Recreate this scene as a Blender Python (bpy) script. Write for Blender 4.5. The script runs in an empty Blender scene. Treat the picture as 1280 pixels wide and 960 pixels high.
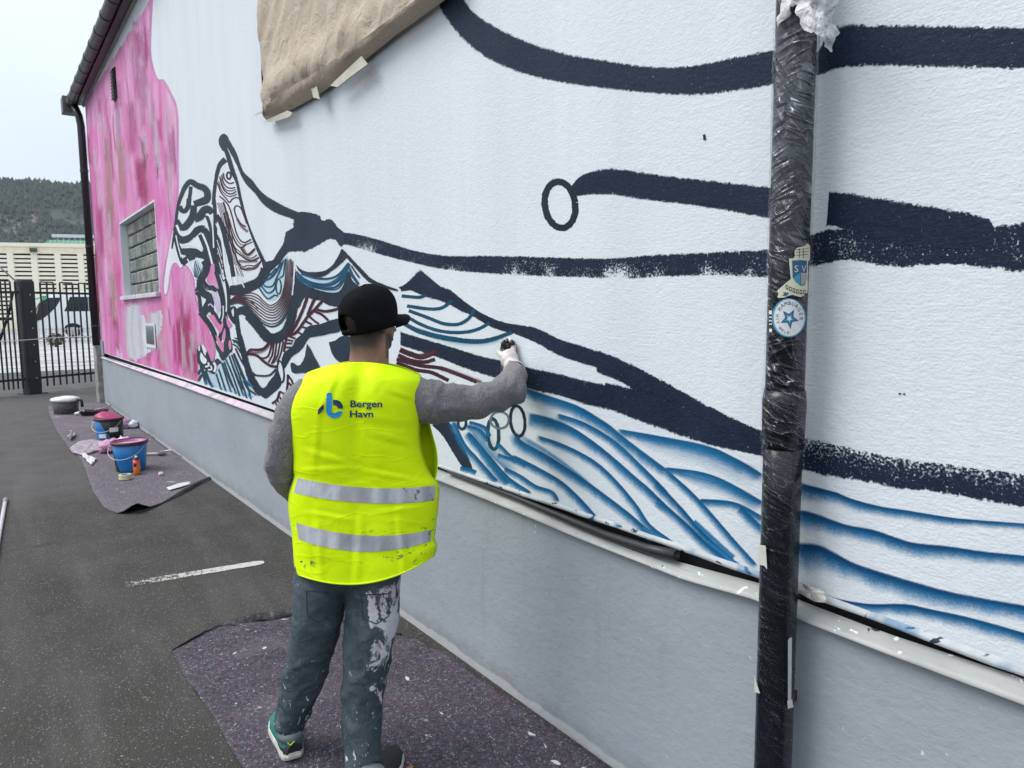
import bpy, bmesh, math, random
import numpy as np
from mathutils import Vector, Matrix, noise as mnoise
from mathutils.geometry import tessellate_polygon

random.seed(7)
scene = bpy.context.scene
col = scene.collection
R_ = math.radians

# ------------------------------------------------------------------ camera
# World: the painted wall is the plane y = 0 (x along it, z up); the viewer stands
# 1.8 m in front of it with the eye 1.72 m above the asphalt.
FOC = 888.0                      # focal length, in pixels of a 1280 px wide frame
EYE = Vector((0.0, -1.803, 1.72))
AX = np.array([[0.59589266, 0.07741204, -0.79932429],
               [0.80301021, -0.06896779, 0.59196118],
               [-0.00930271, -0.99461089, -0.10326006]])   # columns: right, down, forward
cam_data = bpy.data.cameras.new('camera')
cam = bpy.data.objects.new('camera', cam_data)
col.objects.link(cam)
cam_data.sensor_width = 36.0
cam_data.sensor_fit = 'HORIZONTAL'
cam_data.lens = 36.0 * FOC / 1280.0
cam_data.clip_start = 0.05
cam_data.clip_end = 12000
mw = Matrix.Identity(4)
for i in range(3):
    mw[i][0] = AX[i][0]; mw[i][1] = -AX[i][1]; mw[i][2] = -AX[i][2]; mw[i][3] = EYE[i]
cam.matrix_world = mw
scene.camera = cam

# ------------------------------------------------------------------ sky, sun, exposure
SUN_AZ, SUN_EL = R_(238), R_(52)       # compass-like: direction the light comes from, from +x counter-clockwise
world = bpy.data.worlds.new('World'); scene.world = world; world.use_nodes = True
wn = world.node_tree.nodes; wl = world.node_tree.links
wn.clear()
w_out = wn.new('ShaderNodeOutputWorld'); w_bg = wn.new('ShaderNodeBackground')
sky = wn.new('ShaderNodeTexSky'); sky.sky_type = 'NISHITA'; sky.sun_disc = False
sky.sun_elevation = SUN_EL; sky.sun_rotation = R_(90) - SUN_AZ
sky.air_density = 1.0; sky.dust_density = 3.0; sky.ozone_density = 1.0
tc = wn.new('ShaderNodeTexCoord'); mp = wn.new('ShaderNodeMapping')
mp.inputs['Scale'].default_value = (1.2, 1.2, 3.0)
cl = wn.new('ShaderNodeTexNoise'); cl.inputs['Scale'].default_value = 1.6; cl.inputs['Detail'].default_value = 6
cr = wn.new('ShaderNodeValToRGB')
cr.color_ramp.elements[0].position = 0.3; cr.color_ramp.elements[0].color = (8.7, 10.0, 11.4, 1)
cr.color_ramp.elements[1].position = 0.72; cr.color_ramp.elements[1].color = (10.7, 11.5, 12.2, 1)
mx = wn.new('ShaderNodeMix'); mx.data_type = 'RGBA'; mx.inputs[0].default_value = 0.86
wl.new(tc.outputs['Generated'], mp.inputs['Vector']); wl.new(mp.outputs[0], cl.inputs['Vector'])
wl.new(cl.outputs['Fac'], cr.inputs['Fac'])
# standard overcast luminance: zenith three times the horizon
sx = wn.new('ShaderNodeSeparateXYZ'); wl.new(tc.outputs['Generated'], sx.inputs[0])
ov_ = wn.new('ShaderNodeMapRange'); ov_.inputs[1].default_value = 0.0; ov_.inputs[2].default_value = 1.0; ov_.inputs[3].default_value = 0.50; ov_.inputs[4].default_value = 1.0
wl.new(sx.outputs[2], ov_.inputs[0])
vm = wn.new('ShaderNodeVectorMath'); vm.operation = 'SCALE'; wl.new(cr.outputs[0], vm.inputs[0]); wl.new(ov_.outputs[0], vm.inputs[3])
wl.new(sky.outputs[0], mx.inputs[6]); wl.new(vm.outputs[0], mx.inputs[7])
wl.new(mx.outputs[2], w_bg.inputs['Color']); w_bg.inputs['Strength'].default_value = 0.10
wl.new(w_bg.outputs[0], w_out.inputs['Surface'])

sun_d = bpy.data.lights.new('sun', 'SUN'); sun_d.energy = 1.5; sun_d.angle = R_(35); sun_d.color = (1.0, 0.97, 0.93)
sun = bpy.data.objects.new('sun', sun_d); col.objects.link(sun)
sdir = Vector((math.cos(SUN_EL) * math.cos(SUN_AZ), math.cos(SUN_EL) * math.sin(SUN_AZ), math.sin(SUN_EL)))
sun.rotation_euler = (-sdir).to_track_quat('-Z', 'Y').to_euler(); sun.location = (0, -6, 12)

vs = scene.view_settings
vs.view_transform = 'Standard'; vs.look = 'None'; vs.exposure = 0.68; vs.gamma = 1.0; vs.use_curve_mapping = False
scene.render.engine = 'CYCLES'
scene.cycles.transparent_max_bounces = 32
scene.cycles.max_bounces = 5
scene.cycles.use_denoising = True

# ------------------------------------------------------------------ survey: photo measurements to metres
def ray(x, y):
    c = np.array([(x - 640.0) / FOC, (y - 480.0) / FOC, 1.0])
    return Vector(AX @ c)
def on_plane(x, y, pt, n):
    r = ray(x, y); n = Vector(n); t = (Vector(pt) - EYE).dot(n) / r.dot(n); return EYE + r * t
def on_wall(x, y, off=0.0): return on_plane(x, y, (0, -off, 0), (0, 1, 0))
def on_ground(x, y, z=0.0): return on_plane(x, y, (0, 0, z), (0, 0, 1))

# ------------------------------------------------------------------ mesh helpers
class MB:
    def __init__(s): s.v = []; s.f = []; s.uv = []
    def add(s, vs, fs, uvs=None):
        o = len(s.v); s.v += [tuple(p) for p in vs]
        for k, f in enumerate(fs):
            s.f.append(tuple(i + o for i in f))
            s.uv.append([uvs[i] for i in f] if uvs else [(0, 0)] * len(f))
        return s
    def box(s, x0, x1, y0, y1, z0, z1):
        v = [(x0,y0,z0),(x1,y0,z0),(x1,y1,z0),(x0,y1,z0),(x0,y0,z1),(x1,y0,z1),(x1,y1,z1),(x0,y1,z1)]
        return s.add(v, [(0,3,2,1),(4,5,6,7),(0,1,5,4),(1,2,6,5),(2,3,7,6),(3,0,4,7)])
    def obox(s, c, ax, ay, az, hx, hy, hz):
        c = Vector(c); v = []
        for sz in (-1, 1):
            for sx, sy in ((-1,-1),(1,-1),(1,1),(-1,1)):
                v.append(c + Vector(ax)*sx*hx + Vector(ay)*sy*hy + Vector(az)*sz*hz)
        return s.add(v, [(0,3,2,1),(4,5,6,7),(0,1,5,4),(1,2,6,5),(2,3,7,6),(3,0,4,7)])
    def tube(s, pts, rad, n=10, cap=True, ref=(0,0,1), ph=0.0):
        pts = [Vector(p) for p in pts]; m = len(pts)
        if not isinstance(rad, (list, tuple)): rad = [rad]*m
        up = Vector(ref); prev = None; vs = []; fs = []
        for i, p in enumerate(pts):
            t = (pts[min(i+1, m-1)] - pts[max(i-1, 0)]).normalized()
            if prev is None:
                if abs(t.dot(up)) > 0.95: up = Vector((0, 1, 0))
                a = (up - t*up.dot(t)).normalized()
            else:
                a = (prev - t*prev.dot(t)).normalized()
            prev = a; b = t.cross(a)
            r = rad[i]; r1, r2 = r if isinstance(r, (list, tuple)) else (r, r)
            for k in range(n):
                th = 2*math.pi*k/n + ph
                vs.append(p + a*math.cos(th)*r1 + b*math.sin(th)*r2)
        for i in range(m-1):
            for k in range(n):
                fs.append((i*n+k, i*n+(k+1) % n, (i+1)*n+(k+1) % n, (i+1)*n+k))
        if cap:
            fs.append(tuple(reversed(range(n)))); fs.append(tuple(range((m-1)*n, m*n)))
        return s.add(vs, fs)
    def rings(s, rings, cap=True):
        n = len(rings[0]); vs = [p for r in rings for p in r]; fs = []
        for i in range(len(rings)-1):
            for k in range(n):
                fs.append((i*n+k, i*n+(k+1) % n, (i+1)*n+(k+1) % n, (i+1)*n+k))
        if cap:
            fs.append(tuple(reversed(range(n)))); fs.append(tuple(range((len(rings)-1)*n, len(rings)*n)))
        return s.add(vs, fs)
    def grid(s, rows, uvs=None, flip=False):
        n = len(rows[0]); vs = [p for r in rows for p in r]; fs = []
        for i in range(len(rows)-1):
            for k in range(n-1):
                q = (i*n+k, i*n+k+1, (i+1)*n+k+1, (i+1)*n+k)
                fs.append(tuple(reversed(q)) if flip else q)
        return s.add(vs, fs, [u for r in uvs for u in r] if uvs else None)
    def ball(s, c, rx, ry, rz, nu=12, nv=8, rot=None):
        c = Vector(c); rr = []
        for j in range(nv+1):
            ph = math.pi*(j+0.001)/(nv+0.002) - math.pi/2
            ring = []
            for k in range(nu):
                th = 2*math.pi*k/nu
                p = Vector((rx*math.cos(ph)*math.cos(th), ry*math.cos(ph)*math.sin(th), rz*math.sin(ph)))
                if rot: p = rot @ p
                ring.append(c + p)
            rr.append(ring)
        return s.rings(rr)
    def mesh(s, name):
        me = bpy.data.meshes.new(name); me.from_pydata(s.v, [], s.f); me.update(); return me
    def build(s, name, mat, parent=None, smooth=False, uv=False, bevel=0.0):
        me = s.mesh(name)
        if uv:
            lay = me.uv_layers.new(name='UVMap'); flat = [c for f in s.uv for u in f for c in u]
            lay.data.foreach_set('uv', flat)
        if smooth:
            me.polygons.foreach_set('use_smooth', [True]*len(me.polygons))
        o = bpy.data.objects.new(name, me); col.objects.link(o)
        if mat: me.materials.append(mat)
        if parent: o.parent = parent
        if bevel:
            md = o.modifiers.new('bevel', 'BEVEL'); md.width = bevel; md.segments = 2; md.limit_method = 'ANGLE'
        return o

def finish_smooth(me, angle=40):
    bm = bmesh.new(); bm.from_mesh(me)
    for e in bm.edges:
        e.smooth = not (len(e.link_faces) == 2 and e.calc_face_angle(0) > R_(angle))
    for f in bm.faces: f.smooth = True
    bm.to_mesh(me); bm.free()

def tag(o, label=None, cat=None, group=None, kind=None):
    if label: o['label'] = label
    if cat: o['category'] = cat
    if group: o['group'] = group
    if kind: o['kind'] = kind
    return o
def empty(name, loc=(0,0,0), rz=0.0):
    o = bpy.data.objects.new(name, None); col.objects.link(o); o.location = loc; o.rotation_euler = (0,0,rz)
    o.empty_display_size = 0.1
    return o
def inst(src, parent, loc=None, name=None):
    o = src.copy(); col.objects.link(o); o.parent = parent
    if loc is not None: o.location = loc
    return o

def remesh(mb, name, voxel, mat, parent, smooth_iter=6, disp=None):
    """Union of overlapping closed shapes as one continuous skin."""
    me = mb.mesh(name + '_raw')
    bm = bmesh.new(); bm.from_mesh(me); bmesh.ops.recalc_face_normals(bm, faces=bm.faces); bm.to_mesh(me); bm.free()
    o = bpy.data.objects.new('tmp', me); col.objects.link(o)
    md = o.modifiers.new('r', 'REMESH'); md.mode = 'VOXEL'; md.voxel_size = voxel; md.use_smooth_shade = True
    if smooth_iter:
        ms = o.modifiers.new('s', 'SMOOTH'); ms.factor = 0.5; ms.iterations = smooth_iter
    dg = bpy.context.evaluated_depsgraph_get()
    out = bpy.data.meshes.new_from_object(o.evaluated_get(dg), depsgraph=dg)
    bpy.data.objects.remove(o, do_unlink=True); bpy.data.meshes.remove(me)
    out.name = name
    if disp:
        out.update()
        n = len(out.vertices); nr = [v.normal.copy() for v in out.vertices]
        for v, q in zip(out.vertices, nr): v.co = v.co + q*disp(v.co)
        out.update()
    out.polygons.foreach_set('use_smooth', [True]*len(out.polygons))
    out.materials.clear(); out.materials.append(mat)
    ob = bpy.data.objects.new(name, out); col.objects.link(ob); ob.parent = parent
    return ob

def catmull(pts, step=2.0):
    P = [np.array(p, float) for p in pts]
    if len(P) < 3:
        out = [P[0]]; d = np.linalg.norm(P[1]-P[0]); n = max(2, int(d/step))
        return [P[0] + (P[1]-P[0])*i/n for i in range(n+1)]
    P = [2*P[0]-P[1]] + P + [2*P[-1]-P[-2]]
    out = []
    for i in range(1, len(P)-2):
        p0, p1, p2, p3 = P[i-1:i+3]
        n = max(2, int(np.linalg.norm(p2-p1)/step))
        for k in range(n):
            t = k/n
            out.append(0.5*((2*p1) + (p2-p0)*t + (2*p0-5*p1+4*p2-p3)*t*t + (3*p1-p0-3*p2+p3)*t**3))
    out.append(P[-2]); return out
def arclen_resample(pts, n):
    P = np.array(pts, float); d = np.r_[0, np.cumsum(np.linalg.norm(np.diff(P, axis=0), axis=1))]
    t = np.linspace(0, d[-1], n)
    return [np.array([np.interp(q, d, P[:, k]) for k in range(P.shape[1])]) for q in t]
def lerp(a, b, t): return a + (b-a)*t
def fbm(x, y, z=0.0, oct=4): return mnoise.fractal(Vector((x, y, z)), 1.0, 2.0, oct)

# ------------------------------------------------------------------ material helpers
class NT:
    """Tiny helper round a node tree."""
    def __init__(s, name):
        s.m = bpy.data.materials.new(name); s.m.use_nodes = True
        s.n = s.m.node_tree.nodes; s.l = s.m.node_tree.links
        s.b = s.n['Principled BSDF']; s.out = s.n['Material Output']
    def new(s, t, **kw):
        nd = s.n.new(t)
        for k, v in kw.items(): setattr(nd, k, v)
        return nd
    def put(s, sock, v):
        if hasattr(v, 'is_output') or isinstance(v, bpy.types.NodeSocket): s.l.new(v, sock)
        else:
            if isinstance(v, (tuple, list)) and len(v) == 3 and sock.type == 'RGBA': v = (*v, 1)
            sock.default_value = v
    def pos(s):
        if not hasattr(s, '_pos'): s._pos = s.new('ShaderNodeNewGeometry').outputs['Position']
        return s._pos
    def obj(s): return s.new('ShaderNodeTexCoord').outputs['Object']
    def scale(s, vec, sc):
        m = s.new('ShaderNodeMapping'); s.l.new(vec, m.inputs['Vector']); m.inputs['Scale'].default_value = sc; return m.outputs[0]
    def noise(s, vec, scale, detail=3, rough=0.5, dist=0.0, color=False):
        t = s.new('ShaderNodeTexNoise'); s.l.new(vec, t.inputs['Vector'])
        t.inputs['Scale'].default_value = scale; t.inputs['Detail'].default_value = detail
        t.inputs['Roughness'].default_value = rough; t.inputs['Distortion'].default_value = dist
        return t.outputs['Color' if color else 'Fac']
    def voro(s, vec, scale, feature='F1', out='Distance', rnd=1.0):
        t = s.new('ShaderNodeTexVoronoi', feature=feature); s.l.new(vec, t.inputs['Vector'])
        t.inputs['Scale'].default_value = scale; t.inputs['Randomness'].default_value = rnd
        return t.outputs[out]
    def math(s, op, a, b=0.0, c=0.0, clamp=False):
        m = s.new('ShaderNodeMath', operation=op, use_clamp=clamp)
        s.put(m.inputs[0], a); s.put(m.inputs[1], b); s.put(m.inputs[2], c); return m.outputs[0]
    def mapr(s, v, a, b, c=0.0, d=1.0, smooth=False):
        m = s.new('ShaderNodeMapRange'); m.clamp = True
        if smooth: m.interpolation_type = 'SMOOTHSTEP'
        s.put(m.inputs[0], v); s.put(m.inputs[1], a); s.put(m.inputs[2], b); s.put(m.inputs[3], c); s.put(m.inputs[4], d)
        return m.outputs[0]
    def mix(s, f, a, b, mode='MIX'):
        m = s.new('ShaderNodeMix', data_type='RGBA', blend_type=mode)
        s.put(m.inputs[0], f); s.put(m.inputs[6], a); s.put(m.inputs[7], b); return m.outputs[2]
    def ramp(s, f, stops):
        r = s.new('ShaderNodeValToRGB'); e = r.color_ramp.elements
        while len(e) < len(stops): e.new(0.5)
        for q, (p, c) in zip(e, stops): q.position = p; q.color = (*c, 1) if len(c) == 3 else c
        s.put(r.inputs[0], f); return r.outputs[0]
    def sep(s, vec):
        m = s.new('ShaderNodeSeparateXYZ'); s.l.new(vec, m.inputs[0]); return m.outputs
    def bump(s, h, strength=0.5, dist=0.01, normal=None):
        b = s.new('ShaderNodeBump'); b.inputs['Strength'].default_value = strength; b.inputs['Distance'].default_value = dist
        s.put(b.inputs['Height'], h)
        if normal is not None: s.l.new(normal, b.inputs['Normal'])
        return b.outputs[0]
    def set(s, **kw):
        for k, v in kw.items(): s.put(s.b.inputs[k.replace('_', ' ')], v)
        return s.m

def plain(name, c, rough=0.6, metal=0.0, var=0.12, vs=6.0, bump=0.0, bs=60.0, coat=0.0):
    t = NT(name); p = t.obj()
    n = t.noise(p, vs, 4, 0.6)
    dark = tuple(x*(1-var) for x in c); lite = tuple(min(1, x*(1+var)) for x in c)
    t.set(Base_Color=t.mix(t.mapr(n, 0.3, 0.7), dark, lite), Roughness=t.mapr(t.noise(p, vs*3, 3), 0.2, 0.8, max(0, rough-0.08), min(1, rough+0.08)), Metallic=metal)
    if coat: t.set(Coat_Weight=coat)
    if bump: t.set(Normal=t.bump(t.noise(p, bs, 4), 1.0, bump))
    return t.m
def splatter(t, base, vec, specs):
    """Paint drops: specs of (scale, threshold, colour)."""
    c = base
    for i, (sc, th, colr) in enumerate(specs):
        v = t.new('ShaderNodeMapping'); t.l.new(vec, v.inputs['Vector']); v.inputs['Location'].default_value = (i*3.7, i*1.9, i*5.3)
        d = t.noise(v.outputs[0], sc, 3, 0.55, 0.4)
        c = t.mix(t.mapr(d, th, th+0.02), c, colr)
    return c
# ================================================================== ground
def plaster_normal(t, k=1.0):
    p = t.pos()
    a = t.noise(p, 120, 3, 0.65); b = t.noise(p, 38, 2, 0.5); v = t.noise(t.scale(p, (0.5, 1, 3)), 55, 2, 0.5)
    h = t.math('ADD', t.math('MULTIPLY', a, 0.55), t.math('ADD', t.math('MULTIPLY', b, 0.5), t.math('MULTIPLY', v, 0.25)))
    return t.bump(h, 1.0*k, 0.0032)

def asphalt_mat():
    t = NT('asphalt'); p = t.pos()
    base = t.mix(t.mapr(t.noise(p, 0.55, 5, 0.6), 0.3, 0.7), (0.026, 0.0245, 0.022), (0.044, 0.0415, 0.0375))
    patch = t.mapr(t.noise(p, 2.4, 5, 0.65), 0.35, 0.7)
    base = t.mix(t.math('MULTIPLY', patch, 0.6), base, (0.040, 0.035, 0.026)); base = t.mix(t.mapr(t.noise(p, 0.9, 5, 0.7), 0.55, 0.68, 0, 0.5), base, (0.020, 0.019, 0.018))
    ag = t.voro(p, 95, out='Color'); ags = t.sep(ag)
    d = t.voro(p, 95)
    stone = t.math('MULTIPLY', t.mapr(d, 0.42, 0.26), t.mapr(ags[0], 0.45, 0.95))
    base = t.mix(t.math('MULTIPLY', stone, 0.85), base, t.mix(ags[1], (0.08, 0.077, 0.072), (0.36, 0.345, 0.32)))
    dk = t.mapr(t.voro(p, 62), 0.36, 0.10, 0, 0.75)
    base = t.mix(dk, base, (0.016, 0.0155, 0.015))
    # worn paler traffic streak and spilt paint towards the far cloth
    x, y, z = t.sep(p)
    streak = t.mapr(t.noise(t.scale(p, (0.35, 2.4, 1)), 1.7, 4, 0.6), 0.48, 0.72, 0, 0.32)
    base = t.mix(streak, base, (0.115, 0.110, 0.104))
    far = t.mapr(x, -7.2, -8.6, 0, 0.42)
    base = t.mix(far, base, (0.105, 0.10, 0.10))
    spl = t.math('MULTIPLY', t.mapr(t.noise(t.scale(p, (1, 1.5, 1)), 5.5, 5, 0.7), 0.70, 0.76), t.mapr(x, -6.0, -8.0))
    base = t.mix(t.math('MULTIPLY', spl, 0.55), base, (0.30, 0.27, 0.30))
    dots = t.math('MULTIPLY', t.mapr(t.voro(p, 9), 0.045, 0.03), t.mapr(t.noise(p, 1.2, 2), 0.5, 0.55))
    base = t.mix(dots, base, (0.6, 0.6, 0.58))
    # hairline crack
    wob = t.math('MULTIPLY', t.math('SUBTRACT', t.noise(p, 2.2, 5, 0.65), 0.5), 0.5)
    ck = t.math('ABSOLUTE', t.math('ADD', t.math('ADD', x, 6.62), t.math('ADD', wob, t.math('MULTIPLY', y, 0.22))))
    crack = t.math('MULTIPLY', t.mapr(ck, 0.022, 0.006), t.mapr(t.noise(p, 4, 3), 0.40, 0.52))
    base = t.mix(t.math('MULTIPLY', crack, 0.8), base, (0.018, 0.018, 0.017))
    h = t.math('SUBTRACT', t.math('SUBTRACT', t.mapr(d, 0.5, 0.0), t.math('MULTIPLY', t.mapr(t.voro(p, 75), 0.3, 0.0), 0.5)), crack)
    return t.set(Base_Color=base, Roughness=t.mapr(t.noise(p, 3, 4), 0.3, 0.7, 0.72, 0.92), Normal=t.bump(h, 0.75, 0.006))
M_asphalt = asphalt_mat()
mb = MB()
# one sheet reaching the horizon: fine near, coarse far
xs = [-2500, -900, -300, -110, -21.2, -16, -10, -6, -3, 0, 4, 40, 400, 800]
ys = [-1400, -900, -120, -30, -8, -4, -1.5, 0.3, 8, 60, 400, 2500]
mb.grid([[(x, y, 0.0) for x in xs] for y in ys])
tag(mb.build('ground', M_asphalt), kind='structure')

def concrete_yard():
    t = NT('pale_paving'); p = t.pos()
    c = t.mix(t.mapr(t.noise(p, 0.4, 5), 0.3, 0.7), (0.33, 0.33, 0.32), (0.46, 0.46, 0.45))
    c = t.mix(t.mapr(t.noise(t.scale(p, (1.0, 0.04, 1)), 1.1, 2), 0.52, 0.56, 0, 0.75), c, (0.17, 0.17, 0.175))
    c = t.mix(t.mapr(t.noise(t.scale(p, (0.5, 0.03, 1)), 2.1, 2), 0.60, 0.62, 0, 0.85), c, (0.72, 0.72, 0.71))
    return t.set(Base_Color=c, Roughness=0.8, Normal=t.bump(t.noise(p, 30, 3), 0.3, 0.004))
mb = MB(); mb.box(-110, -25.2, -60, 40, -0.02, 0.006)
tag(mb.build('paved_yard', concrete_yard()), kind='structure')
mb = MB(); mb.box(-25.2, -24.7, -60, 40, -0.05, 0.09)
tag(mb.build('kerb', plain('kerb_concrete', (0.42, 0.42, 0.41), 0.8)), kind='structure')

# worn white bay line on the asphalt
def line_mat():
    t = NT('worn_white_line'); p = t.pos()
    d = t.noise(p, 26, 5, 0.7); d2 = t.noise(p, 110, 2, 0.5)
    x, y, z = t.sep(p)
    wear = t.math('ADD', t.mapr(y, -0.45, -1.25, 0.64, 0.46), 0)
    a = t.math('MULTIPLY', t.mapr(t.math('ADD', t.math('MULTIPLY', d, 0.6), t.math('MULTIPLY', d2, 0.4)), wear, t.math('ADD', wear, -0.06)), 1.0)
    t.set(Base_Color=t.mix(t.mapr(d, 0.3, 0.7), (0.42, 0.41, 0.38), (0.60, 0.59, 0.56)), Roughness=0.75, Alpha=a)
    return t.m
A0, A1 = on_ground(156, 731.5), on_ground(330, 703)
dv = (A1-A0); nv = Vector((-dv.y, dv.x, 0)).normalized()
mb = MB(); rows = []
for i in range(30):
    q = A0 + dv*(i/29); w = 0.047 + 0.006*fbm(i*0.7, 0.3)
    taper = 1.0 if i < 28 else (0.85 if i == 28 else 0.5)
    rows.append([q - nv*w*taper + Vector((0, 0, 0.004)), q + nv*w*taper + Vector((0, 0, 0.004))])
mb.grid(rows)
bpy_line = mb.build('line_marking', line_mat()); bpy_line.parent = bpy.data.objects['ground']

# ================================================================== the painted building
bld = empty('mural_building', (-15.7, 0, 0))
tag(bld, 'long white rendered building with the pink and striped mural, grey base and black gutter', 'building')
def bpart(mb, name, mat, parent=None, **kw):
    o = mb.build(name, mat, None, **kw)
    o.parent = parent or bld
    if parent is None: o.matrix_parent_inverse = Matrix.Translation(bld.location).inverted()
    return o

def wall_mat():
    t = NT('white_render'); p = t.pos()
    n = t.noise(t.scale(p, (1.2, 1, 0.22)), 2.2, 4, 0.6)
    c = t.mix(t.mapr(n, 0.32, 0.68), (0.65, 0.695, 0.74), (0.72, 0.755, 0.79))
    st = t.noise(t.scale(p, (7, 1, 0.35)), 3.0, 3, 0.5)
    c = t.mix(t.mapr(st, 0.56, 0.72, 0, 0.22), c, (0.59, 0.64, 0.69))
    c = t.mix(t.mapr(t.noise(p, 22, 5, 0.7), 0.70, 0.735, 0, 0.6), c, (0.50, 0.54, 0.60))
    return t.set(Base_Color=c, Roughness=0.62, Normal=plaster_normal(t))
M_wall = wall_mat()
XL, XR, ZT = -15.7, 4.5, 5.62
WX0, WX1, WZ0, WZ1 = -12.62, -9.84, 1.985, 3.10
WD = 0.13
def lip_z(x):
    return float(np.interp(x, [-15.7, -9.3, -7.4, -5.5, -3.1, -2.2, -1.6, -1.22, -0.53, 4.5], [0.985, 0.968, 0.962, 0.952, 0.938, 0.935, 0.930, 0.926, 0.905, 0.86]))
mb = MB()
nx = 80
def wall_strip(x0, x1, z0f, z1f, n):
    xs = [lerp(x0, x1, i/n) for i in range(n+1)]
    mb.grid([[(x, 0, z0f(x)) for x in xs], [(x, 0, z1f(x)) for x in xs]])
wall_strip(XL, WX0, lip_z, lambda x: ZT, 8); wall_strip(WX1, XR, lip_z, lambda x: ZT, 60)
wall_strip(WX0, WX1, lip_z, lambda x: WZ0, 8); wall_strip(WX0, WX1, lambda x: WZ1, lambda x: ZT, 8)
# window reveals
mb.add([(WX0,0,WZ0),(WX0,WD,WZ0),(WX0,WD,WZ1),(WX0,0,WZ1)], [(0,1,2,3)])
mb.add([(WX1,0,WZ0),(WX1,WD,WZ0),(WX1,WD,WZ1),(WX1,0,WZ1)], [(3,2,1,0)])
mb.add([(WX0,0,WZ1),(WX1,0,WZ1),(WX1,WD,WZ1),(WX0,WD,WZ1)], [(0,1,2,3)])
# the underside of the render lip
xs = [lerp(XL, XR, i/nx) for i in range(nx+1)]
mb.grid([[(x, 0, lip_z(x)) for x in xs], [(x, 0.06, lip_z(x)-0.004) for x in xs]], flip=True)
# end and back walls
mb.add([(XL,0,0.9),(XL,9,0.9),(XL,9,ZT),(XL,0,ZT)], [(0,3,2,1)])
mb.add([(XR,0,0),(XR,9,0),(XR,9,ZT),(XR,0,ZT)], [(0,1,2,3)])
mb.add([(XL,9,0),(XR,9,0),(XR,9,ZT),(XL,9,ZT)], [(0,3,2,1)])
wall = bpart(mb, 'wall', M_wall)

# plinth
def plinth_mat():
    t = NT('grey_plinth_paint'); p = t.pos()
    n = t.noise(t.scale(p, (0.7, 1, 1.4)), 2.0, 4, 0.6)
    c = t.mix(t.mapr(n, 0.3, 0.7), (0.31, 0.345, 0.38), (0.36, 0.39, 0.425))
    c = t.mix(t.mapr(t.noise(p, 30, 4, 0.7), 0.70, 0.75, 0, 0.5), c, (0.25, 0.27, 0.29))
    x, y, z = t.sep(p)
    run = t.math('MULTIPLY', t.mapr(t.noise(t.scale(p, (9, 1, 0.5)), 1.6, 4, 0.6), 0.56, 0.74), t.mapr(t.noise(p, 1.1, 3), 0.40, 0.62)); c = t.mix(t.math('MULTIPLY', run, 0.5), c, (0.25, 0.265, 0.275))
    c = t.mix(t.mapr(t.math('ADD', z, t.math('MULTIPLY', t.noise(p, 5, 5, 0.7), 0.22)), 0.24, 0.10, 0, 0.65), c, (0.20, 0.195, 0.175))
    sp_ = t.mapr(t.noise(t.scale(p, (1, 1, 0.8)), 42, 3, 0.55, 0.4), 0.735, 0.75); c = t.mix(sp_, c, (0.62, 0.64, 0.65))
    edge = t.math('ADD', t.math('MULTIPLY', t.noise(p, 9, 4), 0.05), 0.012)
    c = t.mix(t.mapr(z, t.math('ADD', edge, 0.012), edge, 0, 0.75), c, (0.50, 0.52, 0.53))
    a = t.noise(t.scale(p, (0.75, 1, 1.2)), 48, 4, 0.65); b = t.noise(p, 16, 3, 0.5)
    h = t.math('ADD', t.math('MULTIPLY', a, 0.5), t.math('MULTIPLY', b, 0.6))
    return t.set(Base_Color=c, Roughness=0.55, Normal=t.bump(h, 0.75, 0.006))
mb = MB()
def pl_bottom(x): return 0.0 + 0.012*fbm(x*1.1, 3.0)
xs = [lerp(XL, XR, i/120) for i in range(121)]
mb.grid([[(x, -0.012, -0.02) for x in xs], [(x, -0.012 + 0.004*fbm(x*0.8, 0.5), 0.3) for x in xs], [(x, -0.012, lip_z(x)-0.06) for x in xs]])
mb.add([(XL,-0.012,-0.02),(XL,9,-0.02),(XL,9,0.93),(XL,-0.012,0.93)], [(0,3,2,1)])
bpart(mb, 'plinth', plinth_mat(), smooth=True)

# sloping flashing strip between render and plinth
LIP_TOP = [(134,447.5),(230,477.5),(270,492),(349,519),(440,550),(537,584),(605,609),(690,643),(780,683),(850,705),(947,731),(1001,754),(1100,792),(1280,852)]
LIP_BOT = [(134,450),(230,484),(270,498.5),(320,517),(440,562),(550,601),(630,633),(720,671),(850,722),(947,750),(997,773),(1100,813),(1280,880)]
def edge_curve(px, off):
    q = [on_wall(x, y, off) for x, y in px]
    return [p.x for p in q], [p.z for p in q]
tx, tz = edge_curve(LIP_TOP, 0.004); bx_, bz = edge_curve(LIP_BOT, 0.040)
def flash_pt(x, s):
    w = 0.0022*fbm(x*4, 1.7) * (1 if x > -6 else 0.5)
    zt = np.interp(x, tx, tz); zb = np.interp(x, bx_, bz)
    if x < tx[0]: zt, zb = tz[0], bz[0]
    if x > tx[-1]: zt = tz[-1] + (x-tx[-1])*-0.03; zb = bz[-1] + (x-bx_[-1])*-0.03
    return Vector((x, lerp(0.012, -0.040 - w, s), lerp(float(zt), float(zb) + w, s)))
xs = [lerp(XL, -6, i/40) for i in range(40)] + [lerp(-6, XR, i/160) for i in range(161)]
mb = MB()
rows = [[flash_pt(x, s) for x in xs] for s in (0.0, 0.35, 0.7, 1.0)]
rows.append([flash_pt(x, 1.0) + Vector((0, 0.002, -0.006)) for x in xs])
rows.append([flash_pt(x, 1.0) + Vector((0, 0.045, -0.004)) for x in xs])
mb.grid(rows, flip=True)
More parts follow.
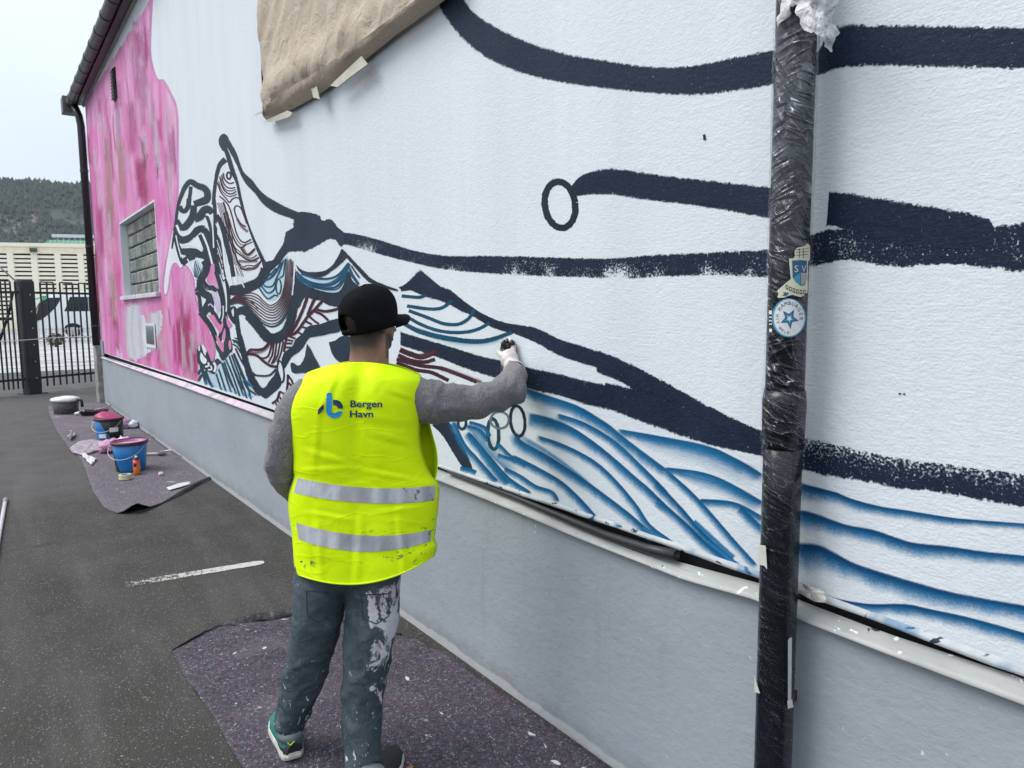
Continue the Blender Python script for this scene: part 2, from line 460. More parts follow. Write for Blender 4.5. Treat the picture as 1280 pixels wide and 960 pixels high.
def flash_mat():
    t = NT('paint_spotted_flashing'); p = t.pos()
    x, y, z = t.sep(p)
    c = t.mix(t.mapr(t.noise(t.scale(p, (1, 1, 4)), 6, 4), 0.3, 0.7), (0.29, 0.30, 0.29), (0.42, 0.43, 0.415))
    c = t.mix(t.math('MULTIPLY', t.mapr(x, -5.6, -6.4), t.mapr(t.noise(p, 4, 3), 0.35, 0.6)), c, (0.70, 0.50, 0.62))
    c = t.mix(t.mapr(t.noise(p, 34, 3, 0.5), 0.66, 0.69), c, (0.74, 0.75, 0.76))
    c = t.mix(t.mapr(t.noise(t.scale(p, (1, 1, 1.3)), 27, 3, 0.5, 0.5), 0.735, 0.75), c, (0.03, 0.04, 0.06))
    return t.set(Base_Color=c, Roughness=0.5, Normal=t.bump(t.noise(p, 22, 3), 0.6, 0.004))
M_flash = flash_mat()
flashing = bpart(mb, 'flashing', M_flash, smooth=True)
# dark joint behind the flashing
mb = MB(); xs2 = [lerp(XL, XR, i/60) for i in range(61)]
mb.grid([[(x, 0.055, 0.70) for x in xs2], [(x, 0.055, 1.0) for x in xs2]])
bpart(mb, 'joint_backing', plain('dark_joint', (0.03, 0.03, 0.03), 0.9))
# painted plastic drip lip hanging below the render (white, splashed)
mb = MB()
xs3 = [lerp(-5.4, XR, i/140) for i in range(141)]
def lipw(x): return float(np.interp(x, [-5.4, -3.2, -1.5, -0.5, 4.5], [0.005, 0.012, 0.016, 0.018, 0.018]))
r0 = [(x, -0.002, lip_z(x)+lipw(x)) for x in xs3]
r1 = [(x, -0.0055 - 0.0025*fbm(x*6, 2.2), lip_z(x)+0.006 + 0.004*fbm(x*9, 5.1)) for x in xs3]
r2 = [(x, -0.0065 - 0.003*fbm(x*5, 7.2), lip_z(x)-0.004 + 0.004*fbm(x*7, 9.2)) for x in xs3]
r3 = [(x, 0.004, lip_z(x)-0.006) for x in xs3]
mb.grid([r0, r1, r2, r3], flip=True)
def lip_mat():
    t = NT('splashed_white_lip'); p = t.pos()
    c = t.mix(t.mapr(t.noise(p, 12, 4), 0.3, 0.7), (0.48, 0.51, 0.54), (0.66, 0.69, 0.71))
    c = t.mix(t.mapr(t.noise(t.scale(p, (1, 1, 2)), 19, 3, 0.5, 0.6), 0.63, 0.66), c, (0.03, 0.045, 0.07))
    c = t.mix(t.mapr(t.noise(t.scale(p, (1.0, 1, 0.3)), 7, 3, 0.5, 0.6), 0.56, 0.66, 0, 0.6), c, (0.06, 0.24, 0.44))
    c = t.mix(t.mapr(t.noise(p, 5.1, 2, 0.5), 0.72, 0.74, 0, 0.8), c, (0.75, 0.33, 0.27))
    return t.set(Base_Color=c, Roughness=0.5, Normal=t.bump(t.noise(p, 40, 3), 0.6, 0.003))
bpart(mb, 'drip_lip', lip_mat(), smooth=True)

# roof, soffit, gutter, corner downpipe
M_black = plain('black_coated_steel', (0.018, 0.018, 0.021), 0.38, 0.0, 0.2, 3.0)
M_pvc = plain('dark_grey_gutter', (0.032, 0.031, 0.038), 0.42, 0.0, 0.25, 2.0)
mb = MB(); mb.box(XL-0.25, XR+0.2, -0.02, 9.2, ZT+0.02, ZT+0.16)
mb.add([(XL-0.25,-0.05,ZT+0.16),(XR+0.2,-0.05,ZT+0.16),(XR+0.2,4.6,ZT+1.2),(XL-0.25,4.6,ZT+1.2)], [(0,1,2,3)])
mb.add([(XL-0.25,9.2,ZT+0.16),(XR+0.2,9.2,ZT+0.16),(XR+0.2,4.6,ZT+1.2),(XL-0.25,4.6,ZT+1.2)], [(3,2,1,0)])
mb.add([(XL-0.25,-0.05,ZT+0.16),(XL-0.25,9.2,ZT+0.16),(XL-0.25,4.6,ZT+1.2)], [(2,1,0)])
bpart(mb, 'roof', plain('roof_sheet', (0.05, 0.05, 0.055), 0.6))
mb = MB(); mb.box(XL-0.1, XR, -0.035, -0.002, ZT-0.05, ZT+0.06)
bpart(mb, 'fascia', plain('weathered_fascia', (0.30, 0.29, 0.29), 0.7, 0, 0.3, 5.0))
mb = MB(); mb.box(XL-0.12, XR, -0.13, -0.037, ZT-0.02, ZT+0.10)
bpart(mb, 'soffit', M_black)
def gutter_ring(x, r, n=14):
    return [(x, -0.205 + r*math.cos(a), ZT+0.045 + r*math.sin(a)) for a in [2*math.pi*k/n for k in range(n)]]
mb = MB(); mb.rings([gutter_ring(x, 0.080) for x in [lerp(XL-0.32, XR, i/20) for i in range(21)]])
gut = bpart(mb, 'gutter', M_pvc, smooth=True)
proto = None
for i in range(32):
    x = XL + 0.1 + i*0.64
    if proto is None:
        mb = MB(); mb.rings([[(p[0], p[1], p[2]) for p in gutter_ring(dx, 0.088)] for dx in (-0.022, 0.022)])
        proto = bpart(mb, 'gutter_bracket', M_black, gut); me = proto.data
    if i: 
        o = bpy.data.objects.new('gutter_bracket', me); col.objects.link(o); o.parent = gut
    else: o = proto
    o.location = (x, 0, 0)
mb = MB(); mb.box(XL-0.62, XL-0.30, -0.33, -0.08, ZT-0.12, ZT+0.17)
bpart(mb, 'gutter_end_box', plain('end_box_grey', (0.10, 0.10, 0.095), 0.6), gut, bevel=0.01)
mb = MB(); mb.tube([(XL-0.16,-0.16,ZT-0.02),(XL-0.10,-0.10,ZT-0.22),(XL-0.08,-0.08,ZT-0.4),(XL-0.07,-0.08,1.12)], 0.066, 14, ref=(0,1,0))
dp = bpart(mb, 'downpipe', M_black, smooth=True)
for z in (1.5, 3.0, 4.4):
    mb = MB(); mb.tube([(XL-0.072,-0.08,z-0.02),(XL-0.072,-0.08,z+0.02)], 0.073, 14, ref=(0,1,0)); bpart(mb, 'pipe_clip', M_pvc, dp)
# weathered masonry stub under the downpipe
def stub_mat():
    t = NT('weathered_concrete'); p = t.pos()
    c = t.mix(t.mapr(t.noise(p, 6, 5, 0.7), 0.35, 0.65), (0.20, 0.19, 0.175), (0.40, 0.39, 0.37))
    return t.set(Base_Color=c, Roughness=0.9, Normal=t.bump(t.noise(p, 18, 5, 0.7), 1.0, 0.03))
mb = MB()
rr = []
for i in range(12):
    z = i*1.12/11; j = 0.03*fbm(i*1.7, 4.4)
    rr.append([(XL-0.42+j, -0.10, z), (XL-0.004, -0.10-j*0.3, z), (XL-0.004, 0.3, z), (XL-0.42+j, 0.3, z)])
mb.rings(rr); bpart(mb, 'corner_stub', stub_mat())
mb = MB(); mb.box(XL+0.003, XL+0.34, -0.022, 0.0, 0.93, 1.22)
bpart(mb, 'patch_plate', plain('grey_patch', (0.25, 0.29, 0.31), 0.6), bevel=0.006)

# glass block window
win = bpart(MB().box(WX0, WX1, WD+0.02, WD+0.04, WZ0, WZ1), 'window', plain('mortar', (0.12, 0.125, 0.115), 0.8))
def block_mat():
    t = NT('glass_block'); p = t.pos()
    rnd = t.new('ShaderNodeObjectInfo').outputs['Random']
    n = t.noise(t.scale(p, (1, 1, 2.2)), 8, 4, 0.6)
    c = t.ramp(t.math('ADD', t.math('MULTIPLY', n, 0.7), t.math('MULTIPLY', rnd, 0.35)), [(0.25, (0.08, 0.09, 0.08)), (0.45, (0.18, 0.195, 0.175)), (0.62, (0.33, 0.34, 0.29)), (0.8, (0.58, 0.59, 0.53))])
    w = t.new('ShaderNodeTexWave', wave_type='BANDS', bands_direction='X'); t.l.new(p, w.inputs['Vector']); w.inputs['Scale'].default_value = 9; w.inputs['Distortion'].default_value = 2
    return t.set(Base_Color=c, Roughness=0.16, Specular_IOR_Level=0.7, Coat_Weight=0.5, Normal=t.bump(w.outputs['Fac'], 0.6, 0.012))
M_block = block_mat()
NXB, NZB = 14, 6
bw, bh = (WX1-WX0)/NXB, (WZ1-WZ0)/NZB
g = 0.012
bm = bmesh.new(); bmesh.ops.create_cube(bm, size=1.0)
bmesh.ops.scale(bm, vec=(bw-2.6*g, 0.06, bh-2*g), verts=bm.verts)
bmesh.ops.bevel(bm, geom=bm.edges[:] + bm.verts[:], offset=0.012, segments=1, affect='EDGES')
bme = bpy.data.meshes.new('glass_block'); bm.to_mesh(bme); bm.free(); bme.materials.append(M_block)
for j in range(NZB):
    for i in range(NXB):
        o = bpy.data.objects.new('glass_block', bme); col.objects.link(o); o.parent = win
        o.location = (WX0+(i+0.5)*bw, WD, WZ0+(j+0.5)*bh)
mb = MB(); mb.box(WX0-0.04, WX1+0.06, -0.055, WD-0.031, WZ0-0.055, WZ0+0.004)
bpart(mb, 'sill', plain('pink_splashed_sill', (0.56, 0.53, 0.56), 0.6, 0, 0.25, 7.0), win, bevel=0.008)
for nm, bx in (('reveal_trim', (WX0+0.003, WX0+0.05, WD-0.03, WD+0.018, WZ0+0.005, WZ1-0.003)),):
    bpart(MB().box(*bx), nm, plain('reveal_grey', (0.34, 0.36, 0.36), 0.7), win)
# small black vent grille high on the pink
vent = bpart(MB().box(-12.30, -12.06, -0.02, 0.0, 4.86, 5.30), 'vent', M_black)
for k in range(9):
    bpart(MB().box(-12.31, -12.05, -0.045, -0.022, 4.88+k*0.047, 4.895+k*0.047), 'slat', M_black, vent)

# ================================================================== the mural
TILES = dict(A=(210,160,10), B=(210,250,10), C=(210,330,10), D=(230,420,10), E=(320,290,10), F=(310,370,10), G=(300,430,10),
             z5=(320,250,5.3333), z6=(480,320,4.5714), z8=(530,480,4), y=(740,440,2.3704), f=(0,0,1), z3=(200,150,5.3333), z4=(200,310,5.3333), z1=(0,0,4), z7=(120,220,4))
def T(t, pts):
    ox, oy, s = TILES[t]; return [np.array((ox + p[0]/s, oy + p[1]/s)) for p in pts]
PAINT = []          # (material key, mesh)
WMUL = dict(navyline=1.26, maroon=1.38, tealdark=1.42, bluedark=1.3, bluespray=1.05, whiteline=1.1, lilac=1.2)
LAYER = [0]
ZONE = ['pink', 0]
def zone(name): ZONE[0] = name; ZONE[1] = 0
def lay_off():
    LAYER[0] += 1; ZONE[1] += 1; k = ZONE[1]
    n = {'pink': min(k, 1) + k % 40, 'left': 44 + k, 'right': 2 + k}[ZONE[0]]
    return 0.0003 + n*0.000018
def to_wall(p, off): 
    q = on_wall(p[0], p[1], off); return (q.x, -off, q.z)
def stroke(mat, t, w, pts, step=None, close=False):
    """A brush or spray stroke of width w (same units as pts)."""
    P = T(t, pts); s = TILES[t][2]; off = lay_off()
    if close: P = P + [P[0]]
    cv = catmull(P, step or 1.6); n = len(cv)
    ws = w if isinstance(w, (list, tuple)) else [w, w]
    L = []; 
    for i in range(n):
        a = cv[max(i-1, 0)]; b = cv[min(i+1, n-1)]; d = b-a; d = d/(np.linalg.norm(d)+1e-9); nr = np.array((-d[1], d[0]))
        wd = np.interp(i/(n-1), np.linspace(0, 1, len(ws)), ws)/s/2*WMUL.get(mat, 1.0)
        if mat == 'bluespray': L.append((cv[i]-nr*wd*0.85, cv[i], cv[i]+nr*wd*3.0))     # crisp above, drifting below
        else: L.append((cv[i]-nr*wd, cv[i], cv[i]+nr*wd))
    rows = [[to_wall(q, off) for q in r] for r in L]
    u = 0.0; uvs = []
    tot = sum((Vector(rows[i][1])-Vector(rows[i-1][1])).length for i in range(1, n))
    for i in range(n):
        if i: u += (Vector(rows[i][1])-Vector(rows[i-1][1])).length
        e = u/max(tot, 1e-6)
        e = 0.5 if close else e
        uvs.append([(e, 0.0), (e, 0.2208 if mat == 'bluespray' else 0.5), (e, 1.0)])
    PAINT.append((mat, MB().grid(rows, uvs)))
def band(mat, t, top, bot, n=None):
    a = catmull(T(t, top), 2); b = catmull(T(t, bot), 2)
    m = n or max(8, int(max(len(a), len(b))/1.2)); a = arclen_resample(a, m); b = arclen_resample(b, m); off = lay_off()
    rows = []; uvs = []
    for i in range(m): rows.append([to_wall(lerp(a[i], b[i], k/4), off) for k in range(5)])
    if max(a[-1][0], b[-1][0]) > 1285:          # the band runs on along the wall past what the photo shows
        d_ = [(rows[-1][k][2]-rows[-4][k][2])/max(1e-6, rows[-1][k][0]-rows[-4][k][0]) for k in range(5)]; base_ = rows[-1]
        for j in range(1, 25): rows.append([(base_[k][0]+j*0.12, -off, base_[k][2] + d_[k]*0.6*(1-math.exp(-j*0.12/0.6)) + 0.03*math.sin(j*0.35)) for k in range(5)])
    for i in range(len(rows)): uvs.append([(i/(len(rows)-1), k/4) for k in range(5)])
    PAINT.append((mat, MB().grid(rows, uvs)))
def fill(mat, t, pts, jit=0.35, smooth=True):
    P = T(t, pts); P = P + [P[0]]
    cv = catmull(P, 1.5) if smooth else arclen_resample(P, max(8, int(sum(np.linalg.norm(P[i+1]-P[i]) for i in range(len(P)-1))/1.5)))
    cv = cv[:-1]; off = lay_off(); sd = LAYER[0]*3.1
    if jit: cv = [p + np.array((fbm(p[0]*0.9, p[1]*0.9, sd), fbm(p[0]*0.9+50, p[1]*0.9, sd)))*jit*2 for p in cv]
    vs = [to_wall(p, off) for p in cv]
    tri = tessellate_polygon([[Vector((v[0], v[2], 0)) for v in vs]])
    PAINT.append((mat, MB().add(vs, tri, [(0.5, 0.5)]*len(vs))))
def ring(mat, t, w, c, rx, ry, rot=0.0):
    a = R_(rot); pts = []
    for k in range(14):
        th = 2*math.pi*k/14; x, y = rx*math.cos(th), ry*math.sin(th)
        pts.append((c[0]+x*math.cos(a)-y*math.sin(a), c[1]+x*math.sin(a)+y*math.cos(a)))
    stroke(mat, t, w, pts, step=1.0, close=True)
def family(mat, t, w, a, b, n, k0=0.0, k1=1.0):
    m = 14; A_ = arclen_resample(catmull([np.array(p, float) for p in a], 3), m); B_ = arclen_resample(catmull([np.array(p, float) for p in b], 3), m)
    for i in range(n):
        q = lerp(k0, k1, i/max(1, n-1)); stroke(mat, t, w, [tuple(lerp(x, y, q)) for x, y in zip(A_, B_)])
# ---- pink field: broad wash first, then dragged brush marks
pink_edge = [(190,-4),(188,38),(188,70),(193,92),(198,101),(204,101),(212,115),(221,140),(222,200),(222,240),(219,270),(214,300),(207,330),(204,358),(207,369),(211,358),(214,337),(219,329),(225,336),(231,332),(237,338),(242,350),(244,368),(250,392),(258,402),(263,425),(268,449),(266,453),(260,440),(254,430),(247,433),(247,455),(249,478)]
pe = [on_wall(x, y, 0) for x, y in pink_edge]
def pink_field():
    off = lay_off(); rows = []; m = 110
    P = arclen_resample(catmull([np.array(p, float) for p in pink_edge], 2), m)
    for p in P:
        q = on_wall(p[0], p[1]); z = min(q.z, ZT-0.005)
        rows.append((q.x, z))
    # closed outline: right edge down, along the lip, left corner up
    out = [(x, z) for x, z in rows]
    out += [(x, lip_z(x)+0.004) for x in np.linspace(rows[-1][0], XL+0.02, 40)]
    out += [(XL+0.01, ZT-0.005)]
    # window hole bridged: split polygon left/right is avoided by clipping a grid
    def inside(x, z):
        c = False; j = len(out)-1
        for i in range(len(out)):
            xi, zi = out[i]; xj, zj = out[j]
            if (zi > z) != (zj > z) and x < (xj-xi)*(z-zi)/(zj-zi+1e-12)+xi: c = not c
            j = i
        return c
    gx, gz = 0.035, 0.035; mb = MB(); idx = {}; vs = []; fs = []
    nx_, nz_ = int((-6.2-XL)/gx)+1, int((ZT-0.85)/gz)+1
    def vid(i, j):
        if (i, j) not in idx:
            idx[(i, j)] = len(vs); vs.append((XL+0.01+i*gx, -off, 0.85+j*gz))
        return idx[(i, j)]
    for i in range(nx_):
        for j in range(nz_):
            x, z = XL+0.01+(i+0.5)*gx, 0.85+(j+0.5)*gz
            if z > ZT-0.03 or z < lip_z(x)+0.02: continue
            if WX0-0.02 < x < WX1+0.02 and WZ0-0.02 < z < WZ1+0.02: continue
            if inside(x, z): fs.append((vid(i, j), vid(i+1, j), vid(i+1, j+1), vid(i, j+1)))
    mb.add(vs, fs); PAINT.append(('pink', mb))
pink_field()
stroke('pinkline', 'f', 3.2, pink_edge[:12]); stroke('pinkline', 'f', 2.4, pink_edge[11:])
# dragged strokes: (material, pixel x, y0, y1, width)
rs = random.Random(3)
for k in range(150):
    y = rs.uniform(20, 440); x0 = 172-0.46*y if y < 155 else 101+0.094*(y-155)
    xe = float(np.interp(y, [0, 70, 101, 140, 240, 330, 400, 450], [188, 187, 196, 217, 218, 205, 250, 246])) - 4
    if x0+6 >= xe: continue
    x = rs.uniform(x0+5, xe); h = rs.uniform(30, 90); 
    if 140 < x < 208 and y+h > 238 and y < 378: continue
    yb = min(y+h, 442+0.345*(x-134)-4)
    m = rs.choice(['dragpink', 'dragpink', 'draglite', 'dragmag', 'dragpink', 'draglite', 'draglite'])
    if yb < y+8: continue
    stroke(m, 'f', rs.uniform(4, 15), [(x, y), (x+rs.uniform(-1.5, 1.5)+0.03*h, (y+yb)/2), (x+rs.uniform(-2, 2)+0.06*h, yb)], step=3)
for x, y0, y1, w, m in [(226,350,470,12,'dragmag'),(232,380,474,16,'dragdeep'),(240,420,475,14,'dragdeep'),(222,390,466,10,'dragdeep'),(216,400,460,8,'dragmag'),
                        (124,250,330,14,'dragmag'),(118,300,400,10,'dragdeep'),(134,150,300,16,'dragochre'),(150,165,262,18,'dragochre'),(140,330,420,14,'dragochre'),
                        (175,195,255,22,'dragdeep'),(178,225,262,16,'dragmag'),(205,120,200,9,'draglite'),(212,130,235,7,'draglite'),(216,150,230,6,'dragmag'),(145,100,180,10,'dragorch'),
                        (228,340,400,4,'draglite'),(238,345,420,4,'draglite'),(222,345,380,3,'draglite'),(246,400,440,6,'draglite'),(252,405,435,4,'dragpink')]:
    stroke(m, 'f', w, [(x, y0), (x+2, (y0+y1)/2), (x+4, y1)], step=3)
# white patch under the window
fill('cloudwhite', 'z7', [(150,720),(158,665),(170,640),(182,668),(195,632),(212,668),(222,700),(235,692),(248,740),(268,744),(285,735),(300,690),(318,668),(332,715),(322,770),(305,800),(292,862),(262,884),(240,906),(222,892),(200,926),(182,902),(165,912),(152,850),(160,790)], 0.9)
for w_, q in ((110,[(195,640),(195,780),(205,920)]),(90,[(290,680),(290,770),(280,870)]),(62,[(168,650),(166,780),(180,915)]),(60,[(200,650),(205,780),(215,905)]),(44,[(296,690),(300,760),(285,850)]),(40,[(320,680),(318,740),(305,800)]),(46,[(240,720),(245,800),(245,890)])): stroke('softwhite', 'z7', w_, q)
for q in ([(180,660),(175,780),(190,900)],[(215,700),(205,800),(225,890)],[(300,700),(290,780),(270,860)]): stroke('draglite', 'z7', 22, q)
fill('whitepatch', 'z7', [(396,235),(404,260),(392,330),(372,430),(358,560),(347,592),(340,560),(352,440),(378,300)], 0.2)
stroke('pinkline', 'z7', 7, [(250,650),(275,625),(300,640),(330,690)]); stroke('draglite', 'z7', 14, [(430,500),(455,470),(470,540),(480,640)])
for q in ([(175,300),(185,200),(235,140),(280,180),(300,300)],[(205,330),(220,230),(245,190),(270,260)],[(60,430),(80,300),(95,420)],[(340,480),(370,430),(395,560)]): stroke('draglite', 'C', 16, q)
# ---- washes of light blue
zone('left')
fill('lbwash', 'E', [(30,700),(110,560),(250,430),(350,320),(400,330),(340,700),(270,830),(150,860)], 0.2)
fill('lbwash', 'E', [(500,480),(560,520),(700,560),(900,570),(1080,470),(1150,370),(1170,400),(1110,600),(1020,740),(900,750),(700,690),(560,600)], 0.2)
fill('lbwash', 'B', [(320,760),(380,750),(440,900),(400,960),(400,1010),(340,990)], 0.2)
fill('lbwash', 'D', [(220,360),(420,380),(560,260),(700,420),(880,650),(880,760),(760,760),(560,700),(330,620),(240,560)], 0.2)
zone('right')
band('softblue', 'z8', [(480,10),(640,60),(800,120),(900,200)], [(480,140),(640,150),(800,190),(930,260)])
band('softblue', 'z8', [(500,130),(700,190),(900,320)], [(520,240),(700,280),(880,400)])
band('softblue', 'z8', [(460,230),(640,340),(850,500)], [(430,370),(600,430),(800,560)])
band('softblue', 'z8', [(200,210),(300,330),(430,460)], [(330,200),(400,330),(520,420)])
band('softblue', 'y', [(90,235),(300,270),(495,340)], [(120,275),(310,350),(495,430)])
band('softblue', 'y', [(200,340),(400,390),(495,440)], [(300,400),(420,450),(495,520)])
band('softblue', 'z6', [(140,390),(400,470),(600,475),(740,425)], [(160,440),(400,520),(600,520),(740,450)])
# ---- great navy bands
band('navy', 'f', [(580,-4),(592,14),(612,28),(650,47),(700,64),(760,75),(820,83),(870,80),(920,70),(975,59)], [(545,-4),(549,10),(560,28),(580,52),(610,75),(650,92),(700,104),(760,112),(820,118),(870,120),(920,115),(975,106)])
band('navy', 'f', [(1000,75),(1022,62),(1045,32),(1100,30),(1200,31),(1300,33)], [(1000,100),(1022,95),(1050,87),(1100,84),(1200,86),(1300,88)])
ring('navyline', 'f', 7.5, (700,256), 19, 29, -8)
band('navy', 'f', [(714,232),(722,222),(740,213),(770,210),(820,217),(880,224),(920,228),(975,234)], [(714,246),(722,246),(740,244),(770,245),(800,250),(850,256),(900,263),(975,277)])
band('navydry', 'f', [(1000,300),(1015,291),(1050,285),(1110,290),(1180,300),(1240,281),(1300,275)], [(1000,338),(1014,334),(1040,330),(1060,326),(1120,335),(1180,331),(1240,337),(1300,347)])
band('navy', 'f', [(1036,238),(1060,240),(1120,249),(1180,259),(1230,270),(1244,284)], [(1032,284),(1050,287),(1110,306),(1160,312),(1200,314),(1243,312)])
band('navydry', 'f', [(426,290),(440,291),(470,298),(520,313),(560,319),(620,319),(700,321),(760,322),(830,317),(900,314),(970,311)], [(426,306),(440,308),(480,320),(520,330),(560,338),(620,343),(680,346),(720,347),(780,349),(840,346),(900,345),(970,348)])
zone('left'); ZONE[1] = 10
fill('navyflat', 'f', [(371,265),(385,265),(400,270),(402,276),(413,274),(422,284),(430,291),(430,305),(426,308),(420,301),(413,298.5),(406,301),(400,305),(392,309),(385,313),(380,315),(374,313.5),(359,314),(360,300),(366,288),(367,275)], 0.7)
# snout and tip
band('navyline', 'f', [(280,167),(285,171),(290,180),(296,191),(304,213),(316,225),(324,236),(334,244.5),(345,251),(358,258),(374,265)], [(279,182),(284,186),(290,196),(296,208),(303,224),(310,234),(319,243),(327,254),(336,262),(347,268),(370,276)])
band('navyline', 'f', [(273,178),(280,190),(283,200),(288,216),(294,228),(297,242),(300,256),(308,279),(313,294),(320,312),(328,331)], [(282,180),(288,194),(293,210),(298,226),(302,245),(304.5,256),(309,273),(316,292),(325,312),(333,328)])
fill('navyflat', 'f', [(273,176),(275,170),(280,167),(285,171),(287,180),(283,186),(279,189),(274,181)], 0.2)
fill('navyflat', 'f', [(357,290),(354,304),(350,311),(345,319),(341,325),(333,327),(328,326),(328,338),(326,350),(320,356),(320,361),(326,355),(333,345),(345,333),(350,329),(355,321),(360,315),(364,300),(368,285)], 0.3)
stroke('navyline', 'C', [120,110,120,130,110], [(1225,60),(1190,150),(1130,230),(1040,275),(940,315),(850,330),(770,330)])
# second head outline and maroon contour lines
stroke('navyline', 'A', [70,48,40,40,40], [(720,390),(650,460),(612,570),(590,700),(576,820),(566,960)])
stroke('navyline', 'B', 42, [(572,-10),(584,100),(590,250),(592,400),(594,600),(598,800),(604,960)])
ring('maroon', 'A', 20, (760,595), 26, 42)
for w, q in [(15,[(690,560),(706,640),(765,692),(825,680)]),(14,[(670,580),(690,680),(740,742),(800,752),(840,740)]),(14,[(645,600),(680,740),(740,812),(800,822),(855,790)]),(14,[(615,680),(660,800),(725,880),(768,930),(800,890),(850,868),(885,880)])]: stroke('maroon', 'A', w, q)
for w, q in [(15,[(640,-50),(700,0),(760,80),(805,220),(850,400),(900,500),(960,530),(1040,490)]),(16,[(690,20),(745,200),(785,380),(840,520),(900,590),(955,575),(975,540)]),(20,[(905,590),(950,660),(1000,682),(1090,605)]),
             (18,[(700,150),(745,340),(800,520),(850,640),(910,690),(980,740),(1060,752),(1140,718)]),(14,[(715,330),(770,500),(835,680),(900,830),(960,872),(1010,848),(1080,860),(1140,800),(1168,745)]),
             (15,[(850,68),(828,110),(850,200),(900,290),(975,335)]),(14,[(850,68),(905,95),(950,200),(985,300)])]: stroke('maroon', 'B', w, q)
for q in ([(860,230),(920,330),(1000,400)],[(930,600),(1000,690),(1080,620)],[(900,850),(1010,870),(1130,820)],[(880,760),(980,770),(1120,760)]): stroke('maroonsoft', 'B', 60, q)
family('maroon', 'B', 6, [(612,30),(650,150),(690,330),(735,560),(790,760),(850,960)], [(700,30),(735,150),(775,330),(815,540),(870,760),(945,960)], 6)
# left head stripes
stroke('navyline', 'A', [36,50,62,74,80,74], [(125,965),(160,860),(200,760),(250,690),(290,672),(375,725),(440,745),(488,800),(488,890),(420,925),(345,945)])
stroke('navyline', 'A', 42, [(285,730),(275,820),(255,960)])
for w, q in [([36,34,28,18],[(140,0),(112,150),(95,300),(76,420),(48,610)]),(54,[(262,-20),(250,80),(210,138),(168,128),(145,75)]),([60,84,84,70],[(105,255),(150,330),(205,338),(265,275),(305,205),(318,130),(320,60)]),
             ([70,78,60],[(322,50),(400,25),(470,-10),(520,-30)]),([90,96,90,60],[(330,235),(400,205),(450,130),(510,120),(550,170)]),([50,84,82,80],[(85,345),(150,485),(220,495),(300,435),(395,360),(450,370)]),
             ([80,70,60,50],[(440,365),(500,450),(535,600),(560,760),(585,880)]),(36,[(480,190),(518,300),(548,450),(562,540)]),([50,62,60],[(400,430),(455,560),(498,690),(535,850),(560,970)]),
             (38,[(80,430),(108,560),(145,700),(185,800)]),([60,100,100,90],[(150,640),(240,650),(330,660),(440,680),(510,730)]),(70,[(170,795),(245,735),(330,700)]),(24,[(92,420),(132,560),(185,650)]),
             (54,[(602,190),(650,265),(692,380),(732,560),(782,760),(822,960)]),(38,[(602,440),(650,540),(684,650),(702,800),(722,960)]),(64,[(440,760),(500,850),(535,960)]),
             (40,[(600,700),(620,800),(640,930)])]: stroke('navyline', 'B', w, q)
family('navyline', 'B', 11, [(604,480),(640,590),(665,690)], [(622,740),(650,830),(680,930)], 5)
family('tealdark', 'B', 8, [(345,760),(325,860),(330,960)], [(430,890),(420,930),(390,985)], 6)
# white gaps left between the stripes
for w, q in [(26,[(428,420),(488,560),(528,700),(555,810)]),(30,[(105,310),(165,430),(255,415),(325,325)]),(15,[(98,440),(128,580),(165,715)]),(30,[(606,290),(655,420),(690,600),(712,800),(740,960)]),(24,[(175,575),(260,555),(350,590),(430,640)]),(20,[(470,180),(520,200),(548,260)]),(18,[(545,230),(562,400),(570,600)]),(16,[(240,735),(275,800),(300,900)])]: stroke('whiteline', 'B', w, q)
for w, q in [(9,[(612,500),(650,620),(668,700)]),(9,[(618,600),(655,720),(676,800)]),(9,[(640,780),(660,850),(684,920)])]: stroke('whiteline', 'B', w, q)
for w, q in [(10,[(612,545),(650,660),(670,750)]),(9,[(625,690),(655,780),(680,860)])]: stroke('maroon', 'B', w, q)
# throat, mouth and pink curls
fill('pinkflat', 'C', [(545,0),(575,0),(590,100),(625,180),(640,260),(650,350),(620,320),(560,270),(500,240),(480,180),(500,100)], 0.2)
for w, q in [([90,84,80,90],[(485,0),(468,100),(410,200),(402,280),(440,360),(500,400)]),([34,46,46,46],[(440,205),(500,282),(560,290),(620,332),(662,400),(682,520),(682,640),(652,735)]),
             (60,[(400,600),(460,680),(520,760),(570,860),(590,965)]),(46,[(684,620),(690,780),(655,900),(640,965)]),(54,[(700,540),(720,700),(742,850),(752,965)]),(48,[(600,90),(648,250),(682,400),(702,560)]),
             (46,[(705,190),(742,300),(752,400),(752,520),(770,620),(810,700),(850,740)]),(52,[(848,560),(860,700),(880,850),(902,965)]),(26,[(765,590),(800,545),(835,545),(840,620),(822,700)]),
             (30,[(345,340),(370,290),(410,260)]),(40,[(350,350),(385,400),(400,500),(410,600)])]: stroke('navyline', 'C', w, q)
fill('navyflat', 'C', [(440,330),(540,370),(580,440),(570,560),(620,640),(660,740),(640,760),(560,680),(520,600),(470,650),(420,660),(400,600),(440,520),(480,430)], 0.2)
family('lilac', 'C', 11, [(545,345),(575,450),(625,620)], [(610,335),(645,440),(660,560)], 4)
stroke('lilac', 'C', 16, [(500,520),(530,500),(565,540)]); stroke('maroon', 'C', 14, [(440,235),(480,310),(540,320),(600,345)])
fill('pinkflat', 'C', [(500,640),(570,640),(620,720),(660,760),(690,700),(685,790),(655,860),(600,800),(540,710)], 0.2)
fill('pinkflat', 'C', [(720,640),(750,690),(800,760),(770,800),(740,760)], 0.2); fill('pinkflat', 'C', [(670,920),(710,800),(720,900),(700,965)], 0.1)
for w, q in [(16,[(700,210),(720,320),(730,450),(728,600)]),(14,[(690,520),(690,640),(670,720)])]: stroke('whiteline', 'C', w, q)
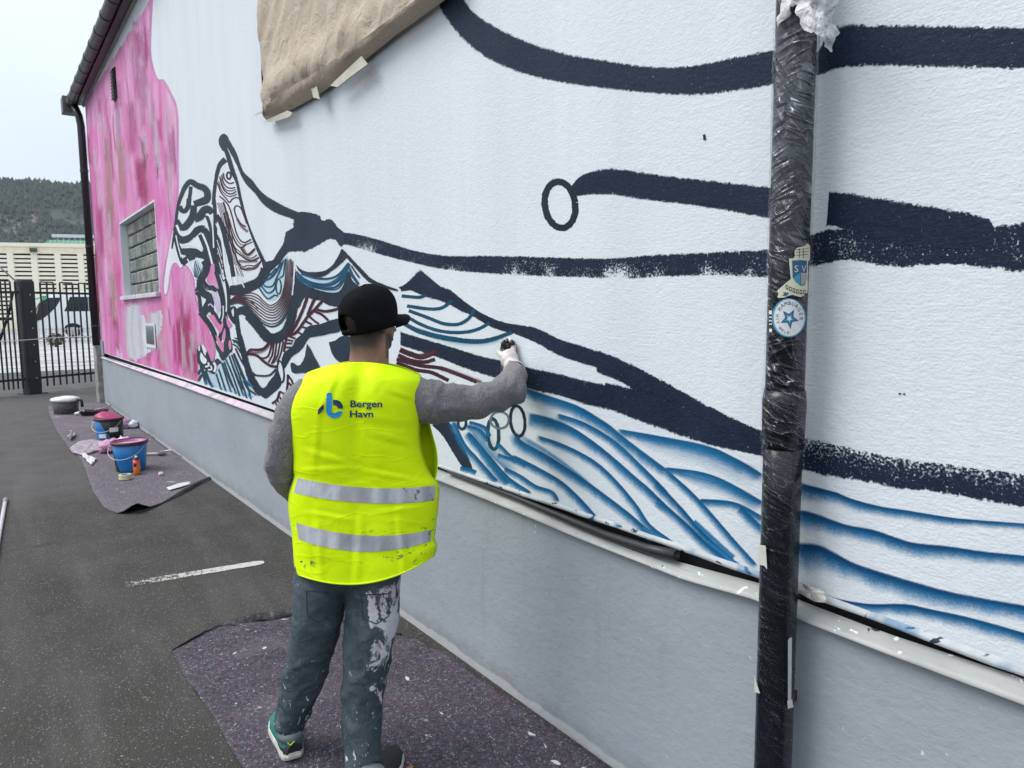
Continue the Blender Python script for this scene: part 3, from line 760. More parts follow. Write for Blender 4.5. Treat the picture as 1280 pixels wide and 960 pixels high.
for w, q in [(50,[(745,20),(765,150),(790,270)]),(20,[(830,10),(850,120),(870,230)]),(14,[(875,140),(910,210),(955,295)]),(14,[(860,20),(900,120),(935,220)])]: stroke('whiteline', 'C', w, q)
for w, q in [(9,[(655,620),(675,700),(720,770),(790,785),(845,765)]),(9,[(630,660),(665,770),(735,845),(800,850),(862,825)])]: stroke('maroon', 'A', w, q)
for w, q in [(9,[(735,140),(790,330),(850,480),(920,560),(1000,545),(1055,520)]),(9,[(770,430),(830,580),(900,650),(980,715),(1060,720),(1110,680)]),(9,[(800,610),(860,740),(930,830),(1000,815),(1080,820),(1150,770)])]: stroke('maroon', 'B', w, q)
family('lilac', 'C', 7, [(560,200),(590,240),(630,300)], [(520,210),(560,250),(620,310)], 2)
for w, q in [(10,[(700,60),(715,180),(735,280)]),(9,[(640,60),(665,150),(690,220)]),(12,[(780,480),(860,440),(950,430),(1040,470),(1120,560)])]: stroke('navyline', 'C', w, q)
# right contour: maroon V curves and blue centre
family('maroon', 'f', [1.2,1.2,1.2,1.1,0.8,0.55,0.45], [(287,376),(297,369),(308,367.5),(318,366),(326,373),(335,381),(341,381),(348,376),(353,366),(356,350),(357,335),(357.5,322)], [(287,379.5),(297,377),(306,380),(317,390),(326,399),(334,404),(342,405),(350,401),(357,390),(362,375),(365,355),(366.5,324)], 8)
stroke('tealdark', 'f', 1.8, [(287,381),(297,378.5),(306,382),(317,393),(326,402),(334,407),(342,408),(351,403),(359,391),(364,375)])
stroke('maroonsoft', 'E', 40, [(425,330),(445,420),(440,560)])
for w, q in [(17,[(40,700),(90,780),(150,832),(230,790),(275,800)]),(17,[(60,660),(110,732),(160,762),(222,720),(250,640)]),(16,[(70,640),(130,684),(205,672),(252,580),(300,470),(342,350)]),(22,[(80,610),(160,585),(232,520),(285,430),(312,370)]),(18,[(110,560),(180,530),(252,450)]),(14,[(290,570),(335,545),(352,450),(366,330)])]: stroke('bluedark', 'E', w, q)
ring('tealdark', 'E', 13, (280,680), 32, 95)
band('navyline', 'C', [(840,560),(930,515),(1010,545),(1100,650),(1200,770),(1285,850)], [(850,650),(930,640),(990,690),(1090,780),(1190,890),(1285,980)])
stroke('navyline', 'F', [108,112,118,110,100,90], [(0,235),(120,370),(230,505),(335,528),(440,480),(505,380),(545,250),(572,100),(584,-20)])
fill('navyflat', 'E', [(490,430),(510,560),(600,650),(720,705),(850,742),(960,758),(1040,738),(1090,660),(1130,540),(1160,500),(1200,600),(1290,700),(1120,780),(1100,830),(1060,900),(1040,935),(900,910),(820,860),(740,850),(680,830),(620,810),(580,850),(540,930),(490,965),(440,965),(460,800),(480,600)], 0.35)
fill('navyflat', 'E', [(495,405),(560,465),(640,495),(760,500),(860,480),(950,420),(1010,330),(1060,230),(1070,210),(1095,240),(1140,300),(1112,335),(1050,400),(960,470),(880,530),(800,562),(700,560),(600,535),(530,480)], 0.2)
for w, q in [(26,[(500,490),(560,560),(680,640),(800,664),(920,662),(1040,592),(1120,480),(1172,390)]),(24,[(505,530),(600,620),(740,682),(880,702),(1000,682),(1080,600),(1142,480)]),(22,[(560,520),(700,566),(800,582),(900,582),(1000,552),(1080,482),(1152,385)]),(22,[(1165,445),(1210,540),(1285,650)]),(20,[(1190,420),(1240,500),(1290,570)]),(11,[(520,510),(620,590),(760,640),(900,640),(1040,560),(1150,420)]),(11,[(500,560),(620,660),(780,705),(920,722),(1030,700),(1110,590)]),(10,[(1150,470),(1200,560),(1270,660)])]: stroke('bluedark', 'E', w, q)
stroke('navyline', 'z5', [16,22,26,24,10], [(570,330),(640,410),(700,475),(760,535),(850,575),(945,602)])
# maroon leaf
for w, q in [(28,[(935,50),(830,170),(740,260),(690,330),(620,430),(560,480),(500,490)]),(30,[(850,-10),(790,120),(742,240)]),(30,[(745,-10),(690,150),(620,310),(560,420),(512,480)]),(25,[(830,190),(920,232),(1005,305)]),(22,[(760,250),(830,312),(885,345)]),(22,[(712,312),(795,355)]),(20,[(680,390),(745,402)]),(20,[(620,452),(685,482)]),(20,[(500,500),(592,532)]),(19,[(480,545),(562,562)]),(19,[(462,592),(552,592)]),(19,[(450,640),(542,642)]),([26,30,26],[(860,170),(960,190),(1060,176),(1145,150)]),(20,[(500,440),(470,560),(445,700)])]: stroke('maroon', 'F', w, q)
fill('navyflat', 'F', [(1150,275),(1040,300),(900,350),(780,370),(720,410),(680,470),(600,540),(550,630),(460,700),(420,790),(440,900),(470,880),(540,760),(640,690),(720,580),(770,520),(880,500),(1010,470),(1150,430)], 0.25)
fill('tealflat', 'F', [(735,595),(780,660),(830,760),(890,870),(900,960),(690,960),(560,960),(530,870),(540,835),(580,840),(610,865),(650,860),(700,780),(722,680)], 0.15)
fill('navyflat', 'F', [(1010,575),(1080,560),(1180,500),(1290,520),(1400,640),(1300,860),(1130,815),(1060,740),(1030,660)], 0.2)
# lower left: the V and fine lines
stroke('navyline', 'D', [56,66,72,84,90], [(688,-10),(730,150),(770,320),(820,480),(890,620),(970,720)])
fill('navyflat', 'D', [(960,640),(990,650),(1030,620),(1060,570),(1130,480),(1160,400),(1190,480),(1215,580),(1180,650),(1100,720),(1020,780),(960,745),(880,690),(920,620)], 0.2)
stroke('tealdark', 'D', 20, [(850,450),(900,490),(1060,490),(1150,410)])
stroke('maroonsoft', 'D', 60, [(800,200),(920,205),(1020,160),(1080,70)])
for w, q in [(26,[(775,232),(830,172),(920,172),(1000,150),(1070,70)]),(28,[(780,222),(900,240),(1000,320),(1080,372),(1155,382)]),(16,[(880,240),(960,272),(1020,270),(1062,220),(1100,80)]),(15,[(1120,80),(1100,230),(1050,332)]),(15,[(1155,80),(1130,250),(1090,352)]),(14,[(1200,60),(1165,240),(1112,340)]),(14,[(1240,60),(1205,220),(1160,330)]),(12,[(1075,70),(1085,150),(1045,260)])]: stroke('maroon', 'D', w, q)
ring('navyline', 'D', 16, (1205,445), 40, 135, -6)
for w, q in [(16,[(400,470),(430,570),(462,668)]),(16,[(430,410),(470,530),(518,684)]),(16,[(470,340),(520,500),(584,696)]),(16,[(500,320),(570,520),(648,716)]),(16,[(520,290),(600,480),(694,750)]),(16,[(560,240),(640,480),(744,746)]),(16,[(590,230),(690,500),(784,775)]),(16,[(620,210),(720,450),(790,620),(834,786)]),(18,[(640,150),(700,280),(760,380),(800,425)]),(18,[(700,460),(770,570),(865,645)]),(18,[(740,560),(800,660),(905,735)]),(30,[(205,365),(240,470),(275,600)]),(28,[(265,430),(310,560),(355,635)]),(24,[(180,480),(200,430),(240,400)]),(24,[(180,560),(210,500),(240,480)]),(16,[(600,50),(650,60),(690,100)]),(16,[(605,100),(660,130),(710,210)])]: stroke('tealdark', 'D', w, q)
for q in ([(265,560),(278,610)],[(340,600),(355,640)],[(455,640),(470,670)],[(510,660),(526,690)],[(575,670),(592,700)],[(630,690),(655,722)],[(720,700),(750,750)],[(800,720),(836,790)],[(780,560),(865,640)]): stroke('bluesoft', 'D', 34, q)
fill('tealflat', 'D', [(160,150),(195,190),(205,100),(230,180),(265,250),(285,190),(330,300),(360,320),(400,290),(420,280),(470,330),(420,360),(380,470),(350,470),(260,420),(180,350),(160,290)], 0.15)
fill('whitepatch', 'D', [(210,200),(255,262),(285,300),(270,345),(240,345),(210,310),(200,260)], 0.1)
for w, q in [(24,[(300,330),(310,370),(265,385)]),(20,[(335,370),(345,420),(300,420)]),(30,[(370,330),(395,380),(380,450)])]: stroke('whiteline', 'D', w, q)
fill('tealflat', 'D', [(360,-10),(380,60),(400,160),(430,210),(460,290),(500,300),(560,220),(600,170),(590,60),(560,-10),(500,60),(490,190),(420,110)], 0.15)
fill('pinkflat', 'D', [(270,-10),(350,-10),(385,160),(375,290),(345,290),(310,170)], 0.2); fill('pinkflat', 'D', [(560,60),(575,50),(590,90),(588,160),(570,170),(556,110)], 0.1)
fill('pinkflat', 'D', [(390,-10),(430,10),(460,70),(500,70),(520,-10),(500,60),(495,190),(470,190),(430,110)], 0.1)
for w, q in [(12,[(630,20),(680,45)]),(12,[(612,75),(650,80),(700,140)]),(10,[(560,180),(600,200)])]: stroke('tealdark', 'D', w, q)
family('tealdark', 'D', 9, [(480,330),(530,470),(600,640)], [(610,225),(710,470),(800,680)], 4)
# spikes by the man's shoulder
for w, q in [(18,[(590,380),(640,450),(665,515)]),(18,[(592,385),(592,470),(580,595)]),(18,[(490,590),(560,622),(605,600)]),(20,[(492,595),(460,690),(395,745)]),(22,[(600,480),(640,530),(600,600)]),(16,[(470,700),(500,790),(520,800)]),(16,[(500,660),(520,720),(560,760)]),(16,[(540,640),(560,700),(590,720)]),(14,[(440,730),(460,780),(440,820)]),(18,[(560,640),(600,660),(640,640)])]: stroke('maroon', 'G', w, q)
# peak right of the cap and its wave lines
zone('right'); ZONE[1] = 30
band('navy', 'z6', [(80,178),(110,165),(150,130),(200,74),(225,88),(320,168),(370,185),(450,250),(520,300),(600,345),(700,380),(860,405),(1000,470),(1130,510),(1300,568)], [(100,205),(150,198),(180,210),(240,240),(330,265),(390,290),(440,318),(510,348),(600,402),(680,432),(760,452),(880,505),(1000,572),(1180,632),(1300,672)])
band('navy', 'f', [(745,436),(780,450),(820,470),(880,503),(930,528),(970,545)], [(745,466),(776,479),(810,500),(860,528),(910,552),(970,572)])
band('navy', 'z6', [(90,428),(210,465),(400,520),(560,570),(700,600),(810,630),(960,660),(1120,700),(1300,738)], [(90,512),(300,580),(450,640),(600,690),(780,742),(860,772),(1000,802),(1150,852),(1300,885)])
band('navy', 'f', [(755,477),(780,482),(820,492),(860,512),(920,540),(970,560)], [(755,510),(790,524),(820,535),(880,555),(920,564),(970,574)])
band('navytop', 'y', [(600,248),(670,258),(750,278),(850,302),(950,318),(1100,336),(1300,362)], [(600,345),(700,370),(800,385),(900,405),(1000,415),(1150,440),(1300,467)])
for w, q in [(17,[(100,228),(200,236),(238,222)]),(17,[(130,285),(250,302),(330,296),(392,252)]),(17,[(140,312),(250,352),(340,386),(420,390),(480,360),(517,305)]),(17,[(110,335),(220,395),(330,430),(450,436),(540,416),(608,378)]),([20,26,24,18],[(95,375),(200,430),(340,466),(500,487),(600,480),(735,435)])]: stroke('bluedark', 'z6', w, q)
for w, q in [(26,[(90,535),(150,560),(220,575),(305,540)]),(18,[(80,565),(150,595),(230,606),(292,590)]),(18,[(70,588),(200,625),(320,640),(420,675),(530,720)]),(18,[(70,608),(180,650),(270,665),(370,712)])]: stroke('maroon', 'z6', w, q)
stroke('maroonsoft', 'z6', 40, [(320,640),(420,672),(560,725)]); stroke('maroonsoft', 'z6', 44, [(200,575),(300,545)])
# lower right: rings, stems and long blue sprays
ring('navyline', 'z8', 14, (468,185), 36, 76, -6); ring('tealdark', 'z8', 14, (346,250), 27, 76, -3); ring('tealdark', 'z8', 12, (190,195), 20, 30)
ring('greydry', 'z8', 13, (378,180), 46, 42); stroke('navyline', 'z8', 20, [(472,45),(455,90),(415,112)])
fill('navyflat', 'z8', [(40,205),(120,190),(160,250),(200,320),(240,420),(205,428),(150,350),(90,255)], 0.3)
for w, q in [(22,[(145,185),(200,300),(260,370),(330,450),(368,490)]),(24,[(215,240),(290,330),(360,430),(424,500)]),(19,[(225,190),(300,215),(332,262)]),(17,[(215,210),(280,232),(322,285)]),(22,[(228,250),(330,370),(420,470),(535,548)]),(17,[(368,295),(440,365),(515,408)]),(14,[(368,350),(440,376),(490,380)]),(19,[(400,420),(480,460),(560,512),(640,540),(674,590)]),(24,[(440,360),(560,420),(680,490),(770,570),(865,675)]),(20,[(180,418),(230,428),(262,440)]),
             ([30,28,26,26],[(455,240),(480,290),(600,360),(760,460),(900,560),(1030,660),(1160,775)]),(21,[(562,262),(700,310),(850,390),(960,490),(1060,610),(1130,710),(1245,795)]),([44,26,28,28],[(520,160),(640,190),(760,240),(900,340),(1050,470),(1120,530),(1225,632)]),(23,[(662,153),(800,200),(950,290),(1080,410),(1190,520),(1220,550)]),([24,34,32,28],[(480,20),(620,70),(760,120),(900,200),(1000,280),(1120,370),(1230,450)])]: stroke('bluespray', 'z8', w, q)
for w, q in [(13,[(220,352),(310,435),(420,560),(488,635)]),(15,[(188,386),(260,462),(340,552),(440,640)]),(15,[(192,436),(270,505),(340,572),(410,625)]),([13,20,20],[(75,232),(200,255),(340,285),(420,320),(510,372)]),([12,17,17],[(215,345),(320,360),(400,390),(510,452)]),(15,[(318,440),(420,450),(510,495)]),(16,[(438,462),(510,530)])]: stroke('bluespray', 'y', w, q)
TILES['r'] = (1000, 560, 4.5714)
band('graded', 'r', [(-60,170),(35,203),(200,248),(300,288),(450,328),(640,358),(850,393),(1000,408),(1290,430),(1500,445)], [(-60,300),(35,322),(200,335),(300,365),(450,398),(640,425),(850,448),(1000,455),(1290,474),(1500,485)])
band('graded', 'r', [(-60,340),(60,362),(200,412),(280,438),(420,463),(550,508),(660,538),(850,558),(1050,588),(1290,612),(1500,634)], [(-60,470),(60,490),(200,520),(300,535),(420,565),(550,610),(660,640),(850,650),(1050,670),(1290,690),(1500,708)])
band('graded', 'r', [(-60,535),(60,540),(120,552),(180,582),(300,648),(450,700),(650,760),(850,815),(1050,855),(1290,897),(1500,932)], [(-60,720),(60,725),(180,740),(300,775),(450,830),(650,890),(850,935),(1050,965),(1290,1000),(1500,1030)])
band('graded', 'r', [(140,836),(250,866),(400,888),(600,888),(750,918),(940,958),(1100,1000),(1290,1055),(1500,1115)], [(150,880),(250,925),(400,950),(600,975),(750,1000),(940,1045),(1100,1090),(1290,1140),(1500,1200)])
for q in ([(300,500),(420,610)],[(150,520),(215,560)],[(340,560),(440,640)]): stroke('bluesoft', 'y', 22, q)
stroke('navyline', 'f', 3, [(880,168),(881,175)], step=1); stroke('navyline', 'y', 4, [(908,124),(916,123)], step=1); stroke('navyline', 'y', 4, [(921,125),(928,124)], step=1)

# ---- paints
def paint(key, c, c2, mode, rough=0.55, a=1.0):
    t = NT('paint_' + key); p = t.pos()
    uv = t.sep(t.new('ShaderNodeTexCoord').outputs['UV'])
    d = t.math('SUBTRACT', 1.0, t.math('ABSOLUTE', t.math('SUBTRACT', t.math('MULTIPLY', uv[1], 2.0), 1.0)))
    e = t.math('MINIMUM', t.math('MULTIPLY', uv[0], 30.0), t.math('MULTIPLY', t.math('SUBTRACT', 1.0, uv[0]), 30.0))
    d = t.math('MINIMUM', d, e)
    nn = t.noise(p, 3.0, 4, 0.6)
    colr = t.mix(t.mapr(nn, 0.35, 0.65), c, c2)
    if mode in ('roller', 'dry', 'drytop'):
        f = t.noise(p, 150, 2, 0.6); g_ = t.noise(p, 42, 3, 0.6)
        r = t.math('ADD', t.math('MULTIPLY', f, 0.55), t.math('MULTIPLY', g_, 0.45))
        al = t.mapr(t.math('ADD', d, t.math('MULTIPLY', t.math('SUBTRACT', r, 0.5), 0.7 if mode == 'roller' else 0.8)), 0.04, 0.16)
        if mode in ('dry', 'drytop'):
            z = t.mapr(t.noise(t.scale(p, (1, 1, 1.2)), 3.6, 3, 0.6), 0.45, 0.62)
            side = t.math('MULTIPLY', t.mapr(uv[1], 0.05, 0.9), z) if mode == 'dry' else t.mapr(uv[1], 0.75, 0.0)
            al = t.math('MULTIPLY', al, t.mapr(t.math('SUBTRACT', t.math('ADD', t.math('MULTIPLY', f, 0.75), t.math('MULTIPLY', g_, 0.25)), t.math('MULTIPLY', side, 0.30 if mode == 'dry' else 0.17)), 0.27, 0.42))
        al = t.math('MULTIPLY', al, t.mapr(f, 0.24, 0.34))
        colr = t.mix(t.mapr(t.noise(p, 75, 4, 0.7), 0.52, 0.72, 0, 0.4), colr, tuple(x*2.6 for x in c2))
    elif mode == 'line':
        r = t.noise(p, 70, 3, 0.6)
        al = t.mapr(t.math('ADD', d, t.math('MULTIPLY', t.math('SUBTRACT', r, 0.5), 0.7)), 0.06, 0.22)
    elif mode == 'spray':
        r = t.noise(p, 320, 2, 0.6)
        al = t.mapr(t.math('ADD', d, t.math('MULTIPLY', t.math('SUBTRACT', r, 0.5), 0.45)), 0.08, 1.05)
    elif mode == 'soft':
        r = t.noise(p, 320, 2, 0.6)
        al = t.math('MULTIPLY', t.mapr(t.math('ADD', d, t.math('MULTIPLY', t.math('SUBTRACT', r, 0.5), 0.3)), 0.05, 1.0, smooth=True), a)
    elif mode == 'graded':
        r = t.noise(p, 210, 2, 0.6); g2 = t.noise(t.scale(p, (3, 1, 0.8)), 9, 3, 0.6)
        v_ = t.math('ADD', uv[1], t.math('ADD', t.math('MULTIPLY', t.math('SUBTRACT', r, 0.5), 0.35), t.math('MULTIPLY', t.math('SUBTRACT', g2, 0.5), 0.4)))
        al = t.math('MULTIPLY', t.math('POWER', t.mapr(v_, 0.98, 0.16), 1.35), t.mapr(t.math('ADD', uv[1], t.math('MULTIPLY', t.math('SUBTRACT', r, 0.5), 0.06)), 0.0, 0.12)); al = t.math('MULTIPLY', al, t.mapr(e, 0.0, 1.2))
        colr = t.mix(t.mapr(uv[1], 0.18, 0.75), colr, (0.018, 0.26, 0.53))
    elif mode == 'cloud':
        s = t.noise(t.scale(p, (9, 1, 1.3)), 1.2, 5, 0.65, 0.5); al = t.mapr(s, 0.34, 0.50, 0.0, 0.97)
    elif mode == 'mist':
        r = t.noise(p, 260, 2, 0.6)
        iv = t.math('SUBTRACT', 1.0, uv[1], clamp=True); k = t.math('MULTIPLY', t.math('POWER', iv, 1.6), t.mapr(uv[1], 0.0, 0.12))
        k = t.math('MULTIPLY', k, t.math('MINIMUM', t.math('MULTIPLY', e, 0.2), 1.0))
        al = t.math('MULTIPLY', t.math('MULTIPLY', k, t.mapr(r, 0.2, 0.8, 0.75, 1.15)), a)
    elif mode == 'drag':
        s = t.noise(t.scale(p, (30, 1, 1.6)), 1.6, 4, 0.6); s2 = t.noise(t.scale(p, (6, 1, 2.0)), 2.0, 4, 0.7)
        e2 = t.math('MINIMUM', t.math('MULTIPLY', uv[0], 3.5), t.math('MULTIPLY', t.math('SUBTRACT', 1.0, uv[0]), 3.5)); dd = t.math('MINIMUM', d, e2)
        al = t.math('MULTIPLY', t.mapr(t.math('ADD', t.math('MULTIPLY', dd, 1.0), t.math('ADD', t.math('MULTIPLY', s, 0.8), t.math('MULTIPLY', s2, 0.6))), 0.80, 1.75, smooth=True), a)
    else:
        r = t.noise(p, 55, 3, 0.6)
        al = t.mapr(r, 0.10, 0.2, a*0.9, a)
    if mode in ('spray', 'soft', 'mist', 'graded'): al = t.math('SUBTRACT', 1.0, t.math('POWER', t.math('SUBTRACT', 1.0, al, clamp=True), 1.5))
    t.set(Base_Color=colr, Roughness=rough, Specular_IOR_Level=0.18, Alpha=al, Normal=plaster_normal(t, 0.85))
    return t.m
def pink_mat():
    t = NT('paint_pink'); p = t.pos()
    s = t.scale(p, (1.7, 1, 0.7)); n = t.noise(s, 1.0, 4, 0.6, 1.0); n2 = t.noise(t.scale(p, (22, 1, 1.2)), 1.3, 4, 0.65); n3 = t.noise(t.scale(p, (1.2, 1, 0.5)), 1.0, 3)
    f = t.math('ADD', t.math('MULTIPLY', n, 0.72), t.math('MULTIPLY', n2, 0.28))
    c = t.ramp(f, [(0.33, (0.47, 0.05, 0.20)), (0.42, (0.61, 0.10, 0.35)), (0.50, (0.66, 0.19, 0.46)), (0.57, (0.69, 0.29, 0.55)), (0.67, (0.77, 0.55, 0.70))])
    c = t.mix(t.mapr(n3, 0.52, 0.70, 0, 0.5), c, (0.53, 0.30, 0.26))
    return t.set(Base_Color=c, Roughness=0.55, Normal=plaster_normal(t, 0.9))
NAVY, NAVY2 = (0.0075, 0.0145, 0.034), (0.013, 0.023, 0.048)
SPEC = dict(
    navy=(NAVY, NAVY2, 'roller'), navydry=(NAVY, NAVY2, 'dry'), navytop=(NAVY, NAVY2, 'drytop'), navyline=((0.010, 0.018, 0.032), (0.017, 0.027, 0.046), 'line'),
    navyflat=((0.012, 0.021, 0.039), (0.021, 0.034, 0.058), 'flat'), tealflat=((0.016, 0.032, 0.042), (0.026, 0.046, 0.058), 'flat'),
    tealdark=((0.010, 0.040, 0.060), (0.016, 0.060, 0.090), 'line'), maroon=((0.035, 0.010, 0.017), (0.060, 0.015, 0.026), 'line'),
    maroonsoft=((0.10, 0.03, 0.05), (0.14, 0.05, 0.07), 'soft', 0.5, 0.55), bluedark=((0.004, 0.055, 0.105), (0.007, 0.085, 0.155), 'line'),
    bluespray=((0.003, 0.070, 0.18), (0.006, 0.105, 0.25), 'graded'), graded=((0.002, 0.045, 0.13), (0.004, 0.080, 0.21), 'graded'), bluesoft=((0.02, 0.16, 0.36), (0.03, 0.22, 0.45), 'soft', 0.5, 0.9),
    softblue=((0.025, 0.20, 0.42), (0.05, 0.27, 0.50), 'mist', 0.5, 0.62), lbwash=((0.45, 0.68, 0.82), (0.55, 0.75, 0.86), 'flat', 0.5, 0.5),
    pinkline=((0.52, 0.16, 0.40), (0.62, 0.26, 0.50), 'line'), pinkflat=((0.58, 0.17, 0.38), (0.66, 0.27, 0.47), 'flat'),
    dragpink=((0.58, 0.16, 0.40), (0.62, 0.22, 0.46), 'drag', 0.5, 0.55), dragmag=((0.50, 0.05, 0.25), (0.55, 0.09, 0.30), 'drag', 0.5, 0.55),
    draglite=((0.70, 0.48, 0.62), (0.76, 0.62, 0.72), 'drag', 0.5, 0.55), dragwhite=((0.66, 0.69, 0.74), (0.72, 0.73, 0.77), 'drag', 0.5, 0.97), dragorch=((0.55, 0.24, 0.50), (0.58, 0.30, 0.52), 'drag', 0.5, 0.55),
    dragdeep=((0.38, 0.025, 0.12), (0.45, 0.05, 0.17), 'drag', 0.5, 0.85), dragochre=((0.46, 0.27, 0.22), (0.52, 0.34, 0.27), 'drag', 0.5, 0.55),
    whitepatch=((0.68, 0.72, 0.77), (0.74, 0.77, 0.80), 'flat'), softwhite=((0.68, 0.68, 0.74), (0.72, 0.73, 0.78), 'soft', 0.5, 0.62), cloudwhite=((0.66, 0.69, 0.74), (0.72, 0.74, 0.78), 'cloud', 0.5, 1.0), whiteline=((0.68, 0.72, 0.76), (0.74, 0.76, 0.80), 'line'),
    lilac=((0.55, 0.45, 0.68), (0.60, 0.50, 0.72), 'line'), greydry=((0.10, 0.13, 0.16), (0.16, 0.20, 0.24), 'line'))
NAMES = dict(navy='navy_band', navydry='dry_navy_band', navytop='dry_navy_band', navyline='navy_outline', navyflat='navy_fill', tealflat='teal_fill', tealdark='teal_line', maroon='maroon_line', maroonsoft='maroon_shade', bluedark='blue_line', bluespray='blue_spray', graded='blue_spray', bluesoft='blue_drip', softblue='blue_mist', lbwash='pale_blue_wash', pinkline='pink_edge', pinkflat='pink_curl', dragpink='pink_brushwork', dragmag='magenta_brushwork', draglite='pale_pink_brushwork', dragwhite='white_brushwork', dragorch='orchid_brushwork', dragdeep='crimson_brushwork', dragochre='ochre_brushwork', whitepatch='white_patch', cloudwhite='white_brushwork', softwhite='white_brushwork', whiteline='white_highlight', lilac='lilac_line', greydry='grey_line', pink='pink_field')
PMATS = {}
for key, m_ in PAINT:
    if key not in PMATS: PMATS[key] = pink_mat() if key == 'pink' else paint(key, *SPEC[key])
    bpart(m_, NAMES[key], PMATS[key], wall, uv=True)
# ================================================================== wrapped drainpipe
PX = on_wall(978, 500, 0.085).x
PY, PR = -0.090, 0.0535
pa = on_plane(995, 40, (0, PY, 0), (0, 1, 0)); pb = on_plane(966, 955, (0, PY, 0), (0, 1, 0))
def pipe_c(z): 
    k = (z-pb.z)/(pa.z-pb.z); return Vector((lerp(pb.x, pa.x, k), PY, z))
Zc = on_plane(974, 512, (0, PY, 0), (0, 1, 0)).z
drain = empty('drainpipe', (pb.x, PY, 0))
tag(drain, 'black drainpipe wrapped in clear film with stickers, standing in front of the mural', 'pipe')
def dpart(mb, name, mat, parent=None, **kw):
    o = mb.build(name, mat, None, **kw); o.parent = parent or drain
    if parent is None: o.matrix_parent_inverse = Matrix.Translation(drain.location).inverted()
    return o
M_pipe = plain('black_pipe', (0.004, 0.005, 0.009), 0.24, 0.0, 0.3, 8.0)
mb = MB(); mb.tube([pipe_c(z) for z in (0.0, 0.4, 0.8, 1.2, Zc-0.03)], 0.0505, 28, ref=(0,1,0)); dpart(mb, 'pipe', M_pipe, smooth=True)
mb = MB(); mb.tube([pipe_c(z) for z in (Zc-0.10, Zc-0.03, Zc, Zc+0.03, Zc+0.055)], [0.0540, 0.0555, 0.0565, 0.0565, 0.053], 28, ref=(0,1,0)); dpart(mb, 'pipe_socket', M_pipe, smooth=True)
mb = MB(); mb.tube([pipe_c(z) for z in (Zc+0.03, 1.8, 2.2, 2.7, 3.6, ZT-0.05)], 0.0505, 28, ref=(0,1,0)); dpart(mb, 'upper_pipe', M_pipe, smooth=True)
for z in (0.62, 2.62, 4.2):
    c = pipe_c(z); mb = MB(); mb.box(c.x-0.02, c.x+0.02, PY+0.048, 0.0, z-0.015, z+0.015); dpart(mb, 'bracket', M_black)
# clinging film
def film_mat():
    t = NT('clear_film'); p = t.pos(); x, y, z = t.sep(p)
    uvw = t.new('ShaderNodeTexCoord').outputs['UV']
    def wr(ang, sc, stretch, dist):
        m = t.new('ShaderNodeMapping'); t.l.new(uvw, m.inputs['Vector']); m.inputs['Rotation'].default_value = (0, 0, R_(ang))
        m2 = t.scale(m.outputs[0], (sc, sc*stretch, 1)); n_ = t.noise(m2, 1.0, 1, 0.4, dist)
        return t.math('ABSOLUTE', t.math('SUBTRACT', t.math('MULTIPLY', n_, 2.0), 1.0))
    r1 = wr(24, 8, 5.0, 0.9); r2 = wr(-20, 7, 5.0, 0.8); r3 = wr(58, 4, 8.0, 0.4)
    sel = t.noise(t.scale(uvw, (6, 3, 1)), 1.0, 2); f1 = t.mapr(sel, 0.44, 0.54); f2 = t.mapr(sel, 0.46, 0.38)
    line = lambda r, w: t.mapr(r, w, 0.0)
    s_ = t.math('ADD', t.math('ADD', t.math('MULTIPLY', line(r1, 0.055), f1), t.math('MULTIPLY', line(r2, 0.05), f2)), t.math('MULTIPLY', line(r3, 0.025), 0.6))
    hgt = t.math('ADD', t.math('MULTIPLY', t.mapr(r1, 0.5, 0.0), f1), t.math('ADD', t.math('MULTIPLY', t.mapr(r2, 0.5, 0.0), f2), t.math('MULTIPLY', t.mapr(r3, 0.4, 0.0), 0.5)))
    up = t.mapr(z, Zc-0.40, Zc+0.10, 0.10, 1.0); topk = t.mapr(z, 1.80, 2.15, 0.008, 0.20)
    big = t.mapr(t.noise(t.scale(uvw, (9, 4, 1)), 1.0, 3), 0.4, 0.65, 0.3, 1.0)
    nrm = t.bump(hgt, 1.0, 0.012)
    lw = t.new('ShaderNodeLayerWeight'); lw.inputs['Blend'].default_value = 0.35; t.l.new(nrm, lw.inputs['Normal'])
    tr = t.new('ShaderNodeBsdfTransparent'); gl = t.new('ShaderNodeBsdfGlossy'); gl.inputs['Roughness'].default_value = 0.17; gl.inputs['Color'].default_value = (0.80, 0.84, 0.90, 1); t.l.new(nrm, gl.inputs['Normal'])
    df = t.new('ShaderNodeBsdfDiffuse'); df.inputs['Color'].default_value = (0.42, 0.45, 0.49, 1); t.l.new(nrm, df.inputs['Normal'])
    m1 = t.new('ShaderNodeMixShader'); m2 = t.new('ShaderNodeMixShader')
    milky = t.math('MULTIPLY', t.math('ADD', t.math('MULTIPLY', s_, 0.13), t.math('MULTIPLY', topk, big)), up)
    t.put(m1.inputs[0], milky); t.l.new(tr.outputs[0], m1.inputs[1]); t.l.new(df.outputs[0], m1.inputs[2])
    gfac = t.math('MULTIPLY', t.math('ADD', t.math('ADD', 0.022, t.math('MULTIPLY', s_, 0.16)), t.math('MULTIPLY', t.math('POWER', lw.outputs['Facing'], 2.5), 0.24)), t.mapr(up, 0.1, 1.0, 0.30, 1.0))
    t.put(m2.inputs[0], gfac); t.l.new(m1.outputs[0], m2.inputs[1]); t.l.new(gl.outputs[0], m2.inputs[2])
    t.l.new(m2.outputs[0], t.out.inputs['Surface']); t.n.remove(t.b)
    return t.m
mb = MB(); rr = []; NZ, NA = 170, 44
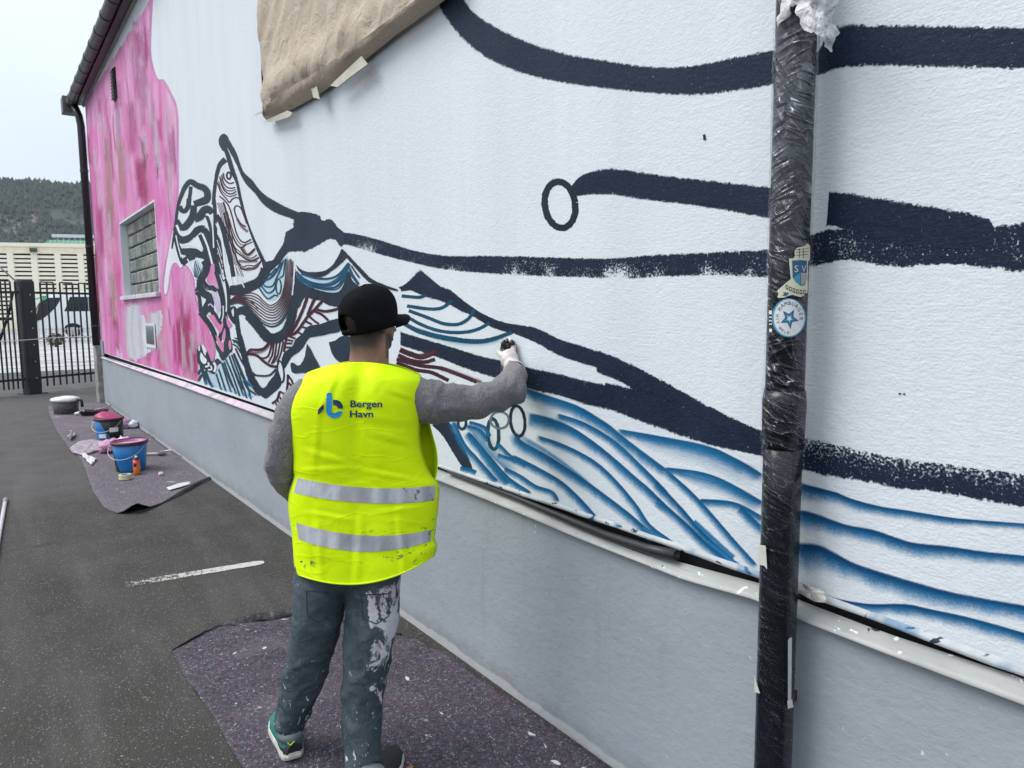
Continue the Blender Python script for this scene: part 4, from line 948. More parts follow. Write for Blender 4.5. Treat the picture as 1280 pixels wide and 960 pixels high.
for i in range(NZ+1):
    z = lerp(0.12, 2.44, i/NZ); ring_ = []; c = pipe_c(z)
    base = 0.0525 + (0.005 if abs(z-Zc) < 0.09 else 0.0)
    for k in range(NA):
        th = 2*math.pi*k/NA; u = th*1.2
        cr0 = abs(mnoise.noise(Vector((math.cos(th)*2.2, math.sin(th)*2.2, z*17 + th*1.6))))
        fold = max(0, 0.22-cr0)*0.010 + max(0, mnoise.noise(Vector((math.cos(th)*1.2, math.sin(th)*1.2, z*3.0))))*0.0045
        side = 0.006*max(0, math.cos(th))**8 + 0.003*max(0, -math.cos(th))**6
        r = base + fold*(1.0 if z > Zc-0.25 else 0.35) + side*(1 if z > 0.8 else 0.6)
        ring_.append(c + Vector((math.cos(th)*r, math.sin(th)*r, 0)))
    rr.append(ring_)
mb.grid([r + [r[0]] for r in rr], [[(k/NA*0.34, lerp(0.12, 2.44, i/NZ)) for k in range(NA+1)] for i in range(NZ+1)])
film = dpart(mb, 'plastic_film', film_mat(), smooth=True, uv=True)

def pipe_surface(px, py, r=0.0585):
    """Point on the pipe's skin seen at a measured photo position, with the angle round the pipe."""
    q = on_plane(px, py, (0, PY-r*0.8, 0), (0, 1, 0)); c = pipe_c(q.z)
    d = (EYE - c); d.z = 0; d.normalize(); sd = Vector((-d.y, d.x, 0))
    rr_ = ray(px, py); A_ = rr_.x**2+rr_.y**2; ox, oy = EYE.x-c.x, EYE.y-c.y
    B_ = ox*rr_.x+oy*rr_.y; C_ = ox*ox+oy*oy-r*r; disc = B_*B_-A_*C_
    if disc < 0: disc = 0
    t = (-B_-math.sqrt(disc))/A_; return EYE + rr_*t
def pipe_patch(name, pts, mat, r, parent=None):
    """Flat print wrapped round the pipe: a polygon in photo measurements, gridded for curvature."""
    P = arclen_resample([np.array(p, float) for p in pts] + [np.array(pts[0], float)], 40)[:-1]
    mb = MB(); c = sum(P)/len(P)
    rings_ = [[pipe_surface(*(c + (p-c)*k), r) for p in P] for k in (1.0, 0.75, 0.5, 0.25, 0.03)]
    mb.rings(rings_, cap=False)
    n = len(P); o = len(mb.v); mb.f.append(tuple(range(o-n, o))); mb.uv.append([(0, 0)]*n)
    return dpart(mb, name, mat, parent)
def flatpaint(name, c, rough=0.45): return plain(name, c, rough, 0, 0.08, 40)
M_stW = flatpaint('sticker_white', (0.66, 0.68, 0.70)); M_stC = flatpaint('sticker_cream', (0.58, 0.58, 0.44)); M_stB = flatpaint('sticker_blue', (0.02, 0.10, 0.20)); M_stK = flatpaint('sticker_ink', (0.02, 0.025, 0.035)); M_stT = flatpaint('sticker_teal', (0.05, 0.26, 0.40))
SX = lambda x: 950 + x/6.857
SY = lambda y: 290 + y/6.857
def S(*pts): return [(SX(x), SY(y)) for x, y in pts]
shield = pipe_patch('crest_sticker', S((248,228),(300,225),(300,185),(293,150),(330,128),(370,130),(415,92),(428,110),(428,230),(412,240),(408,430),(412,470),(404,520),(360,560),(300,545),(262,535),(225,560),(143,568),(162,538),(143,500),(195,510),(188,480),(240,430),(268,420),(262,390)), M_stC, 0.0600)
pipe_patch('shield_field', S((275,245),(340,240),(402,245),(402,400),(385,450),(355,465),(310,430),(280,390)), M_stB, 0.0604, shield)
pipe_patch('shield_lower', S((285,395),(345,350),(345,455),(310,425)), M_stT, 0.0607, shield)
pipe_patch('shield_lower', S((350,350),(402,350),(402,400),(385,440),(352,455)), flatpaint('sticker_grey', (0.30, 0.33, 0.33)), 0.0607, shield)
pipe_patch('ribbon_tail', S((195,515),(250,520),(225,548),(190,545),(208,530)), M_stB, 0.0607, shield)
circ = lambda cx_, cy_, rx, ry, n=36: [(cx_+rx*math.cos(2*math.pi*k/n), cy_+ry*math.sin(2*math.pi*k/n)) for k in range(n)]
rstk = pipe_patch('round_sticker', S(*circ(247, 735, 146, 168)), M_stT, 0.0610)
pipe_patch('sticker_disc', S(*circ(250, 735, 132, 158)), M_stW, 0.0614, rstk)
def star(cx_, cy_, ro, ri, ph=-90):
    return [(cx_+(ro if k % 2 == 0 else ri)*math.cos(R_(ph+36*k)), cy_+(ro if k % 2 == 0 else ri)*1.08*math.sin(R_(ph+36*k))) for k in range(10)]
pipe_patch('star', S(*star(252, 742, 84, 36, 84)), M_stB, 0.0618, rstk)
pipe_patch('star_glow', S(*star(252, 742, 52, 22, 84)), M_stT, 0.0621, rstk)
pipe_patch('star_core', S(*star(252, 742, 26, 12, 84)), M_stW, 0.0624, rstk)
for (y0, y1) in ((672, 705), (725, 735), (755, 765), (785, 795), (830, 858)):
    pipe_patch('label_edge', S((78,y0),(102,y0),(102,y1),(78,y1)), M_stW, 0.0608, rstk)
def text_mesh(body, size=1.0):
    cu = bpy.data.curves.new('txt', 'FONT'); cu.body = body; cu.size = size; cu.align_x = 'CENTER'; cu.align_y = 'CENTER'; cu.resolution_u = 3
    o = bpy.data.objects.new('txt', cu); col.objects.link(o); dg = bpy.context.evaluated_depsgraph_get()
    me = bpy.data.meshes.new_from_object(o.evaluated_get(dg)); v = [tuple(q.co) for q in me.vertices]; f = [tuple(p.vertices) for p in me.polygons]
    bpy.data.objects.remove(o, do_unlink=True); bpy.data.meshes.remove(me); return v, f
def pipe_letter(ch, x, y, size, rot, mat, r, parent, sx=1.0):
    v, f = text_mesh(ch, 1.0); a = R_(rot); out = []
    for px_, py_, _ in v:
        u, w = px_*size*sx, -py_*size
        out.append(pipe_surface(SX(x+u*math.cos(a)-w*math.sin(a)), SY(y+u*math.sin(a)+w*math.cos(a)), r))
    mb = MB(); mb.add(out, f); dpart(mb, 'lettering', mat, parent)
for k, ch in enumerate('HAMBURGER'):
    a = -142 + k*18.0
    pipe_letter(ch, 250+104*math.cos(R_(a)), 738+128*math.sin(R_(a)), 46, a+90, M_stK, 0.0622, rstk, 0.9)
for k, ch in enumerate('HIT WELP'):
    a = 190 - k*13.5
    if ch != ' ': pipe_letter(ch, 250+106*math.cos(R_(a)), 738+130*math.sin(R_(a)), 38, a+90 if False else a-90, M_stK, 0.0622, rstk, 0.9)
pipe_letter('S', 312, 318, 82, 0, M_stC, 0.0611, shield); pipe_letter('V', 376, 318, 82, 0, M_stC, 0.0611, shield, 0.8)
for k in range(6):           # lettering on the ribbon, too worn to read
    x_, y_ = 232+30*k, 476+[0,15,27,35,39,40][k]; dy_ = [10,8,6,3,1,0][k]
    pipe_patch('ribbon_mark', S((x_-10,y_-18-dy_),(x_+10,y_-18+dy_*0.3),(x_+8,y_+18+dy_*0.3),(x_-13,y_+16-dy_)), M_stK, 0.0607, shield); pipe_patch('ribbon_mark', S((x_-5,y_-10-dy_*0.6),(x_+5,y_-10),(x_+3,y_+9),(x_-7,y_+8-dy_*0.6)), M_stC, 0.0610, shield)
for yy in (150, 175, 200): pipe_patch('crown_line', S((305,yy),(412,yy-12),(412,yy-8),(305,yy+4)), M_stK, 0.0605, shield)
for xx in (335, 370): pipe_patch('crown_line', S((xx,140),(xx+5,140),(xx+5,226),(xx,226)), M_stK, 0.0606, shield)
# tape pieces on the pipe
M_tape = plain('masking_tape', (0.55, 0.56, 0.50), 0.6, 0, 0.1, 20)
pipe_patch('tape_scrap', [(948,681),(957,682),(959,712),(955,707),(948,706)], M_tape, 0.0600)
pipe_patch('tape_scrap', [(943,845),(947,858),(950,867),(943,865)], M_tape, 0.0600)
pipe_patch('paint_drip', [(985,800),(990,795),(989,880),(985,882)], flatpaint('drip_white', (0.45, 0.47, 0.47)), 0.0600)
pipe_patch('paint_drip', [(984,876),(990,874),(992,884),(985,886)], flatpaint('drip_white2', (0.55, 0.56, 0.55)), 0.0604)

# crumpled bag hanging at the top of the pipe
def bag_mat(name, c, a0, a1):
    t = NT(name); p = t.pos(); n = t.noise(p, 26, 4, 0.6, 0.8)
    x, y, z = t.sep(p)
    t.set(Base_Color=t.mix(t.mapr(n, 0.3, 0.7), tuple(q*0.85 for q in c), c), Roughness=0.3, Alpha=t.mapr(n, 0.35, 0.65, a0, a1), Transmission_Weight=0.0, Subsurface_Weight=0.0, Normal=t.bump(n, 0.8, 0.02))
    return t.m
def crumple(pts_rows, amp, sd, fr=14):
    out = []
    for r in pts_rows:
        out.append([Vector(p) + Vector((fbm(p[0]*fr, p[1]*fr+sd, p[2]*fr), fbm(p[0]*fr+9, p[1]*fr, p[2]*fr+sd), fbm(p[0]*fr, p[1]*fr+sd, p[2]*fr+17)))*amp for p in r])
    return out
mb = MB(); rows = []
left_e = [(968,-30),(970,0),(972,28),(985,26)]; right_e = [(1052,-30),(1046,0),(1044,40),(1040,52)]
lowe = [(972,30),(986,22),(990,6),(1000,18),(1008,40),(1018,50),(1030,46),(1036,56),(1041,62),(1044,40)]
low = arclen_resample([np.array(p, float) for p in lowe], 46)
for i in range(24):
    k = i/23; row = []
    for j, q in enumerate(low):
        xx = lerp(966, 1050, j/45); top = np.array((xx, -60.0)); p = lerp(top, q, k)
        th = (j/45-0.5)*2; off = 0.180 + 0.030*math.cos(th*1.6) - 0.040*abs(th)**2 + 0.01*math.sin(k*6)
        w = on_wall(p[0], p[1], off); row.append((w.x, w.y, w.z))
    rows.append(row)
mb.grid(crumple(rows, 0.020, 4.0, 24))
bag = mb.build('plastic_sheet', bag_mat('milky_plastic', (0.86, 0.86, 0.88), 0.55, 1.0), smooth=True)
tag(bag, 'crumpled white plastic sheet bunched round the top of the drainpipe', 'plastic sheet')

# loose black pipe lying in the ledge
mb = MB(); tp = [on_wall(x, y, 0.010) for x, y in ((560,590),(640,620),(700,645),(760,670),(810,686),(846,694))]
mb.tube(tp, [0.006, 0.010, 0.014, 0.017, 0.018, 0.018], 14, cap=False)
tb = mb.build('loose_pipe', plain('dull_black_plastic', (0.022, 0.024, 0.027), 0.45, 0, 0.25), smooth=True)
md = tb.modifiers.new('wall', 'SOLIDIFY'); md.thickness = 0.003
tag(tb, 'thin black plastic tube lying in the gap above the grey plinth', 'pipe')
# torn tape ends beside the pipe on the ledge
def wall_patch(name, pts, off, mat, amp=0.0, parent=None, th=0.001):
    P = arclen_resample([np.array(p, float) for p in pts] + [np.array(pts[0], float)], 40)[:-1]; c = sum(P)/len(P)
    mb = MB(); rr_ = []
    for k in (1.0, 0.7, 0.4, 0.05):
        r = []
        for p in P:
            q = c + (p-c)*k; o_ = off + amp*fbm(q[0]*0.13, q[1]*0.13, 2.0); w = on_wall(q[0], q[1], o_); r.append((w.x, w.y, w.z))
        rr_.append(r)
    mb.rings(rr_, cap=False); n = len(P); o = len(mb.v); mb.f.append(tuple(range(o-n, o))); mb.uv.append([(0, 0)]*n)
    ob = mb.build(name, mat, parent, smooth=True); md = ob.modifiers.new('t', 'SOLIDIFY'); md.thickness = th; return ob
tag(wall_patch('tape_strip', [(996,726),(1012,733),(1030,738),(1034,754),(1018,752),(1000,742)], 0.035, plain('torn_tape', (0.56, 0.57, 0.52), 0.55, 0, 0.15, 30), 0.012), 'torn strip of pale masking tape curling off the ledge right of the drainpipe', 'tape')

# ================================================================== brown paper over the upper window
def paper_mat():
    t = NT('brown_paper'); p = t.pos()
    n = t.noise(t.scale(p, (2, 1, 1)), 3, 5, 0.6); g_ = t.noise(t.scale(p, (40, 40, 2)), 2, 3)
    c = t.mix(t.mapr(n, 0.3, 0.7), (0.44, 0.355, 0.275), (0.55, 0.455, 0.36)); c = t.mix(t.mapr(g_, 0.5, 0.7, 0, 0.25), c, (0.30, 0.23, 0.17))
    h = t.noise(p, 9, 5, 0.6, 0.8)
    return t.set(Base_Color=c, Roughness=0.75, Normal=t.bump(h, 0.7, 0.03))
M_paper = paper_mat()
cover = empty('paper_cover', (-5.5, -0.02, 3.1))
tag(cover, 'sheet of crumpled brown paper taped over the opening high on the white wall', 'paper')
def cpart(mb, name, mat, parent=None, smooth=True, **kw):
    o = mb.build(name, mat, None, smooth=smooth, **kw); o.parent = parent or cover
    if parent is None: o.matrix_parent_inverse = Matrix.Translation(cover.location).inverted()
    return o
fold = [(329,136),(356,112),(389,94),(450,52),(494,19),(530,-8),(575,-40)]
lowr = [(333,150),(367,136),(401,117),(459,73),(494,45),(544,9),(590,-24)]
fx = [on_wall(x, y, 0.105) for x, y in fold]; lx = [on_wall(x, y, 0.03) for x, y in lowr]
fz = lambda x: float(np.interp(x, [p.x for p in fx], [p.z for p in fx])); lz = lambda x: float(np.interp(x, [p.x for p in lx], [p.z for p in lx]))
X0p, X1p = fx[0].x, -2.75
rows = []; 
for j in range(34):
    row = []
    for i in range(70):
        x = lerp(X0p, X1p, i/69); z = lerp(fz(x), 4.75, (j/33)**1.2)
        y = -0.105 + 0.030*fbm(x*2.2 + z*0.8, z*1.1, 1.0) + 0.022*abs(fbm(x*4 - z*3, z*1.6, 6.0)) - 0.02*math.sin(min(1, j/6)*math.pi)
        row.append((x, y if j else -0.108 + 0.006*fbm(x*6, 2), z))
    rows.append(row)
mb = MB(); mb.grid(rows); sheet = cpart(mb, 'sheet', M_paper)
top_row = rows[0]
rows = []
for k in range(7):
    row = []
    for i in range(70):
        x = lerp(X0p, X1p, i/69); s = k/6; a = Vector(top_row[i]); b = Vector((lerp(lx[0].x, X1p, i/69), -0.030, 0)); b.z = lz(b.x)
        p = a.lerp(b, s); p.y += -0.016*math.sin(s*math.pi) + 0.010*fbm(x*5, s*2.0, 3)*math.sin(s*math.pi); p.z -= 0.006*math.sin(s*math.pi)
        row.append(p)
    rows.append(row)
mb = MB(); mb.grid(rows, flip=True); cpart(mb, 'folded_hem', M_paper)
rows = []
for j in range(30):
    z = lerp(fz(X0p)-0.03, 4.75, j/29)
    rows.append([(X0p + 0.02*fbm(z*3, 1), -0.107, z), (X0p-0.06+0.02*fbm(z*2.4, 8), -0.075, z), (X0p-0.085+0.015*fbm(z*3.3, 5), -0.02, z), (X0p-0.09, -0.003, z)])
mb = MB(); mb.grid(rows); cpart(mb, 'side_return', plain('paper_side', (0.40, 0.36, 0.29), 0.75, 0, 0.15))
M_mtape = plain('paper_tape', (0.56, 0.53, 0.44), 0.6, 0, 0.12, 12)
for pts, off in (([(413,107),(452,70),(460,80),(437,97),(422,109)], 0.075), ([(388,106),(396,107),(400,124),(392,122)], 0.075), ([(333,150),(360,138),(366,141),(362,146),(340,153),(331,152)], 0.06), ([(317,144),(328,138),(328,141),(319,145)], 0.05)):
    P = [np.array(p, float) for p in pts]; mb = MB(); vs_ = []
    for p in P:
        w = on_wall(p[0], p[1], off + 0.004*fbm(p[0], p[1])); vs_.append((w.x, w.y, w.z))
    mb.add(vs_, [tuple(range(len(vs_)))]); o = cpart(mb, 'tape', M_mtape, smooth=False); md = o.modifiers.new('t', 'SOLIDIFY'); md.thickness = 0.002

# reference print taped to the pink wall
ref = MB(); q0, q1 = on_wall(181, 404, 0.012), on_wall(195, 436, 0.012)
ref.box(q0.x, q1.x, -0.014, -0.010, q1.z, q0.z)
rp = ref.build('reference_print', plain('print_paper', (0.68, 0.70, 0.72), 0.5)); tag(rp, 'small photo print taped on the pink wall below the glass block window', 'photo print')
def print_mat():
    t = NT('print_ink'); p = t.pos(); n = t.noise(p, 14, 3)
    return t.set(Base_Color=t.ramp(t.math('ADD', t.mapr(t.sep(p)[2], q1.z, q0.z, 0.0, 0.5), t.math('MULTIPLY', n, 0.5)), [(0.3, (0.03, 0.035, 0.04)), (0.55, (0.09, 0.10, 0.12)), (0.8, (0.35, 0.38, 0.42))]), Roughness=0.35)
ref = MB(); ref.box(q0.x+0.07, q1.x-0.07, -0.017, -0.0145, q1.z+0.05, q0.z-0.03); ref.build('picture', print_mat(), rp)

# ================================================================== drop cloths
def felt_mat(name, c0, c1, lite):
    t = NT(name); p = t.pos()
    f = t.noise(p, 60, 4, 0.8, 0.6); col_ = t.noise(p, 42, 3, 0.75, color=True)
    c = t.mix(t.mapr(f, 0.32, 0.68), c0, c1)
    hs = t.sep(col_)
    c = t.mix(t.mapr(hs[0], 0.56, 0.66, 0, 0.7), c, (0.16, 0.075, 0.10)); c = t.mix(t.mapr(hs[1], 0.57, 0.67, 0, 0.7), c, (0.06, 0.09, 0.17))
    c = t.mix(t.mapr(t.noise(p, 80, 3, 0.7, 1.0), 0.58, 0.66, 0, 0.85), c, lite)
    c = t.mix(t.mapr(t.noise(p, 1.6, 4, 0.6), 0.55, 0.75, 0, 0.35), c, (0.25, 0.23, 0.26))
    c = splatter(t, c, p, [(11, 0.70, (0.60, 0.58, 0.57)), (3.5, 0.70, (0.34, 0.32, 0.34)), (7, 0.75, (0.03, 0.16, 0.30)), (8.5, 0.755, (0.42, 0.05, 0.07)), (13, 0.76, (0.55, 0.40, 0.10)), (6, 0.76, (0.50, 0.20, 0.10))])
    return t.set(Base_Color=c, Roughness=0.95, Normal=t.bump(f, 0.8, 0.006))
M_felt = felt_mat('felt_cloth', (0.014, 0.011, 0.015), (0.088, 0.072, 0.092), (0.36, 0.34, 0.37))
M_felt2 = felt_mat('felt_cloth_pale', (0.055, 0.048, 0.057), (0.165, 0.145, 0.165), (0.45, 0.43, 0.46))
M_under = plain('cloth_underside', (0.022, 0.021, 0.023), 0.5, 0, 0.4, 15, 0.01, 30)
def cloth(name, outline, mat, step, hfun):
    """A cloth lying on the ground: outline polygon in metres, gridded and given gentle waves."""
    O = outline; xs_ = [p[0] for p in O]; ys_ = [p[1] for p in O]
    bm_ = bmesh.new(); 
    vs_ = [bm_.verts.new((p[0], p[1], 0)) for p in arclen_resample([np.array(p, float) for p in O] + [np.array(O[0], float)], 220)[:-1]]
    f_ = bm_.faces.new(vs_)
    geom = bm_.verts[:] + bm_.edges[:] + bm_.faces[:]
    x = min(xs_)
    while x < max(xs_):
        x += step; bmesh.ops.bisect_plane(bm_, geom=bm_.verts[:]+bm_.edges[:]+bm_.faces[:], plane_co=(x, 0, 0), plane_no=(1, 0, 0))
    y = min(ys_)
    while y < max(ys_):
        y += step; bmesh.ops.bisect_plane(bm_, geom=bm_.verts[:]+bm_.edges[:]+bm_.faces[:], plane_co=(0, y, 0), plane_no=(0, 1, 0))
    for v in bm_.verts:
        v.co.z = hfun(v.co.x, v.co.y)
    for f in bm_.faces: f.smooth = True
    me = bpy.data.meshes.new(name); bm_.to_mesh(me); bm_.free(); me.materials.append(mat)
    o = bpy.data.objects.new(name, me); col.objects.link(o)
    md = o.modifiers.new('t', 'SOLIDIFY'); md.thickness = 0.005; md.offset = 1
    return o
def gpts(px): return [tuple(on_ground(x, y))[:2] for x, y in px]
c1 = gpts([(215,815),(262,789),(300,779),(345,772),(380,770),(430,778),(502,795)])
near = c1 + [(-2.95, -0.045), (-2.2, -0.03), (-0.6, -0.03), (-0.4, -1.05), (-1.6, -1.10), (-2.62, -1.135), (-3.1, -1.125), (-3.5, -1.15)]
def h1(x, y):
    b = 0.004 + 0.004*abs(fbm(x*1.5, y*1.5, 3)) + 0.014*max(0, 1-abs(fbm(x*0.9+y*0.5, y*1.1-x*0.4, 6.2, 2))*7) + 0.008*max(0, 1-abs(fbm(x*1.6-y*0.8, y*1.3, 11.0, 2))*8)
    fold_ = math.exp(-((x+3.80)/0.06)**2)*(0.5+0.5*fbm(x*2, y*5, 1))
    return b + 0.035*max(0, fold_)*(1 if y > -0.95 else 0.2)
near_cloth = cloth('drop_cloth', near, M_felt, 0.04, h1)
tag(near_cloth, 'dark purple speckled felt drop cloth under the painter along the wall', 'drop cloth', None)
# rumpled edge turned over at the back of the near cloth
mb = MB(); rows = []
ed = catmull([np.array(p) for p in c1], 0.03); ed = arclen_resample(ed, 70)
for i, p in enumerate(ed):
    k = i/69; a = max(0.0, min(1.0, (k-0.10)*5)) * max(0.0, min(1.0, (1.0-k)*6)); wdt = (0.085 + 0.05*fbm(k*9, 1.3))*a + 0.003
    hgt = (0.030 + 0.035*abs(fbm(k*11, 4.1)))*a
    row = []
    for s in range(9):
        th = s/8*math.pi*1.05
        row.append((p[0] - 0.03*a + wdt*(1-math.cos(th))/2 + 0.015*a*fbm(k*14, s*0.6), p[1] - 0.0 + 0.02*a*fbm(k*8, s*0.4, 7), 0.006 + hgt*math.sin(th) + (0.012 if s == 8 else 0)))
    rows.append(row)
mb.grid(rows); o = mb.build('turned_edge', M_under, near_cloth, smooth=True)
md = o.modifiers.new('t', 'SOLIDIFY'); md.thickness = 0.004

c2 = gpts([(268,597),(248,606),(215,624),(190,636),(168,643),(148,643),(130,634),(115,612),(108,590),(100,572),(85,558),(72,540),(62,518),(60,508),(95,505),(131,502)])
far = c2 + [(-15.2, -0.03), (-12, -0.02), (-9.5, -0.02)]
hq = on_ground(170, 641)
def h2(x, y):
    hump = 0.085*math.exp(-((y-hq.y)/0.085)**2)*math.exp(-max(0, hq.x+0.02-x)**2/0.035)
    side_ = 0.03*math.exp(-((y-hq.y-0.28)/0.16)**2)*math.exp(-max(0, hq.x-x)**2/0.02)
    e = math.exp(-((x+6.95+0.3*(y+0.5))/0.22)**2)
    w = max(0, fbm(x*0.8, y*2.0, 5))
    return 0.004 + hump + side_ + 0.012*w + 0.02*max(0, 1-abs(fbm(x*0.55, y*0.5, 9))*9)*(1 if x < -8 else 0)
far_cloth = cloth('drop_cloth', far, M_felt2, 0.055, h2)
tag(far_cloth, 'long pale grey felt drop cloth under the paint buckets by the corner', 'drop cloth')
# its front edge rolls up and back, opening like a tunnel at the corner
mb = MB(); rows = []; ed = arclen_resample(catmull([np.array(p) for p in c2[:5]], 0.03), 80)
for i, p in enumerate(ed):
    k = i/79; d = ed[min(i+1, 79)]-ed[max(i-1, 0)]; d = d/np.linalg.norm(d); n_in = np.array((d[1], -d[0]))
    if n_in[0] > 0: n_in = -n_in
    r = float(np.interp(k, [0, 0.1, 0.45, 0.66, 0.76, 0.84, 0.90, 1.0], [0.010, 0.016, 0.020, 0.008, 0.003, 0.003, 0.002, 0.002])) * (1+0.15*fbm(k*12, 3.3))
    mx_ = float(np.interp(k, [0, 0.45, 0.7, 0.82, 0.9, 1], [0.8, 0.9, 1.25, 1.15, 0.6, 0.4]))*math.pi
    row = []
    for s_ in range(14):
        ph_ = s_/13*mx_
        row.append((p[0] - n_in[0]*r*math.sin(ph_) + n_in[0]*0.01, p[1] - n_in[1]*r*math.sin(ph_) + n_in[1]*0.01, 0.007 + r*(1-math.cos(ph_))))
    rows.append(row)
mb.grid(rows); o = mb.build('rolled_edge', M_felt2, far_cloth, smooth=True); md = o.modifiers.new('t', 'SOLIDIFY'); md.thickness = 0.005

# ================================================================== painting kit on the far cloth
def thing_at(name, px, py, label, cat, rz=0.0, z=0.012, group=None):
    p = on_ground(px, py); o = empty(name, (p.x, p.y, z), rz); return tag(o, label, cat, group)
def kpart(mb, name, mat, parent, smooth=True, **kw): return mb.build(name, mat, parent, smooth=smooth, **kw)
def bucket_mat(name, drips, black):
    t = NT(name); p = t.obj(); x, y, z = t.sep(p)
    c = t.mix(t.mapr(t.math('ADD', t.math('MULTIPLY', x, black[0]), t.math('MULTIPLY', z, black[1])), black[2], black[2]+0.004), (0.012, 0.014, 0.016), (0.012, 0.17, 0.46))
    c = t.mix(t.mapr(t.math('ADD', z, t.math('MULTIPLY', t.noise(t.scale(p, (3, 3, 1)), 9, 3), 0.10)), 0.335, 0.345), c, drips)
    return t.set(Base_Color=c, Roughness=0.35)
M_pinkp = plain('pink_wet_paint', (0.62, 0.20, 0.42), 0.3, 0, 0.2, 20); M_pinkpale = plain('pale_pink_paint', (0.66, 0.50, 0.60), 0.35, 0, 0.15, 15)
M_wire = plain('handle_wire', (0.5, 0.5, 0.5), 0.4, 0.6); M_rim = plain('dark_rim', (0.05, 0.02, 0.035), 0.4, 0, 0.4, 30); M_whitep = plain('white_paint_film', (0.72, 0.72, 0.70), 0.45, 0, 0.15, 20)
def bucket(t, r0, r1, h, mat, rim):
    n = 28; mb = MB(); prof = [(r0*0.97, 0.0), (r0, 0.01), (lerp(r0, r1, 0.5), h*0.5), (r1, h), (r1-0.004, h), (lerp(r0, r1, 0.8)-0.006, h*0.8)]
    mb.rings([[(r*math.cos(2*math.pi*k/n), r*math.sin(2*math.pi*k/n), z) for k in range(n)] for r, z in prof]); kpart(mb, 'body', mat, t)
    mb = MB(); mb.rings([[(r*math.cos(2*math.pi*k/n), r*math.sin(2*math.pi*k/n), z) for k in range(n)] for r, z in [(r1+0.002, h-0.03), (r1+0.010, h-0.025), (r1+0.010, h+0.004), (r1-0.006, h+0.004)]], cap=False); kpart(mb, 'rim', rim, t)
    mb = MB(); mb.tube([((r1+0.012)*math.cos(a)*1.0, -(r1*0.98)*0.55*math.sin(a) - 0.05 - 0.08*math.sin(a), h-0.04 - 0.13*math.sin(a)) for a in [math.pi*k/14 for k in range(15)]], 0.0028, 6); kpart(mb, 'handle', M_wire, t)
CAMROT = math.atan2(AX[1][2], AX[0][2]) - math.pi/2      # local -y towards the viewer
b1 = thing_at('paint_bucket', 164, 588, 'open blue and black bucket of pale pink paint beside the spray can', 'bucket', CAMROT)
bucket(b1, 0.145, 0.178, 0.32, bucket_mat('blue_bucket_print', (0.45, 0.10, 0.26), (1.0, 0.35, -0.045)), M_rim)
mb = MB(); mb.tube([(0,0,0.275),(0,0,0.288)], [0.160, 0.160], 28); kpart(mb, 'paint', M_pinkpale, b1)
b2 = thing_at('paint_bucket', 138, 550, 'closed blue bucket with a pink stained lid behind the open bucket', 'bucket', CAMROT)
bucket(b2, 0.16, 0.175, 0.30, bucket_mat('blue_bucket_print_b', (0.02, 0.02, 0.025), (-1.0, -0.55, -0.11)), plain('black_lid_rim', (0.03, 0.02, 0.025), 0.4))
mb = MB(); mb.tube([(0,0,0.295),(0,0,0.318),(0.01,0.0,0.345)], [0.172, 0.165, 0.11], 24); kpart(mb, 'lid', plain('magenta_lid', (0.40, 0.035, 0.14), 0.45, 0, 0.3, 20), b2)
for (x, z, w, h) in ((-0.055, 0.045, 0.10, 0.055), (0.085, 0.12, 0.075, 0.06)):
    mb = MB(); mb.grid([[(x+i*w/4, -math.sqrt(max(0.0, 0.176**2-(x+i*w/4)**2))-0.002, z+j*h) for i in range(5)] for j in (0, 1)]); kpart(mb, 'label', M_whitep, b2)
# orange spray can
sc_ = thing_at('spray_can', 171.5, 594, 'orange spray can standing in front of the open bucket', 'spray can', CAMROT)
def can(t, r, h, body, top, nozzle):
    n = 20; rg = lambda pr: [[(a*math.cos(2*math.pi*k/n), a*math.sin(2*math.pi*k/n), z) for k in range(n)] for a, z in pr]
    kpart(MB().rings(rg([(r*0.94,0),(r,0.006),(r,h*0.80)])), 'body', body, t)
    kpart(MB().rings(rg([(r,h*0.80),(r*1.03,h*0.805),(r*0.98,h*0.84),(r*0.6,h*0.90),(r*0.58,h*0.91)])), 'shoulder', top, t)
    kpart(MB().rings(rg([(r*0.42,h*0.91),(r*0.42,h*0.955),(r*0.24,h*0.96),(r*0.22,h)])), 'nozzle', nozzle, t)
def can_mat():
    t = NT('orange_can_print'); x, y, z = t.sep(t.obj())
    c = t.ramp(t.mapr(z, 0.0, 0.16), [(0.0, (0.62, 0.20, 0.02)), (0.5, (0.66, 0.12, 0.02)), (0.9, (0.55, 0.05, 0.03))])
    return t.set(Base_Color=c, Roughness=0.3, Metallic=0.1)
can(sc_, 0.034, 0.20, can_mat(), plain('black_can_shoulder', (0.02, 0.02, 0.022), 0.35), M_whitep)
mb = MB(); mb.grid([[(0.0345*math.sin(a), -0.0352*math.cos(a), z) for a in [lerp(-0.5, 0.5, i/6) for i in range(7)]] for z in (0.085, 0.125)]); kpart(mb, 'emblem', plain('can_emblem', (0.03, 0.02, 0.02), 0.4), sc_)
